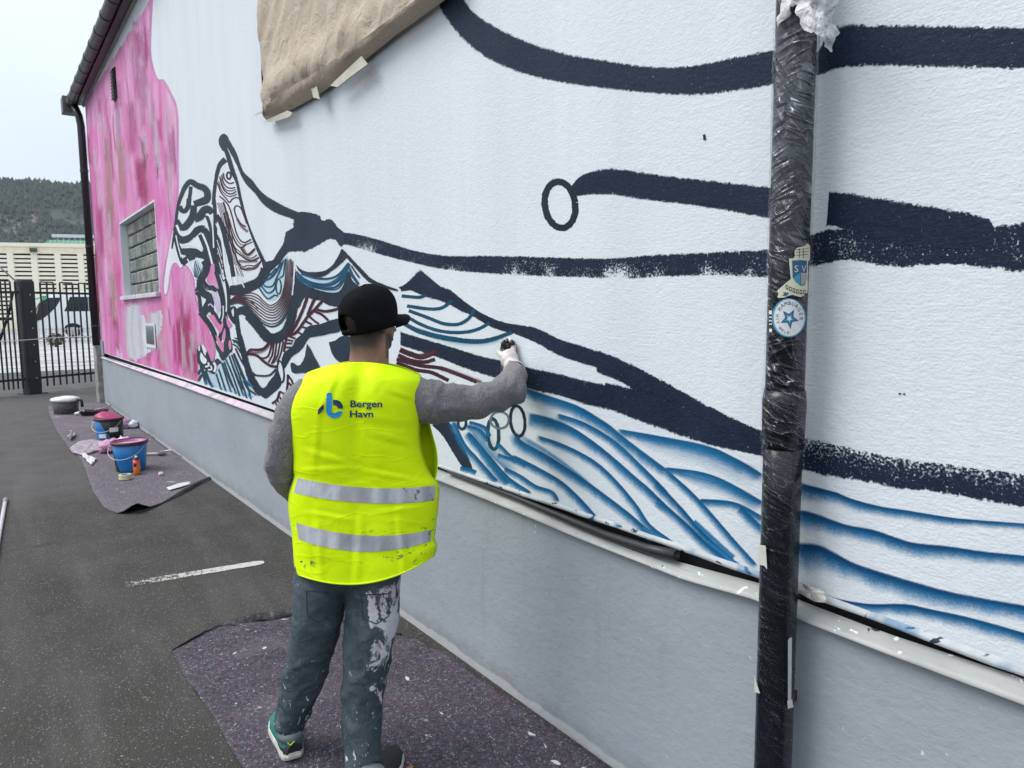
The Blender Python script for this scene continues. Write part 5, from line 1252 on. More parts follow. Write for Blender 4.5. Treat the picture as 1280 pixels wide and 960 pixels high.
# tape roll
tr = thing_at('tape_roll', 156.5, 600, 'roll of cream masking tape lying on the cloth before the bucket', 'tape roll', 0.3)
n = 30; mb = MB(); pr = [(0.058,0),(0.058,0.048),(0.040,0.048),(0.040,0.0)]
mb.rings([[(a*math.cos(2*math.pi*k/n), a*math.sin(2*math.pi*k/n), z) for k in range(n)] for a, z in pr], cap=False); kpart(mb, 'tape', plain('cream_tape', (0.62, 0.56, 0.36), 0.6, 0, 0.1), tr, smooth=False)
mb = MB(); pr = [(0.0398,0.049),(0.037,0.049),(0.037,0.0),(0.0398,0)]; mb.rings([[(a*math.cos(2*math.pi*k/n), a*math.sin(2*math.pi*k/n), z) for k in range(n)] for a, z in pr], cap=False); kpart(mb, 'core', plain('blue_core', (0.25, 0.45, 0.6), 0.7), tr, smooth=False)
# white tub and black tray pile at the back
wt = thing_at('paint_tub', 83, 517, 'black bucket topped with white paint film near the fence', 'bucket', CAMROT)
n = 24; mb = MB(); mb.rings([[(a*math.cos(2*math.pi*k/n), a*math.sin(2*math.pi*k/n), z) for k in range(n)] for a, z in [(0.18,0),(0.185,0.01),(0.20,0.23)]]); kpart(mb, 'body', plain('paint_streaked_black', (0.05, 0.05, 0.05), 0.5, 0, 0.8, 25), wt)
mb = MB(); mb.rings([[((a+0.012*fbm(k*0.9, z*9))*math.cos(2*math.pi*k/n), (a+0.012*fbm(k*0.9, z*9))*math.sin(2*math.pi*k/n), z + 0.012*fbm(k*0.5, 3)) for k in range(n)] for a, z in [(0.208,0.21),(0.222,0.235),(0.21,0.265),(0.14,0.285)]]); kpart(mb, 'lid', M_whitep, wt)
mb = MB(); mb.tube([(0.20,0,0.24),(0.27,0.02,0.21),(0.275,0.02,0.10)], 0.025, 8); kpart(mb, 'handle', M_black, wt)
rt = thing_at('roller_tray', 118, 519, 'shallow black paint tray with a brush resting across it', 'tray', CAMROT+0.2)
mb = MB(); mb.rings([[(sx*x, sy*y, z) for sx, sy in ((-1,-1),(1,-1),(1,1),(-1,1))] for x, y, z in [(0.15,0.12,0.0),(0.19,0.15,0.075),(0.178,0.138,0.075),(0.14,0.11,0.015)]]); kpart(mb, 'tray', plain('tray_black', (0.015, 0.013, 0.015), 0.4, 0, 0.5, 20), rt, smooth=False, bevel=0.004)
mb = MB(); mb.tube([(0.02,-0.05,0.085),(0.14,0.0,0.10),(0.26,0.05,0.15)], [0.014,0.010,0.012], 8); kpart(mb, 'brush_handle', plain('pink_brush_handle', (0.5, 0.25, 0.35), 0.5), rt)
mb = MB(); mb.tube([(-0.30,0.02,0.015),(-0.16,0.01,0.06)], [0.03,0.022], 10); kpart(mb, 'roller', M_whitep, rt)
# crumpled plastic, pink roller, brush, rags
def lump(name, px, py, r, mat, label, cat, sq=(1,1,0.6), amp=0.35, z=0.0):
    p = on_ground(px, py); mb = MB(); rr_ = []
    for j in range(15):
        ph = math.pi*(j+0.01)/14.02 - math.pi/2; ring_ = []
        for k in range(22):
            th = 2*math.pi*k/22; d = Vector((math.cos(ph)*math.cos(th), math.cos(ph)*math.sin(th), math.sin(ph)))
            f = 1 + amp*fbm(d.x*2.6+px, d.y*2.6+py, d.z*2.6, 5)
            q_ = Vector((d.x*sq[0], d.y*sq[1], d.z*sq[2]))*r*f; ring_.append((q_.x, q_.y, max(0.0, q_.z + r*sq[2]*0.75)))
        rr_.append(ring_)
    mb.rings(rr_); o = mb.build(name, mat, smooth=True); o.location = (p.x, p.y, 0.014+z); return tag(o, label, cat)
M_pinkbag = bag_mat('pink_stained_plastic', (0.72, 0.36, 0.55), 0.85, 1.0); M_clear = bag_mat('wrinkled_clear_sheet', (0.60, 0.52, 0.58), 0.35, 0.85)
lump('crumpled_plastic', 141, 565, 0.13, M_pinkbag, 'ball of pink stained crumpled plastic in front of the closed bucket', 'plastic', (1.2, 1.2, 0.62), 0.5)
lump('crumpled_plastic', 156, 572, 0.10, bag_mat('white_pink_plastic', (0.72, 0.62, 0.68), 0.85, 1.0), 'white and red stained plastic heap just behind the open bucket rim', 'plastic', (1.9, 1.0, 0.7), 0.5, 0.10)
lump('rag', 156, 536, 0.09, M_pinkbag, 'small pink rag against the right side of the closed bucket', 'rag', (0.8, 0.9, 0.9), 0.5)
lump('paint_carton', 166, 535, 0.10, plain('white_carton', (0.66, 0.68, 0.72), 0.5, 0, 0.1), 'small white crumpled wrapper lying against the plinth', 'wrapper', (1.3, 0.8, 0.6), 0.25)
lump('paint_blob', 201.5, 596, 0.028, M_pinkpale, 'small pink lump of dried paint alone on the pale cloth', 'paint blob', (1, 1, 0.8), 0.4)
p = on_ground(158, 557); mb = MB(); dr = Vector((0.5, 0.9, 0)).normalized()
rl = empty('paint_roller', (p.x, p.y, 0.02)); tag(rl, 'magenta soaked roller sleeve lying between the two blue buckets', 'paint roller')
mb.tube([Vector((0,0,0.035))-dr*0.12, Vector((0,0,0.035))-dr*0.115, Vector((0,0,0.035))+dr*0.115, Vector((0,0,0.035))+dr*0.12], [0.024,0.032,0.032,0.024], 16); kpart(mb, 'sleeve', plain('magenta_sleeve', (0.52, 0.06, 0.26), 0.6, 0, 0.2, 30, 0.006, 80), rl)
mb = MB(); mb.tube([Vector((0,0,0.035))-dr*0.12, Vector((0,0,0.035))-dr*0.16, Vector((-0.08,-0.1,0.03)), Vector((-0.16,-0.08,0.02))], 0.005, 6); kpart(mb, 'frame', M_wire, rl)
p = on_ground(196, 571); br = empty('paint_brush', (p.x, p.y, 0.016)); tag(br, 'white handled brush lying on the cloth right of the open bucket', 'brush')
dr = Vector((0.62, 0.78, 0)).normalized(); mb = MB(); mb.tube([-dr*0.16+Vector((0,0,0.02)), -dr*0.02+Vector((0,0,0.022)), dr*0.04+Vector((0,0,0.02))], [0.012,0.016,0.02], 8); kpart(mb, 'handle', plain('grey_brush_handle', (0.45, 0.42, 0.44), 0.5), br)
mb = MB(); mb.tube([dr*0.04+Vector((0,0,0.02)), dr*0.11+Vector((0,0,0.018))], [(0.022,0.03),(0.008,0.03)], 10); kpart(mb, 'bristles', plain('dark_bristles', (0.10, 0.06, 0.06), 0.8), br)
mb = MB(); mb.tube([dr*0.0+Vector((-0.05,0.05,0.03)), dr*0.12+Vector((-0.06,0.06,0.05)), dr*0.2+Vector((-0.08,0.02,0.03))], 0.008, 8); kpart(mb, 'wire_frame', M_wire, br)
# plastic sheet and paper scraps
def scrap(name, px, mat, label, cat, hz=0.03):
    P = gpts(px); mb = MB(); c = np.mean(np.array(P), axis=0); pp = arclen_resample([np.array(q) for q in P] + [np.array(P[0])], 44)[:-1]
    rr_ = [[(c[0]+(q[0]-c[0])*k, c[1]+(q[1]-c[1])*k, 0.018 + hz*abs(fbm(q[0]*6*k, q[1]*6, k*3)) ) for q in pp] for k in (1.0, 0.75, 0.5, 0.25, 0.05)]
    mb.rings(rr_, cap=False); n = len(pp); o = len(mb.v); mb.f.append(tuple(range(o-n, o))); mb.uv.append([(0, 0)]*n)
    ob = mb.build(name, mat, smooth=True); md = ob.modifiers.new('t', 'SOLIDIFY'); md.thickness = 0.0015; return tag(ob, label, cat)
scrap('plastic_sheet', [(86,563),(100,553),(120,551),(140,556),(134,561),(120,566),(104,571),(92,569)], M_clear, 'flat wrinkled pinkish plastic sheet at the left edge of the far cloth', 'plastic sheet')
scrap('paper_scrap', [(100,570),(110,572),(121,576),(115,584),(108,578)], plain('white_scrap', (0.62, 0.62, 0.63), 0.6), 'white triangular paper scrap at the edge below the plastic sheet', 'paper scrap', 0.05)
scrap('cloth_flap', [(84,549),(90,543),(95,546),(88,553)], plain('flap_grey', (0.30, 0.30, 0.29), 0.7), 'small grey flap of cloth sticking up beyond the plastic sheet', 'cloth scrap', 0.10)
scrap('dried_paint', [(208,612),(222,607),(238,604),(239,607),(226,611),(212,615)], plain('dried_white_paint', (0.60, 0.60, 0.58), 0.5), 'white streak of dried paint near the front corner of the far cloth', 'paint', 0.004)
# extension pole at the left edge
pA, pB = on_ground(7, 624, 0.016), on_ground(-14, 740, 0.016)
ep = empty('extension_pole', (pA.x, pA.y, 0)); tag(ep, 'white metal roller extension pole lying on the asphalt at far left', 'pole')
for a, b, r, nm, m in ((0.0, 0.06, 0.019, 'grip', plain('grey_grip', (0.25, 0.26, 0.30), 0.5)), (0.06, 1.0, 0.0155, 'tube', plain('white_pole', (0.62, 0.62, 0.64), 0.35, 0, 0.08))):
    mb = MB(); mb.tube([pA.lerp(pB, a)-ep.location, pA.lerp(pB, b)-ep.location], r, 14); kpart(mb, nm, m, ep)
# ================================================================== fence and gate
M_fence = plain('black_fence_paint', (0.012, 0.014, 0.018), 0.45, 0, 0.3, 4)
fp = on_ground(41, 492); fr = on_ground(119, 483.5); fl = on_ground(-75, 503)
def fence_panel(name, a, b, label, cat, n, z0=0.13, z1=2.42, brace=False):
    root = empty(name, (a.x, a.y, 0)); tag(root, label, cat, None)
    d = b-a; d.z = 0; L = d.length; u = d.normalized(); v = Vector((-u.y, u.x, 0)); ang = math.atan2(u.y, u.x); root.rotation_euler = (0, 0, ang)
    bar = None
    for i in range(n):
        x = L*(i+0.5)/n
        if bar is None:
            mb = MB(); mb.box(-0.014, 0.014, -0.014, 0.014, z0, z1); bar = mb.build('bar', M_fence, root); o = bar
        else: o = inst(bar, root)
        o.location = (x, 0, 0)
    for z in (z0+0.20, z1-0.22):
        mb = MB(); mb.box(0, L, 0.016, 0.05, z-0.025, z+0.025); mb.build('rail', M_fence, root)
    for i in range(1, n-2, 3):
        x0, x1 = L*(i+0.5)/n, L*(i+2.5)/n; mb = MB(); mb.box(x0, x1, -0.012, 0.012, z1+0.002, z1+0.03); mb.build('top_hoop', M_fence, root)
    if brace:
        mb = MB(); mb.tube([(L*0.05, -0.04, 2.2), (L*0.12, -0.05, 1.75), (L*0.32, -0.05, 0.9), (L*0.5, -0.05, 0.5)], 0.028, 8); mb.build('brace', M_fence, root, smooth=True)
        mb = MB(); mb.tube([(0.02, -0.03, 2.45), (L*0.2, -0.03, 2.75), (L*0.5, -0.03, 3.1)], 0.015, 8); mb.build('stay_rod', plain('galvanised', (0.45, 0.46, 0.47), 0.4, 0.7), root, smooth=True)
    return root
ext = fr + (fr-fp)*0.9
fence_panel('steel_fence', fp + (fr-fp)*0.08, ext, 'black steel bar fence between the thick post and the corner of the building', 'fence', 18)
fence_panel('sliding_gate', fp - (fr-fp)*0.10, fl, 'black steel bar gate left of the thick post with a diagonal brace', 'gate', 17, brace=True)
post = empty('gate_post', (fp.x, fp.y, 0), math.atan2((fr-fp).y, (fr-fp).x)); tag(post, 'thick square black steel gate post with bolts standing on a base plate', 'post')
mb = MB(); mb.box(-0.13, 0.13, -0.13, 0.13, 0.02, 2.45); mb.build('shaft', M_fence, post, bevel=0.012)
mb = MB(); mb.box(-0.20, 0.20, -0.20, 0.20, 0.0, 0.02); mb.build('base_plate', M_fence, post)
M_bolt = plain('pale_bolt', (0.40, 0.40, 0.40), 0.4, 0.5)
for k in range(6):
    mb = MB(); mb.tube([(0.02, -0.131, 0.35+k*0.36), (0.02, -0.15, 0.35+k*0.36)], 0.016, 8); mb.build('bolt', M_bolt, post)
# pale cable sagging across the fence
mb = MB(); ca, cb_ = on_plane(-40, 427, fp + Vector((0.3, 0, 0)), (1, 0.3, 0)), on_plane(124, 421, fp + Vector((0.3, 0, 0)), (1, 0.3, 0))
mb.tube([ca.lerp(cb_, k/16) - Vector((0, 0, 0.02*math.sin(k/16*math.pi*2))) for k in range(17)], 0.009, 6)
tag(mb.build('cable', plain('pale_cable', (0.55, 0.55, 0.54), 0.6), smooth=True), 'thin pale cable strung across the front of the fence and post', 'cable')
# low white mesh fence along the far side of the yard
FX = -50.0
lf = empty('low_fence', (FX, -8, 0)); tag(lf, 'low pale grey picket fence across the yard in front of the coach', 'fence')
M_pale = plain('pale_picket', (0.50, 0.51, 0.51), 0.6); pk = None
for i in range(120):
    if pk is None: mb = MB(); mb.box(-0.02, 0.02, -0.022, 0.022, 0.0, 0.95); pk = mb.build('picket', M_pale, lf); o = pk
    else: o = inst(pk, lf)
    o.location = (0, i*0.16, 0)
for z in (0.15, 0.85): mb = MB(); mb.box(0.021, 0.06, -0.1, 19.2, z-0.02, z+0.02); mb.build('rail', M_pale, lf)

# ================================================================== coach behind the fence
bus_l = on_plane(43, 424, (-62, 0, 0), (1, 0, 0))
bus = empty('coach', (-62, bus_l.y, 0), R_(90)-R_(9)); tag(bus, 'white coach with green patches and dark glass parked beyond the fence', 'bus')
# local: x along the bus from nose to tail, y away from the viewer, z up
BL, BWd, BH = 12.0, 2.5, 3.42
M_busw = plain('coach_white', (0.74, 0.76, 0.76), 0.3, 0, 0.04, 1, coat=0.5); M_glass = plain('coach_glass', (0.012, 0.018, 0.022), 0.12, 0, 0.3, 1); M_green = plain('coach_green', (0.02, 0.42, 0.24), 0.35)
prof = lambda x: (float(np.interp(x, [0, 0.12, 0.5, 1.2, 2.2], [0.42, 0.38, 0.33, 0.30, 0.30])), float(np.interp(x, [0, 0.12, 0.4, 0.9, 1.6, 2.4], [1.25, 1.75, 2.5, 3.05, 3.33, 3.42])))
mb = MB(); rr_ = []
for x in [0.0, 0.06, 0.12, 0.25, 0.4, 0.65, 0.9, 1.25, 1.6, 2.0, 2.4, 4, 8, 11.6, 11.9, 12.0]:
    z0, z1 = prof(x); wd = float(np.interp(x, [0, 0.12, 0.4, 1.0], [0.80, 0.92, 0.98, 1.0]))*BWd/2; c = BWd/2; r = 0.12
    if x > 11.8: z1 -= 0.1
    rr_.append([(x, c-wd, z0), (x, c+wd, z0), (x, c+wd, z1-0.25), (x, c+wd-0.12, z1-0.05), (x, c+wd*0.6, z1), (x, c-wd*0.6, z1), (x, c-wd+0.12, z1-0.05), (x, c-wd, z1-0.25)])
mb.rings(rr_); bbody = mb.build('body', M_busw, bus); finish_smooth(bbody.data, 35)
# windscreen and swept side glass (viewer's side is y = 0)
mb = MB(); mb.add([(0.12,-0.015,1.25),(0.5,-0.02,1.35),(1.0,-0.02,1.75),(1.5,-0.02,2.3),(1.85,-0.02,2.95),(0.95,-0.015,2.93),(0.45,-0.012,2.5)], [(0,1,2,3,4,5,6)]); mb.build('cab_glass', M_glass, bus)
mb = MB(); rows = []
for x, z in ((0.07,1.42),(0.2,1.95),(0.40,2.45),(0.75,2.86)):
    wd = float(np.interp(x, [0, 0.12, 0.4, 1.0], [0.80, 0.92, 0.98, 1.0]))*BWd/2
    rows.append([(x-0.05, BWd/2-wd+0.03, z), (x-0.09, BWd/2, z), (x-0.05, BWd/2+wd-0.03, z)])
mb.grid(rows); mb.build('windscreen', M_glass, bus)
for i in range(6):
    x0 = 1.95 + i*1.58; mb = MB(); mb.add([(x0+0.02,-0.02,1.95),(x0+1.56,-0.02,1.95),(x0+1.56,-0.02,3.0),(x0+0.02+(0.42 if i == 0 else 0),-0.02,3.0)], [(0,1,2,3)]); mb.build('side_window', M_glass, bus)
for x in (2.45, 9.2):
    w = empty('wheel', (x, 0.12, 0.5)); w.parent = bus
    n = 24; mb = MB(); mb.rings([[(r*math.cos(2*math.pi*k/n), y, r*math.sin(2*math.pi*k/n)) for k in range(n)] for r, y in [(0.40,-0.16),(0.50,-0.15),(0.50,0.12),(0.40,0.13)]]); mb.build('tyre', plain('tyre_rubber', (0.012, 0.012, 0.012), 0.8), w, smooth=False)
    mb = MB(); mb.rings([[(r*math.cos(2*math.pi*k/n), y, r*math.sin(2*math.pi*k/n)) for k in range(n)] for r, y in [(0.30,-0.165),(0.28,-0.175),(0.12,-0.19),(0.10,-0.21)]]); mb.build('rim', plain('rim_grey', (0.35, 0.35, 0.36), 0.4, 0.5), w, smooth=False)
    mb = MB(); mb.add([(x+0.66*math.cos(a), -0.012, 0.42+0.66*math.sin(a)) for a in [math.pi*k/16 for k in range(17)]], [tuple(range(17))]); mb.build('wheel_arch', plain('arch_dark', (0.02, 0.02, 0.02), 0.7), bus)
mb = MB(); mb.add([(4.9+0.62*math.cos(a), -0.014, 1.25+0.62*math.sin(a)) for a in [2*math.pi*k/20 for k in range(20)]], [tuple(range(20))]); mb.build('green_emblem', M_green, bus)
mb = MB(); mb.add([(0.02,0.05,0.75),(0.05,-0.012,0.75),(0.32,-0.016,1.30),(0.16,-0.014,1.40),(0.02,0.05,1.30)], [(0,1,2,3,4)]); mb.build('green_corner', M_green, bus)
mb = MB(); mb.add([(0.45,-0.014,2.52),(0.95,-0.017,2.96),(1.1,-0.018,3.12),(0.8,-0.016,3.06)], [(0,1,2,3)]); mb.build('green_corner', M_green, bus)
mb = MB(); mb.box(0.02, 0.30, -0.02, 0.02, 0.85, 1.02); mb.build('headlight', plain('lamp_glass', (0.6, 0.6, 0.6), 0.15), bus)
mb = MB(); mb.tube([(0.7,-0.05,3.0),(0.2,-0.28,2.8),(0.1,-0.3,2.45)], [0.04,0.05,0.10], 8); mb.build('mirror', M_green, bus)
# round shrub by the coach
rs = random.Random(5)
def foliage(name, c, r, n, size, mat, parent):
    mb = MB()
    for i in range(n):
        d = Vector((rs.gauss(0,1), rs.gauss(0,1), rs.gauss(0,1))).normalized(); q = Vector(c) + Vector((d.x*r[0], d.y*r[1], d.z*r[2]))*rs.uniform(0.45, 1.0)**0.5*(1+0.2*fbm(d.x*2, d.y*2, d.z*2))
        a = Vector((rs.gauss(0,1), rs.gauss(0,1), rs.gauss(0,1))).normalized(); b = a.orthogonal().normalized()
        mb.add([q-a*size, q-b*size*0.5, q+a*size, q+b*size*0.5], [(0,1,2,3)])
    return mb.build(name, mat, parent)
sh = on_ground(57, 428); shrub = empty('shrub', (sh.x+8, sh.y, 0)); tag(shrub, 'small brownish round shrub in front of the coach nose', 'shrub')
foliage('foliage', (0, 0, 0.4), (0.42, 0.42, 0.36), 500, 0.06, plain('shrub_leaf', (0.10, 0.085, 0.045), 0.8, 0, 0.4, 3), shrub)
mb = MB(); mb.tube([(0,0,0),(0.03,0,0.3),(0.06,0.05,0.6)], [0.06,0.05,0.03], 6); mb.build('stem', plain('shrub_bark', (0.07, 0.05, 0.035), 0.9), shrub)

# ================================================================== cream louvred building
FD = Vector((0.321, 0.947, 0)); FN = Vector((FD.y, -FD.x, 0))      # FN points to the viewer side
LB0 = Vector((-84, 0, 0))
def on_fac(x, y): return on_plane(x, y, LB0, FN)
topz = on_fac(50, 304).z
def fac_u(x, y=330): return (on_fac(x, y)-LB0).dot(FD)
lb = empty('louvred_building', (LB0.x, LB0.y, 0), math.atan2(FD.y, FD.x)); tag(lb, 'cream building with rows of louvre slots behind the coach', 'building')
# local x along the facade, local -y to the viewer
M_cream = plain('cream_brick', (0.86, 0.78, 0.60), 0.8, 0, 0.08, 2); M_creamtrim = plain('cream_trim', (0.90, 0.84, 0.70), 0.7, 0, 0.05); M_slot = plain('slot_dark', (0.03, 0.028, 0.025), 0.9)
u0 = fac_u(17) - (fac_u(46.7)-fac_u(17))*5; pitch = fac_u(46.7)-fac_u(17); wslot = fac_u(39)-fac_u(17); NB = 14
mb = MB(); mb.box(u0-1.5, u0+NB*pitch, 0.55, 20, 0, topz-0.3); mb.build('core', M_slot, lb)
mb = MB(); mb.box(u0-1.5, u0+NB*pitch, 0.0, 0.54, on_fac(50, 317).z, topz-0.35); mb.build('parapet', M_cream, lb)
mb = MB(); mb.box(u0-1.7, u0+NB*pitch+0.1, -0.15, 20.2, topz-0.35, topz); mb.build('coping', M_creamtrim, lb)
mb = MB(); mb.box(u0-1.5, u0+NB*pitch, 0.005, 0.54, 0, 1.2); mb.build('base_wall', M_cream, lb)
rowh = on_fac(50, 319).z - on_fac(50, 324.3).z; nrow = int((on_fac(50, 317).z-1.2)/rowh)
ztop = on_fac(50, 317).z
pier = slat = None
for i in range(NB):
    x0 = u0 + i*pitch
    if pier is None: mb = MB(); mb.box(wslot, pitch, 0.0, 0.54, 1.2, ztop); pier = mb.build('pier', M_creamtrim, lb); o = pier
    else: o = inst(pier, lb)
    o.location = (x0, 0, 0)
    for j in range(nrow):
        if slat is None: mb = MB(); mb.box(0.0, wslot, 0.10, 0.50, 0, rowh*0.62); slat = mb.build('slat', M_creamtrim, lb); o = slat
        else: o = inst(slat, lb)
        o.location = (x0, 0, ztop - rowh*(j+1) - 0.02)
fl_ = on_fac(43, 313); fu = (fl_-LB0).dot(FD)
mb = MB(); mb.box(fu-0.28, fu+0.28, -0.45, -0.15, fl_.z-0.18, fl_.z+0.18); mb.box(fu-0.05, fu+0.05, -0.16, 0.0, fl_.z-0.05, fl_.z+0.05); mb.build('floodlight', plain('floodlight_grey', (0.06, 0.06, 0.055), 0.5), lb)
# green roofed block further back
GN = Vector((0.95, -0.3, 0)).normalized(); GD = Vector((0.3, 0.95, 0)).normalized(); G0 = Vector((-135, 0, 0))
on_g = lambda x, y: on_plane(x, y, G0, GN)
gu = lambda x, y: (on_g(x, y)-G0).dot(GD)
gb = empty('green_roofed_building', (G0.x, G0.y, 0), math.atan2(GD.y, GD.x)); tag(gb, 'pale building with a light green sheet roof showing above the cream facade', 'building')
M_gr = plain('green_sheet', (0.20, 0.44, 0.30), 0.5, 0, 0.1, 0.5); M_gw = plain('pale_panel', (0.62, 0.64, 0.64), 0.6)
za, zb_ = on_g(80, 309).z, on_g(80, 300).z; zc, zd = on_g(80, 296).z, on_g(80, 292).z
xa, xb, xc, xe = gu(40, 303), gu(57, 300), gu(66, 296), gu(150, 296)
mb = MB(); mb.box(xb, xe, 0.0, 20, 0, za); mb.build('wall', M_gw, gb)
mb = MB(); mb.rings([[(xb,-0.2,za),(xe,-0.2,za),(xe,20,za),(xb,20,za)],[(xb+0.3,0.6,zb_),(xe,0.6,zb_),(xe,19,zb_),(xb+0.3,19,zb_)]]); rf = mb.build('roof', M_gr, gb)
for k in range(18):
    xk = lerp(xb, xe, k/17); mb = MB(); mb.tube([(xk,-0.25,za+0.02),(xk+0.2*(1-k/17),0.55,zb_+0.02)], 0.05, 4); mb.build('seam', M_gr, rf)
mb = MB(); mb.add([(xa,2,za-0.2),(xb,1,zb_),(xb,12,zb_),(xa,12,za-0.2)], [(0,1,2,3)]); mb.add([(xa,2,za-0.2),(xb,1,za-0.2),(xb,1,zb_)], [(0,1,2)]); mb.build('side_roof', M_gr, gb)
mb = MB(); mb.box(xc, xe, 1.5, 18, zb_, zc); mb.build('upper_storey', plain('grey_glazing', (0.22, 0.25, 0.26), 0.4), gb)
mb = MB(); mb.box(xc-0.4, xe+0.3, 1.0, 18.5, zc, zd); mb.build('top_slab', plain('white_slab', (0.74, 0.75, 0.76), 0.6), gb)
for k in range(12):
    xk = lerp(xc, xe, (k+0.3)/12); mb = MB(); mb.box(xk, xk+0.18, 1.42, 1.5, zb_, zc); mb.build('mullion', M_gw, gb)

# ================================================================== wooded hill
HD = 1150.0
cdir = Vector((AX[0][2], AX[1][2], 0)).normalized(); left_dir = ray(30, 250); left_dir.z = 0; left_dir.normalize(); lr = Vector((-left_dir.y, left_dir.x, 0))
hz = EYE.z + (ray(50, 219).z / math.hypot(ray(50, 219).x, ray(50, 219).y))*HD*1.20
def hill_h(u, v):          # u sideways metres, v depth metres from the foot
    ridge = 1 + 0.10*fbm(u*0.0016, 1.5, 0, 3) + 0.035*fbm(u*0.006, 7, 0, 3)
    base = max(0.0, min(1.0, v/430)); s = base*base*(3-2*base)
    h = hz*ridge*(0.25*base + 0.75*s) * (1.0 if v < 430 else max(0.55, 1-(v-430)/1500))
    return h*max(0.15, min(1, 1.15-abs(u+120)/2600)) + 14*fbm(u*0.012, v*0.012, 2, 4)*base
def hill_pt(u, v): q = left_dir*(HD-20+v) + lr*(-u); return Vector((q.x, q.y, -2 + hill_h(u, v)))
us = [lerp(-1100, 1000, i/150) for i in range(151)]; vs2 = [lerp(0, 900, (j/60)**1.1) for j in range(61)]
mb = MB(); mb.grid([[hill_pt(u, v) for u in us] for v in vs2])
def hill_mat():
    t = NT('hill_ground'); p = t.pos()
    n = t.noise(t.scale(p, (1, 1, 1.6)), 0.016, 6, 0.65); z = t.sep(p)[2]
    c = t.mix(t.mapr(t.noise(p, 0.05, 5, 0.7), 0.35, 0.65), (0.028, 0.042, 0.034), (0.060, 0.075, 0.055))
    rock = t.math('MULTIPLY', t.mapr(n, 0.50, 0.58), t.mapr(t.noise(p, 0.07, 4, 0.7), 0.42, 0.6))
    band_ = t.math('MULTIPLY', t.mapr(z, hz*0.40, hz*0.5), t.mapr(z, hz*0.86, hz*0.72))
    c = t.mix(t.math('MULTIPLY', rock, band_), c, (0.30, 0.25, 0.225))
    return t.set(Base_Color=c, Roughness=0.95)
tag(mb.build('hill', hill_mat(), smooth=True), kind='structure')
mb = MB(); rs = random.Random(11)
for i in range(16000):
    u, v = rs.uniform(-420, 330), rs.uniform(5, 520)
    q = hill_pt(u, v)
    nz = mnoise.noise(Vector((u*0.016, v*0.016, 3))); inb = 0.42*hz < q.z < 0.85*hz
    if inb and nz > 0.12 and rs.random() < 0.85: continue
    h = rs.uniform(5, 12); r = h*rs.uniform(0.26, 0.42); ph = rs.random()*6
    vs_ = [q + Vector((r*math.cos(ph+k*1.2566), r*math.sin(ph+k*1.2566), h*rs.uniform(0.15, 0.4))) for k in range(5)] + [q + Vector((0, 0, h))]
    mb.add(vs_, [(k, (k+1) % 5, 5) for k in range(5)])
def forest_mat():
    t = NT('forest'); p = t.pos()
    c = t.mix(t.mapr(t.noise(p, 0.03, 5, 0.7), 0.3, 0.7), (0.022, 0.036, 0.030), (0.070, 0.085, 0.058))
    c = t.mix(t.mapr(t.noise(p, 0.3, 2), 0.4, 0.7, 0, 0.6), c, (0.045, 0.060, 0.042))
    return t.set(Base_Color=c, Roughness=0.95)
tag(mb.build('forest', forest_mat()), 'dark spruce and birch wood covering the hillside', 'forest', kind='stuff')
# ================================================================== the painter
MAN = Vector((-2.42, -0.76, 0)); FW = Vector((-0.86, 0.51, 0)).normalized(); RT = Vector((FW.y, -FW.x, 0))
man = empty('person', MAN, math.atan2(RT.y, RT.x))
tag(man, 'person in yellow safety vest, black cap and splattered jeans reaching out to the wall', 'person')
def L(px, py, d=0.0):
    q = on_plane(px, py, MAN + FW*d, FW) - MAN; return Vector((q.dot(RT), q.dot(FW), q.z))
def LZ(px, py, z):
    q = on_ground(px, py, z) - MAN; return Vector((q.dot(RT), q.dot(FW), q.z))

# ---- vest surface, defined by its measured outline
eyeL = EYE - MAN; eyeL = Vector((eyeL.dot(RT), eyeL.dot(FW), EYE.z))
VROWS = [  # left px, right px, sag px
    ((370,717),(543,694),25), ((368,700),(546,682),22), ((366,672),(543,675),17), ((363,651),(544,661),14), ((361,634),(546,644),11), ((362,615),(548,625),9), ((367,596),(548,606),9),
    ((366,586),(538,594),7), ((366,570),(529,573),5), ((363,545),(524,547),2), ((361,517),(525,515),0), ((366,497),(526,494),-2), ((377,479),(527,479),-7), ((385,466),(526,470),-15)]
VB = [0.148,0.143,0.137,0.132,0.127,0.123,0.120,0.120,0.121,0.122,0.121,0.116,0.102,0.076]      # depth of the back
VC = [0.0]*9 + [0.0,-0.005,-0.005,0.0,0.02]
VT = np.linspace(0, 1, len(VROWS))
vl = [L(*r[0]) for r in VROWS]; vr = [L(*r[1]) for r in VROWS]; vs_sag = [r[2]/345.0 for r in VROWS]
def vrow(arr, t): return float(np.interp(t, VT, arr))
_vi = lambda arr: [np.array([getattr(p, c) for p in arr]) for c in 'xyz']
VLx, _, VLz = _vi(vl); VRx, _, VRz = _vi(vr)
from bisect import bisect
def smooth_interp(t, arr):
    n = len(arr); f = t*(n-1); i = min(int(f), n-2); u = f-i
    p0, p1, p2, p3 = arr[max(i-1, 0)], arr[i], arr[i+1], arr[min(i+2, n-1)]
    return 0.5*((2*p1)+(p2-p0)*u+(2*p0-5*p1+4*p2-p3)*u*u+(3*p1-p0-3*p2+p3)*u**3)
FOLDS = []
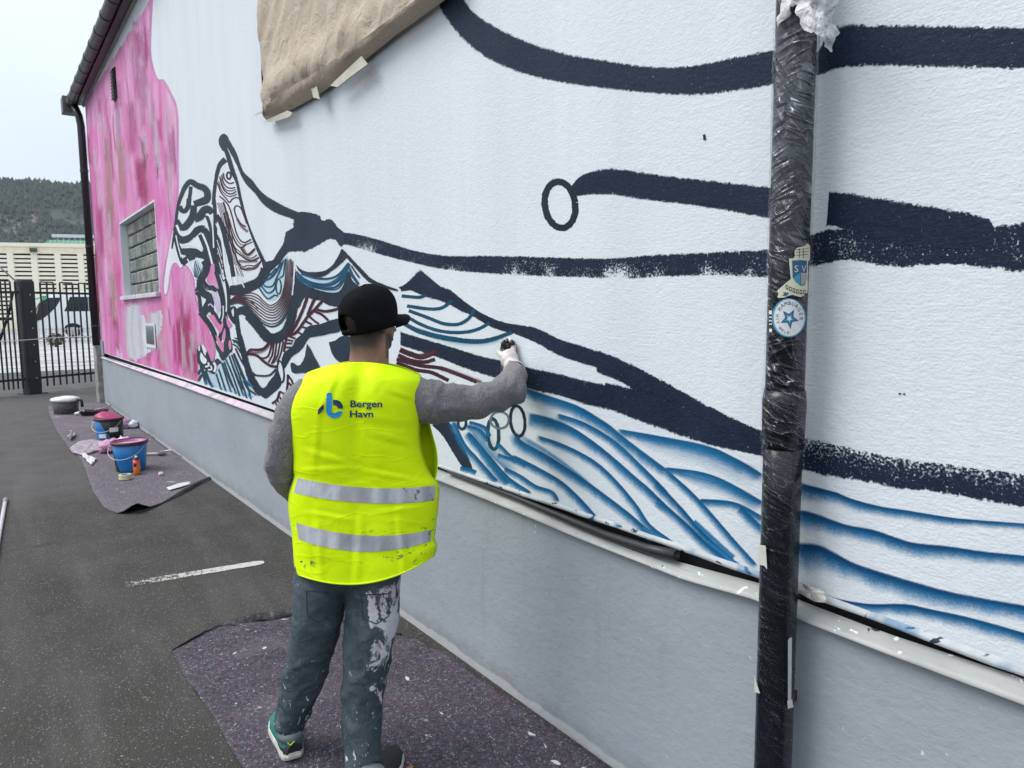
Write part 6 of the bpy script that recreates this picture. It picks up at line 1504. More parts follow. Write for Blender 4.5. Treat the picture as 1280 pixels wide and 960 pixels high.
for (p0_, p1_, am_, wd2) in (((522,556),(462,540),0.0050,0.011),((520,528),(455,522),0.0035,0.010),((524,500),(488,488),0.0040,0.010),((372,560),(432,578),0.0040,0.011),((368,588),(450,584),0.0030,0.009),((402,722),(396,640),0.0060,0.013),((446,730),(452,640),0.0050,0.014),((506,720),(498,640),0.0060,0.013),
                             ((398,520),(392,590),0.0035,0.012),((438,585),(520,600),0.0030,0.009),((420,470),(398,520),0.0035,0.012),((385,640),(440,650),0.0030,0.008),((470,640),(535,632),0.0035,0.009),((452,465),(455,560),0.0025,0.014)):
    q0, q1 = L(*p0_), L(*p1_); FOLDS.append((q0.x, q0.z, q1.x, q1.z, am_, wd2))
def wrinkle(x, z):
    w = 0.005*fbm(x*4+3, z*2.6, 1.0, 2) + 0.0016*fbm(x*12, z*6, 5.0, 2)
    r1 = 1-abs(mnoise.noise(Vector((x*2.0+z*1.0, z*6.5-x*1.5, 3.3)))); w += 0.0012*max(0, r1-0.80)/0.20
    for (ax_, az_, bx2, bz2, am, wd_) in FOLDS:
        ux, uz = bx2-ax_, bz2-az_; ln = math.hypot(ux, uz); tt = ((x-ax_)*ux+(z-az_)*uz)/(ln*ln); dd = ((x-ax_)*-uz+(z-az_)*ux)/ln
        if -0.15 < tt < 1.15: w += am*math.sin(max(0, min(1, (tt+0.15)/1.3))*math.pi)*(math.exp(-(dd/wd_)**2) - 0.7*math.exp(-((dd-wd_*1.5)/wd_)**2))
    r2 = 1-abs(mnoise.noise(Vector((x*3.0-z*4.5, z*2.0+x*3.0, 8.1)))); w -= 0.0010*max(0, r2-0.85)/0.15
    w += 0.004*math.sin((x*0.9+z)*34 + 3*fbm(x*4, z*4, 2))*math.exp(-((z-0.86)/0.12)**2)*0.5
    w += 0.006*math.sin(x*24+2*fbm(x*3, z*3))*max(0, min(1, (0.92-z)/0.22))
    return w
def vest(s, t, side=-1, off=0.0):
    """side -1: back panel, +1: front panel; s from -1 (left) to 1 (right), t from hem to shoulder."""
    x0, x1 = smooth_interp(t, VLx), smooth_interp(t, VRx); z0, z1 = smooth_interp(t, VLz), smooth_interp(t, VRz)
    k = (s+1)/2; x = lerp(x0, x1, k); z = lerp(z0, z1, k) - smooth_interp(t, vs_sag)*(1-s*s)
    b = smooth_interp(t, VB); c = smooth_interp(t, VC); e = 3.1
    y = c + side*b*(max(0.0, 1-abs(s)**e))**(1/e)
    spine = 0.016*math.exp(-(s/0.16)**2)*min(1, max(0, t-0.25)*3)*(1 if side < 0 else 0)
    y += spine
    w = wrinkle(x, z); y = y + side*(off + w*(1-abs(s)**6))
    if side < 0:                    # the outline was measured as seen: carry it back to the depth of the cloth
        ey = eyeL.y; k2 = (y-ey)/(0.0-ey); return Vector((eyeL.x+(x-eyeL.x)*k2, y, EYE.z+(z-EYE.z)*k2))
    return Vector((x, y, z))
def vest_mat():
    t = NT('high_vis_fabric'); p = t.obj(); x, y, z = t.sep(p)
    c = t.mix(t.mapr(t.noise(p, 5, 4), 0.3, 0.7), (0.70, 0.96, 0.0), (0.78, 1.0, 0.0))
    lo = t.math('MULTIPLY', t.mapr(z, 0.99, 0.95), t.mapr(z, 0.80, 0.84))
    sp1 = t.math('MULTIPLY', t.mapr(t.noise(t.scale(p, (1, 0.2, 1)), 26, 4, 0.6, 0.6), 0.585, 0.61), t.math('MULTIPLY', lo, t.mapr(t.math('ABSOLUTE', t.math('SUBTRACT', x, -0.19)), 0.09, 0.06)))
    sp2 = t.math('MULTIPLY', t.mapr(t.noise(t.scale(p, (1, 0.2, 1.5)), 30, 4, 0.6, 0.8), 0.60, 0.64), t.math('MULTIPLY', lo, t.mapr(x, 0.0, 0.14)))
    c = t.mix(sp1, c, (0.02, 0.06, 0.08)); c = t.mix(t.math('MULTIPLY', sp2, 0.8), c, (0.22, 0.20, 0.06))
    weave = t.noise(p, 600, 2)
    rg = t.math('ABSOLUTE', t.math('SUBTRACT', t.math('MULTIPLY', t.noise(t.scale(p, (0.5, 0.3, 1.4)), 9, 2, 0.4, 0.3), 2.0), 1.0))
    h = t.math('ADD', t.math('ADD', t.math('MULTIPLY', t.noise(t.scale(p, (1, 1, 0.6)), 16, 4, 0.6, 0.5), 0.22), t.math('MULTIPLY', t.mapr(rg, 0.06, 0.0), 0.07)), t.math('MULTIPLY', weave, 0.05))
    return t.set(Base_Color=c, Roughness=0.62, Specular_IOR_Level=0.2, Normal=t.bump(h, 0.7, 0.014))
M_vest = vest_mat()
NS, NTT = 72, 96
mb = MB()
mb.grid([[vest(lerp(-1, 1, i/NS), j/NTT) for i in range(NS+1)] for j in range(NTT+1)])
# front panel: shares the sides below the armholes, leaves the arms free above
rows = []
for j in range(NTT+1):
    t = j/NTT; row = []
    for i in range(NS+1):
        s = lerp(-1, 1, i/NS); p = vest(s, t, 1)
        if 0.50 < t < 0.80 and s > 0.75: p.x += 0.055*math.sin((t-0.50)/0.30*math.pi)*(s-0.75)*4; p.y += 0.02*math.sin((t-0.50)/0.30*math.pi)*(s-0.75)*4
        row.append(p)
    rows.append(row)
mb.grid(rows, flip=True)
ov = mb.build('safety_vest', M_vest, man, smooth=True); md = ov.modifiers.new('t', 'SOLIDIFY'); md.thickness = 0.0025; md.offset = 1
# bound edge of the armholes and hem
M_bind = plain('vest_binding', (0.72, 0.98, 0.0), 0.6)
def binding(pts, r=0.0035): mb = MB(); mb.tube(pts, r, 6); mb.build('binding', M_bind, ov, smooth=True)
binding([vest(1, t/40, -1, 0.001) for t in range(19, 41)]); binding([vest(-1, t/40, -1, 0.001) for t in range(22, 41)]); binding([vest(lerp(-1, 1, i/40), 0.0, -1, 0.002) for i in range(41)])
def refl_mat():
    t = NT('silver_reflective'); p = t.obj(); n = t.noise(t.scale(p, (3.0, 0.5, 0.25)), 6, 2, 0.4)
    c = t.mix(t.mapr(n, 0.35, 0.62), (0.40, 0.40, 0.43), (0.70, 0.70, 0.73)); x, y, z = t.sep(p)  # vertical light and dark bands paint the strip's crease shading into its colour
    sp = t.math('MULTIPLY', t.mapr(t.noise(t.scale(p, (1, .2, 1)), 34, 4, 0.6, 0.8), 0.62, 0.65), t.mapr(x, 0.10, 0.2)); c = t.mix(sp, c, (0.16, 0.15, 0.13))
    w = t.new('ShaderNodeTexWave'); t.l.new(p, w.inputs['Vector']); w.inputs['Scale'].default_value = 260; w.bands_direction = 'DIAGONAL'
    h = t.math('ADD', t.noise(t.scale(p, (1, 1, 0.4)), 14, 4, 0.6), t.math('MULTIPLY', w.outputs['Fac'], 0.02))
    return t.set(Base_Color=c, Roughness=0.40, Metallic=0.2, Normal=t.bump(h, 0.6, 0.012))
M_refl = refl_mat()
for ta, tb in ((2, 3), (5, 6)):
    mb = MB(); n = len(VROWS)-1
    for sd in (-1, 1): mb.grid([[vest(lerp(-0.998, 0.998, i/NS), lerp(ta, tb, k/8)/n, sd, 0.0045) for i in range(NS+1)] for k in range(9)], flip=(sd > 0))
    mb.build('reflective_strip', M_refl, ov, smooth=True)
# print on the back
bt = [(vest(lerp(-1, 1, i/120), j/120), lerp(-1, 1, i/120), j/120) for i in range(0, 121, 2) for j in range(40, 121, 2)]
BTx = np.array([(b[0].x, b[0].z) for b in bt]); BTy = np.array([b[0].y for b in bt])
def on_back(px, py, off=0.006):
    p = L(px, py, -0.13)
    for _ in range(3):
        d = np.sum((BTx - np.array((p.x, p.z)))**2, axis=1); k = np.argsort(d)[:4]; w = 1/(d[k]+1e-6); y = float(np.sum(BTy[k]*w)/np.sum(w)); p = L(px, py, y - off)
    return p
def back_print(name, pts, mat, off=0.006):
    P = arclen_resample([np.array(p, float) for p in pts] + [np.array(pts[0], float)], max(24, 2*len(pts)))[:-1]
    vs_ = [on_back(p[0], p[1], off) for p in P]; tri = tessellate_polygon([[Vector((v.x, v.z, 0)) for v in vs_]]); mb = MB(); mb.add(vs_, tri); return mb.build(name, mat, ov)
M_lb = plain('print_sky_blue', (0.012, 0.30, 0.66), 0.5, 0, 0.05); M_nv = plain('print_navy', (0.008, 0.035, 0.10), 0.5, 0, 0.05)
QX = lambda x: 320 + x/3.5556
QY = lambda y: 330 + y/3.5556
Q = lambda *pts: [(QX(x), QY(y)) for x, y in pts]
def arc(cx_, cy_, r, a0, a1, n=14): return [(cx_+r*math.cos(R_(lerp(a0, a1, k/n))), cy_+r*math.sin(R_(lerp(a0, a1, k/n)))) for k in range(n+1)]
back_print('emblem', Q((314,573),(338,573),(338,640)) + Q(*[(x, y) for x, y in arc(349, 650, 14, 180, 20)]) + Q((387,655)) + Q(*arc(349, 648, 38, 10, 180)), M_lb)
back_print('emblem', Q((342,603)) + Q(*arc(350, 640, 37, -90, 5)) + Q((362,641)) + Q(*arc(350, 642, 14, 0, -90)) + Q((342,628)), M_nv, 0.0066)
back_print('emblem', Q((300,622),(302,645),(275,672),(275,648)), M_nv)
def back_text(body, x0, y0, h, wscale):
    cu = bpy.data.curves.new('t', 'FONT'); cu.body = body; cu.size = 1.0; cu.resolution_u = 4; cu.offset = 0.022
    o = bpy.data.objects.new('t', cu); col.objects.link(o); dg = bpy.context.evaluated_depsgraph_get()
    me = bpy.data.meshes.new_from_object(o.evaluated_get(dg)); bm_ = bmesh.new(); bm_.from_mesh(me)
    wd = max(v.co.x for v in bm_.verts)
    vs_ = [on_back(QX(x0 + v.co.x/wd*wscale), QY(y0 - v.co.y*h), 0.0062) for v in bm_.verts]; fs = [tuple(v.index for v in f.verts) for f in bm_.faces]
    bm_.free(); bpy.data.objects.remove(o, do_unlink=True); mb = MB(); mb.add(vs_, fs); mb.build('lettering', M_nv, ov)
back_text('Bergen', 417, 636, 43, 144); back_text('Havn', 415, 681, 43, 106)

# ---- sweater: torso and arms as one skin
def sweater_mat():
    t = NT('grey_knit'); p = t.obj()
    c = t.mix(t.mapr(t.noise(t.scale(p, (1, 1, 1)), 160, 3, 0.7), 0.35, 0.65), (0.15, 0.15, 0.155), (0.25, 0.245, 0.25)); c = t.mix(t.mapr(t.noise(p, 7, 4), 0.4, 0.7, 0, 0.4), c, (0.19, 0.18, 0.185))
    x, y, z = t.sep(p)
    st = t.math('MULTIPLY', t.mapr(t.noise(p, 24, 4, 0.6, 0.5), 0.60, 0.68), t.mapr(x, 0.42, 0.52)); c = t.mix(t.math('MULTIPLY', st, 0.6), c, (0.30, 0.12, 0.16))
    h = t.math('ADD', t.noise(t.scale(p, (1.6, 1, 1)), 22, 4, 0.6, 0.9), t.math('MULTIPLY', t.noise(p, 300, 2), 0.08))
    return t.set(Base_Color=c, Roughness=0.95, Specular_IOR_Level=0.2, Sheen_Weight=0.1, Normal=t.bump(h, 0.8, 0.014))
M_sw = sweater_mat()
def tor(t_, k): 
    x0, x1 = smooth_interp(t_, VLx), smooth_interp(t_, VRx); c = (x0+x1)/2; hw = (x1-x0)/2*k; z = (smooth_interp(t_, VLz)+smooth_interp(t_, VRz))/2; b = smooth_interp(t_, VB)*k*0.95
    return [(c+hw*math.cos(a), b*math.sin(a)*(1 if math.sin(a) > 0 else 0.94), z) for a in [2*math.pi*i/24 for i in range(24)]]
mb = MB(); mb.rings([tor(t_, k) for t_, k in ((0.05,0.90),(0.2,0.90),(0.35,0.90),(0.5,0.90),(0.65,0.92),(0.75,0.92),(0.85,0.90),(0.93,0.86),(0.985,0.62))])
AR = [L(505,492,-0.01), L(532,503,0.0), L(562,504,0.02), L(592,503,0.05), L(622,494,0.09), L(640,481,0.14), L(645,468,0.22), L(641,459,0.29)]
mb.tube(AR, [0.080,0.082,0.071,0.064,0.060,0.056,0.046,0.036], 18)
AL = [L(392,492,0.0), L(374,506,0.0), L(358,540,-0.01), L(351,575,-0.005), L(352,592,0.02), L(360,606,0.08), L(375,622,0.16), L(395,634,0.22)]
mb.tube(AL, [0.075,0.070,0.062,0.055,0.055,0.050,0.043,0.036], 18)
mb.ball(L(645,488,0.12), 0.050, 0.050, 0.052)
def sw_disp(c):
    arm = 1.0 if c.x > 0.30 or c.x < -0.22 else 0.2
    ridge = 1-abs(mnoise.noise(Vector((c.x*13+c.z*9, c.y*9, c.z*7-c.x*10)))); sh = math.exp(-((c.x-0.33)/0.10)**2) + 0.8*math.exp(-((c.x-0.60)/0.07)**2) + 0.8*math.exp(-((c.z-1.16)/0.07)**2)
    return arm*(0.010*sh*max(0, ridge-0.70)/0.30 + 0.006*mnoise.noise(c*13) + 0.006*math.sin(c.x*70 + c.z*46 + 3*mnoise.noise(c*6))*max(0, mnoise.noise(c*4+Vector((3, 1, 2)))+0.15))
sweater = remesh(mb, 'sweater', 0.0085, M_sw, man, 5, sw_disp)
# ---- jeans
def jeans_mat():
    t = NT('splattered_denim'); p = t.obj(); x, y, z = t.sep(p)
    c = t.mix(t.mapr(t.noise(t.scale(p, (1, 1, 0.7)), 6, 5, 0.6), 0.3, 0.7), (0.022, 0.036, 0.046), (0.070, 0.090, 0.105))
    c = t.mix(t.mapr(t.noise(t.scale(p, (200, 200, 60)), 1, 3), 0.4, 0.6, 0, 0.3), c, (0.085, 0.11, 0.125))
    fold_ = t.noise(t.scale(p, (1.0, 1.0, 1.25)), 13, 4, 0.6, 0.9)
    c = t.mix(t.mapr(fold_, 0.52, 0.7, 0, 0.5), c, (0.13, 0.155, 0.175)); c = t.mix(t.mapr(t.noise(p, 3.0, 3), 0.45, 0.7, 0, 0.45), c, (0.12, 0.14, 0.155))
    # white paint: right thigh side and knee, flecks elsewhere
    rgt = t.math('MULTIPLY', t.mapr(x, 0.035, 0.075), t.math('MULTIPLY', t.mapr(z, 0.18, 0.60, 0.35, 1.0), t.mapr(z, 0.78, 0.72)))
    n = t.noise(t.scale(p, (1, 1, 0.8)), 17, 5, 0.72, 0.8)
    c = t.mix(t.math('MULTIPLY', t.mapr(n, t.math('SUBTRACT', 0.74, t.math('MULTIPLY', rgt, 0.30)), t.math('SUBTRACT', 0.80, t.math('MULTIPLY', rgt, 0.30))), 0.93), c, t.mix(t.mapr(t.noise(p, 8, 3), 0.5, 0.65), (0.64, 0.64, 0.66), (0.62, 0.52, 0.58)))
    f2 = t.noise(t.scale(p, (1.5, 1.5, 0.7)), 38, 4, 0.6, 1.0); low_ = t.mapr(z, 0.55, 0.2, 0.0, 0.055)
    c = t.mix(t.mapr(t.math('ADD', f2, low_), 0.70, 0.72), c, (0.62, 0.64, 0.66))
    c = t.mix(t.mapr(t.noise(p, 9, 3), 0.68, 0.76, 0, 0.5), c, (0.22, 0.05, 0.10))
    h = t.math('ADD', fold_, t.math('MULTIPLY', t.noise(p, 240, 2), 0.06))
    return t.set(Base_Color=c, Roughness=0.85, Specular_IOR_Level=0.15, Normal=t.bump(h, 0.7, 0.012))
M_jean = jeans_mat()
HL = [L(402,690,0.0), L(400,725,0.0), L(398,770,0.01), L(390,810,0.03), L(381,845,0.055), L(370,878,0.07), L(363,898,0.075), L(361,908,0.075)]
HRt = [L(472,690,-0.01), L(468,725,-0.015), L(466,770,-0.035), L(460,815,-0.065), L(455,855,-0.09), L(452,900,-0.12), L(453,945,-0.14), L(456,980,-0.15)]
mb = MB(); mb.tube(HL, [(0.090,0.100),(0.094,0.106),(0.092,0.10),(0.084,0.088),(0.079,0.080),(0.066,0.072),(0.058,0.066),(0.058,0.068)], 20, ref=(1,0,0)); mb.tube(HRt, [(0.092,0.100),(0.098,0.108),(0.100,0.105),(0.089,0.092),(0.079,0.082),(0.070,0.074),(0.064,0.070),(0.063,0.072)], 20, ref=(1,0,0))
c_ = (HL[0]+HRt[0])/2; mb.ball((c_.x, 0.0, c_.z-0.02), 0.170, 0.108, 0.14, 20, 12); mb.tube([(c_.x,0,c_.z+0.20),(c_.x,0,c_.z)], [(0.155,0.10),(0.165,0.108)], 20, ref=(1,0,0))
def jn_disp(c):
    k = math.exp(-((c.z-0.36)/0.10)**2) + 0.8*math.exp(-((c.z-0.14)/0.07)**2) + 0.5*math.exp(-((c.z-0.62)/0.06)**2)
    return 0.004*mnoise.noise(c*11) + k*0.0006*math.sin(c.z*95 + c.x*55 + 7*mnoise.noise(c*9)) + 0.0055*max(-0.3, mnoise.noise(Vector((c.x*11, c.y*11, c.z*13+c.x*14)))) + 0.005*max(0, 1-abs(mnoise.noise(Vector((c.x*7+c.z*6, c.y*7, c.z*8-c.x*9))))*4)*(0.35+k) + 0.0015*mnoise.noise(c*34)
jeans = remesh(mb, 'jeans', 0.008, M_jean, man, 4, jn_disp)
# back pockets and belt loop seam
for pts in ([(383,738),(412,741),(412,768),(398,778),(384,768)], [(452,744),(486,742),(486,770),(470,780),(453,772)]):
    P = [np.array(p, float) for p in pts] + [np.array(pts[0], float)]
    seam = []
    for p in arclen_resample(P, 36):
        q = L(p[0], p[1], -0.2); d = (q - Vector((eyeL.x, eyeL.y, EYE.z))).normalized()
        hit, loc, nr, _ = jeans.ray_cast(Vector((eyeL.x, eyeL.y, EYE.z)), d)
        if hit: seam.append(loc + nr*0.0005)
    if len(seam) > 4: mb = MB(); mb.tube(seam, 0.0022, 5, cap=False); mb.build('pocket_seam', plain('seam_thread', (0.035, 0.05, 0.06), 0.9), jeans)

# ---- shoes
def shoe(base, ang, upper_c, accent):
    """base: heel centre on the ground (local), ang: toe direction."""
    root = empty('shoe', base, ang); root.parent = man            # local y = toe direction
    U = [0.0, 0.015, 0.05, 0.10, 0.16, 0.22, 0.27, 0.295]; Wd = [0.022, 0.034, 0.041, 0.040, 0.046, 0.050, 0.040, 0.018]
    def ringS(u, w, z0, z1, bulge=1.0): 
        return [(w*bulge*math.cos(a)*1.0, u, lerp(z0, z1, (1-math.cos(a*2))/2*0 + (math.sin(a)+1)/2)) for a in [2*math.pi*k/16 for k in range(16)]]
    mb = MB(); outl = [(w, u) for u, w in zip(U, Wd)]
    path = [(w*1.10, u) for w, u in outl] + [(-w*1.10, u) for w, u in reversed(outl)]
    path = [tuple(p) for p in arclen_resample([np.array(p) for p in path] + [np.array(path[0])], 48)[:-1]]
    def toe_h(u): return 0.004 + 0.016*max(0, (u-0.22)/0.07)**2 + 0.006*max(0, (0.02-u)/0.02)
    mb.rings([[(x*s, lerp(0.145, u, s), z + toe_h(u) + (0.010*max(0, 1-u/0.12) if z > 0.02 else 0)) for x, u in path] for s, z in ((0.93,0.0),(1.0,0.005),(1.03,0.018),(0.99,0.030))]); mb.build('sole', plain('shoe_sole', (0.56, 0.55, 0.50), 0.6, 0, 0.25, 40), root, smooth=False)
    H = [0.072, 0.098, 0.108, 0.104, 0.090, 0.072, 0.058, 0.040]; mb = MB(); rr_ = []
    for u, w, h in zip(U, Wd, H):
        z0 = 0.026 + toe_h(u)
        rr_.append([(w*1.02*math.cos(a), u + (0.006 if u < 0.02 else 0), z0 + (h-0.026)*max(0, math.sin(a))**0.75) for a in [math.pi*k/14 for k in range(15)]] + [(0, u, z0-0.004)])
    mb.rings(rr_); up = mb.build('upper', upper_c, root, smooth=True)
    mb = MB(); rr_ = []
    for u, w in zip(U[:4], Wd[:4]):
        rr_.append([(w*1.06*math.cos(a), u-0.002, 0.030 + (0.042 - 0.012*abs(math.cos(a)))*max(0, math.sin(a))**0.6 + 0.008*max(0, 1-u/0.1)) for a in [math.pi*k/14 for k in range(15)]])
    mb.grid(rr_); mb.rings([rr_[0], [(x*0.9, y+0.002, 0.03) for x, y, z in rr_[0]]], cap=False); mb.build('heel_counter', accent, root, smooth=True)
    mb = MB(); rr_ = [[(0.047*math.cos(a), 0.055+0.052*math.sin(a), z) for a in [2*math.pi*k/18 for k in range(18)]] for z in (0.075, 0.110)]; mb.rings(rr_); mb.build('collar', plain('collar_grey', (0.16, 0.20, 0.20), 0.9), root, smooth=True)
    mb = MB(); mb.tube([(-0.020,0.006,0.084),(-0.012,0.0,0.074),(0.004,-0.001,0.086)], 0.0028, 6); mb.build('mark', plain('lime_mark', (0.42, 0.60, 0.03), 0.5), root)
    return root
M_teal = plain('teal_mesh', (0.012, 0.16, 0.125), 0.7, 0, 0.25, 60); M_blk = plain('black_suede', (0.012, 0.014, 0.016), 0.8, 0, 0.3, 40)
hl = LZ(368, 957, 0.0); shoe((hl.x, hl.y, 0.012), 0.40, M_teal, M_blk)
hr = LZ(458, 1020, 0.0); shoe((hr.x, hr.y, 0.012), -0.28, plain('dark_mesh', (0.015, 0.022, 0.025), 0.7, 0, 0.25, 60), M_blk)

# ---- head, neck and hidden limbs: one continuous body
HC = L(463, 396, 0.045); HA = -R_(43)                     # head centre, turned to the right
HR3 = Matrix.Rotation(HA, 3, 'Z') @ Matrix.Rotation(R_(-3), 3, 'X')
def hd(x, y, z): return HC + HR3 @ Vector((x, y, z))      # head space: x right, y face, z up
mb = MB()
mb.ball(hd(0, -0.010, 0.004), 0.079, 0.096, 0.090, 24, 16, HR3); mb.ball(hd(0, 0.030, -0.050), 0.062, 0.070, 0.075, 20, 12, HR3); mb.ball(hd(0, 0.055, -0.098), 0.040, 0.040, 0.030, 16, 10, HR3)
mb.tube([hd(0,0.086,0.0), hd(0,0.104,-0.030), hd(0,0.118,-0.046), hd(0,0.098,-0.054)], [0.010,0.012,0.014,0.010], 10)
mb.ball(hd(0, 0.092, -0.080), 0.026, 0.014, 0.010, 12, 8, HR3); mb.ball(hd(0, 0.082, 0.018), 0.055, 0.018, 0.014, 14, 8, HR3)
NK = [L(461,415,0.040), L(462,438,0.030), L(461,460,0.028), L(458,485,0.02)]
mb.tube(NK, [(0.070,0.072),(0.070,0.068),(0.074,0.070),(0.090,0.074)], 20, ref=(1,0,0))
for sx in (-1, 1):
    rt_ = HR3 @ Matrix.Rotation(R_(-18)*sx, 3, 'Z'); mb.ball(hd(sx*0.082, -0.004, -0.024), 0.008, 0.020, 0.034, 12, 10, rt_); mb.ball(hd(sx*0.084, -0.002, -0.046), 0.008, 0.012, 0.014, 10, 8, rt_)
mb.rings([tor(t_, k) for t_, k in ((0.05,0.74),(0.35,0.76),(0.65,0.78),(0.85,0.78),(0.95,0.70))])
mb.tube(AR, [0.055,0.052,0.046,0.042,0.040,0.036,0.031,0.028], 14); mb.tube(AL, [0.055,0.048,0.042,0.038,0.038,0.034,0.030,0.027], 14)
mb.tube(HL, [0.09,0.085,0.078,0.07,0.062,0.05,0.042,0.036], 14); mb.tube(HRt, [0.09,0.09,0.085,0.072,0.062,0.052,0.044,0.036], 14); mb.ball((c_.x, 0, c_.z-0.02), 0.15, 0.10, 0.13, 16, 10)
# left hand, resting in front of the belly
lh = AL[-1]; fd = (AL[-1]-AL[-2]).normalized(); mb.ball(lh + fd*0.05, 0.030, 0.042, 0.020)
for k in range(5):
    a = lh + fd*0.06 + Vector((0, 0.0, 0.03-0.016*k)); mb.tube([a, a+fd*0.04, a+fd*0.07+Vector((0.012,-0.01,-0.006))], [0.010,0.009,0.007], 8)
def skin_mat():
    t = NT('skin_and_short_hair'); at = t.new('ShaderNodeVertexColor'); at.layer_name = 'tone'; p = t.obj()
    c = t.mix(t.mapr(t.noise(p, 30, 4), 0.3, 0.7, 0, 0.35), at.outputs['Color'], t.mix(1.0, at.outputs['Color'], (0.75, 0.62, 0.58), 'MULTIPLY'))
    return t.set(Base_Color=c, Roughness=0.6, Subsurface_Weight=0.06, Subsurface_Radius=(0.01, 0.004, 0.002), Normal=t.bump(t.noise(p, 260, 3), 0.4, 0.002))
body = remesh(mb, 'body', 0.0062, skin_mat(), man, 4)
ca_ = body.data.color_attributes.new('tone', 'FLOAT_COLOR', 'POINT'); inv = HR3.transposed(); buf = []
for v in body.data.vertices:
    h = inv @ (v.co - HC); c = np.array((0.36, 0.20, 0.125)); 
    if v.co.z > 1.38 and h.length < 0.30:
        n_ = 0.012*mnoise.noise(v.co*40)
        line = float(np.interp(h.y, [-0.12, -0.04, 0.0, 0.02, 0.06], [-0.148, -0.135, -0.080, -0.01, 0.06]))
        k = max(0, min(1, (h.z + n_ - line)/0.075 + 0.4)); c = c*(1-k*0.95) + np.array((0.018, 0.012, 0.009))*k*0.95
        if h.y > 0.0 and abs(h.x) > 0.0:
            bl = float(np.interp(h.y, [0.0, 0.03, 0.07, 0.12], [-0.035, -0.052, -0.070, -0.066]))
            k = max(0, min(1, (bl - h.z + n_)/0.016 + 0.3))*(1 if h.z > -0.150 else 0)*max(0, min(1, (h.y-0.004)/0.015)); c = c*(1-k*0.9) + np.array((0.028, 0.020, 0.015))*k*0.9
        if abs(h.x) > 0.078 and -0.03 < h.y < 0.03: c = c*0.75 + np.array((0.46, 0.22, 0.15))*0.25
    buf += [c[0], c[1], c[2], 1.0]
ca_.data.foreach_set('color', buf); body.data.update()
# eyes
for sx in (-1, 1): mb = MB(); mb.ball(hd(sx*0.030, 0.076, 0.0), 0.012, 0.012, 0.010); mb.build('eye', plain('eye_white', (0.5, 0.48, 0.46), 0.3), man, smooth=True)

# ---- cap
M_cap = NT('black_cotton_twill'); _p = M_cap.obj()
M_cap.set(Base_Color=M_cap.mix(M_cap.mapr(M_cap.noise(_p, 14, 4), 0.3, 0.7), (0.0045, 0.0050, 0.0060), (0.009, 0.010, 0.012)), Roughness=0.9, Specular_IOR_Level=0.08, Normal=M_cap.bump(M_cap.math('ADD', M_cap.noise(_p, 18, 4, 0.6, 0.6), M_cap.math('MULTIPLY', M_cap.noise(_p, 500, 2), 0.12)), 0.45, 0.010))
M_cap = M_cap.m
CT = Matrix.Rotation(R_(11), 3, 'X')                       # sits slightly back on the head
def cp(x, y, z): return HC + HR3 @ (CT @ Vector((x, y, z)) + Vector((0, -0.010, 0.0)))
def crown(th, ph, off=0.0):
    """th: 0 at the face going to the right; ph: 0 at the band, 1 at the top."""
    z = 0.124*math.sin(ph*math.pi/2)**0.92; k = (1-math.sin(ph*math.pi/2)**2.5)**0.5
    rx, ry = 0.0945+off, 0.112+off
    seam = -0.0018*max(0, 1-abs(((th/(math.pi/3)) % 1.0)-0.5)*0 - 14*min((th/(math.pi/3)) % 1.0, 1-(th/(math.pi/3)) % 1.0))
    pan = 0.003*abs(math.sin(th*3))*math.sin(ph*math.pi)
    r = k*(1.0) + seam*4 + pan
    front = 0.016*max(0, math.cos(th))**2*math.sin(ph*math.pi)
    return (r*rx*math.sin(th), r*ry*math.cos(th) + front, z - 0.012 + 0.004*math.cos(th))
NT_, NP = 72, 22; vs_, fs = [], []
for j in range(NP+1):
    for i in range(NT_): vs_.append(cp(*crown(2*math.pi*i/NT_, j/NP)))
    if j == 0: pass
low_rows = []
for dz in (0.030, 0.015):     # band below the widest line
    low_rows.append([cp(0.0945*math.sin(2*math.pi*i/NT_)*(1-0.06*dz/0.03), 0.112*math.cos(2*math.pi*i/NT_)*(1-0.06*dz/0.03), -0.012-dz-0.010*max(0, -math.cos(2*math.pi*i/NT_))*dz/0.03) for i in range(NT_)])
rowsC = low_rows + [vs_[j*NT_:(j+1)*NT_] for j in range(NP+1)]
mb = MB(); allv = [p for r in rowsC for p in r]; fs = []
for j in range(len(rowsC)-1):
    for i in range(NT_):
        th = 2*math.pi*(i+0.5)/NT_ - math.pi; zq = j
        # arch opening at the back
        if abs(th) < 0.44 and 1 <= j < 2 + 3.6*math.sqrt(max(0, 1-(th/0.44)**2)): continue
        a, b = j*NT_+i, j*NT_+(i+1) % NT_; fs.append((a, b, b+NT_, a+NT_))
mb.add(allv, fs); capo = mb.build('cap', M_cap, man, smooth=True); md = capo.modifiers.new('t', 'SOLIDIFY'); md.thickness = 0.003; md.offset = -1
for k in range(6):                 # panel seams of the crown
    mb = MB(); mb.tube([cp(*crown(k*math.pi/3 + 0.52, j/14, 0.0006)) for j in range(15)], 0.0011, 5, cap=False); mb.build('panel_seam', M_cap, capo, smooth=True)
mb = MB(); mb.tube([cp(*crown(2*math.pi*k/60, 0.02, 0.0008)) for k in range(24)] , 0.0010, 5, cap=False); mb.build('band_seam', M_cap, capo, smooth=True)
mb = MB(); mb.ball(cp(0, 0.002, 0.1125), 0.009, 0.009, 0.005); mb.build('button', M_cap, capo, smooth=True)
mb = MB(); rows = []
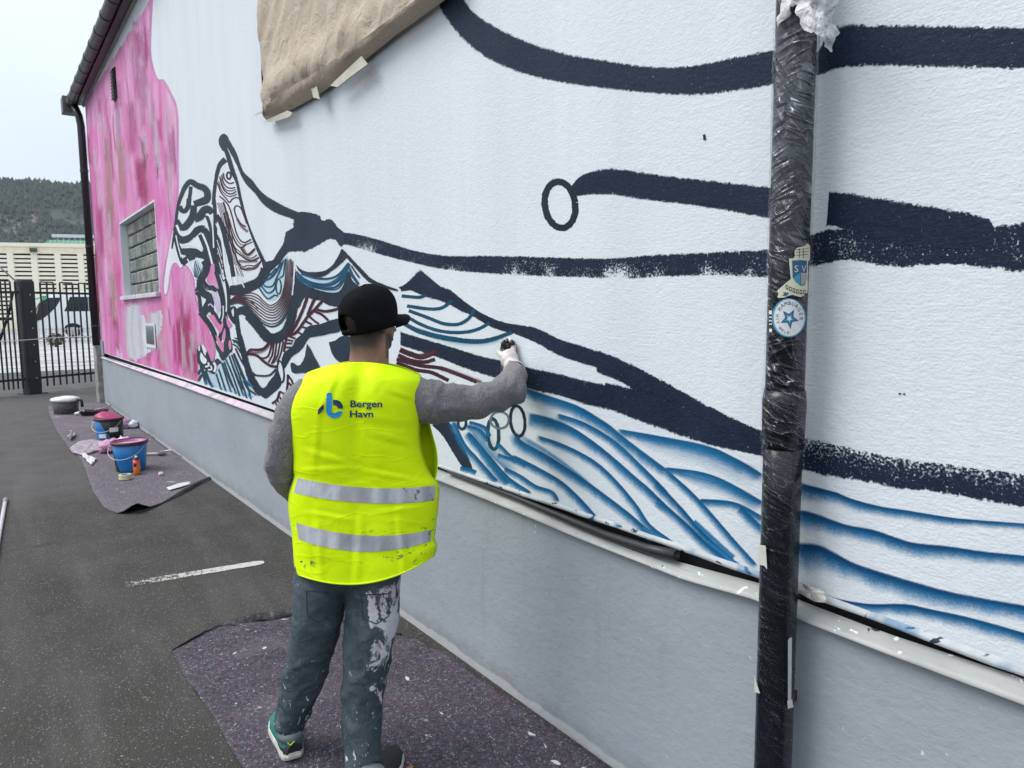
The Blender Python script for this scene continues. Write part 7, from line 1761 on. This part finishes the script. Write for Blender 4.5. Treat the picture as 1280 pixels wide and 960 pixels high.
for i in range(23):
    a = lerp(-1.12, 1.12, i/22); row = []
    for k in range(9):
        s = k/8; ext_ = 0.072*math.cos(a)**0.55 if abs(a) < 1.11 else 0.0
        x = 0.0945*math.sin(a)*(1+0.02*s); y = 0.112*math.cos(a) + ext_*s; z = -0.034 + 0.016*(1-(math.sin(a))**2)*1.0 - 0.010*s - 0.020*(math.sin(a)**2)*s + 0.008
        row.append(cp(x, y, z))
    rows.append(row)
mb.grid(rows); ob = mb.build('brim', M_cap, capo, smooth=True); md = ob.modifiers.new('t', 'SOLIDIFY'); md.thickness = 0.0045; md.offset = 0
for th in (R_(62), R_(-62), R_(118), R_(-118)):
    c0 = cp(*crown(th, 0.52, 0.0005)); nrm = (c0-HC).normalized(); mb = MB(); mb.tube([c0, c0+nrm*0.0015], 0.003, 8); mb.build('eyelet', plain('eyelet', (0.02, 0.02, 0.021), 0.7), capo)

# ---- gloved hand holding a spray can
WR = AR[-1]; hdir = (AR[-1]-AR[-2]).normalized(); hand = WR + hdir*0.050 + Vector((-0.006, 0, 0.014))
side = Vector((0, 0, 1)).cross(hdir).normalized()        # to the left of the reaching direction
can_c = hand + hdir*0.045 + Vector((0.0, 0, -0.035))
def glove_mat():
    t = NT('pale_latex_glove'); p = t.obj(); c = t.mix(t.mapr(t.noise(p, 26, 4), 0.4, 0.65), (0.62, 0.53, 0.51), (0.74, 0.71, 0.70))
    return t.set(Base_Color=c, Roughness=0.45, Normal=t.bump(t.noise(p, 60, 4, 0.6, 0.8), 0.7, 0.004))
mb = MB(); mb.tube([WR - hdir*0.035, WR, WR+hdir*0.03, hand], [0.042,0.034,0.034,0.038], 16)
mb.ball(hand, 0.038, 0.030, 0.044, 16, 12)
for k in range(4):           # fingers wrap the can
    z0 = 0.022 - 0.021*k; r0 = hand + hdir*0.012 - side*0.030 + Vector((0, 0, z0)); ln = [0.95, 1.0, 0.95, 0.8][k]
    if k == 0:               # index finger over the nozzle
        mb.tube([hand - side*0.018 + Vector((0,0,0.030)), hand - side*0.020 + hdir*0.02 + Vector((0,0,0.058)), hand - side*0.010 + hdir*0.045 + Vector((0,0,0.070)), can_c + Vector((0,0,0.105)) - side*0.004], [0.0115,0.0105,0.0098,0.0085], 10)
    else:
        mb.tube([r0, r0 + hdir*0.035*ln - side*0.010, r0 + hdir*0.068*ln + side*0.004, r0 + hdir*0.080*ln + side*0.034], [0.0115,0.0105,0.0098,0.0082], 10)
mb.tube([hand + side*0.026 + Vector((0,0,0.012)), hand + side*0.040 + hdir*0.022 + Vector((0,0,0.020)), hand + side*0.038 + hdir*0.052 + Vector((0,0,0.014)), hand + side*0.024 + hdir*0.074 + Vector((0,0,0.008))], [0.0145,0.0125,0.011,0.009], 10)
glove = remesh(mb, 'glove', 0.004, glove_mat(), man, 3)
mb = MB(); q = WR - hdir*0.035; mb.tube([q - hdir*0.006, q, q+hdir*0.012], [0.044,0.0465,0.043], 18, cap=False); mb.build('cuff', plain('glove_cuff', (0.62, 0.55, 0.54), 0.5), glove, smooth=True)
cw = MAN + RT*can_c.x + FW*can_c.y
can2 = empty('spray_can', (cw.x, cw.y, can_c.z-0.10)); tag(can2, 'black topped spray can held in the gloved hand against the mural', 'spray can')
can(can2, 0.030, 0.205, plain('dark_can', (0.03, 0.035, 0.04), 0.35, 0.2), plain('can_shoulder_b', (0.02, 0.02, 0.02), 0.35), plain('black_nozzle', (0.008, 0.008, 0.010), 0.4))
for dx, dz, hgt in ((-0.022, 0.050, 0.026), (0.016, 0.054, 0.022)):     # dark fingertips of the glove above the knuckles
    q = hand + side*(-dx)*1.0 + hdir*0.010 + Vector((0, 0, dz)); mb = MB(); mb.tube([q, q+Vector((0, 0, hgt*0.5))+hdir*0.004, q+Vector((0, 0, hgt))-side*(-dx)*0.3], [0.012,0.011,0.005], 10); mb.build('dark_fingertip', plain('dark_tip', (0.012, 0.013, 0.016), 0.5), glove, smooth=True)
# ================================================================== pale air between here and the hill
tH = NT('haze_air'); tH.n.remove(tH.b); pv = tH.new('ShaderNodeVolumePrincipled'); pv.inputs['Color'].default_value = (0.82, 0.88, 0.95, 1); pv.inputs['Density'].default_value = 0.00009; pv.inputs['Anisotropy'].default_value = 0.0
tH.l.new(pv.outputs[0], tH.out.inputs['Volume'])
mb = MB(); mb.box(-2600, 900, -1500, 2600, -4.0, hz*1.35+30)
tag(mb.build('haze', tH.m), kind='stuff')
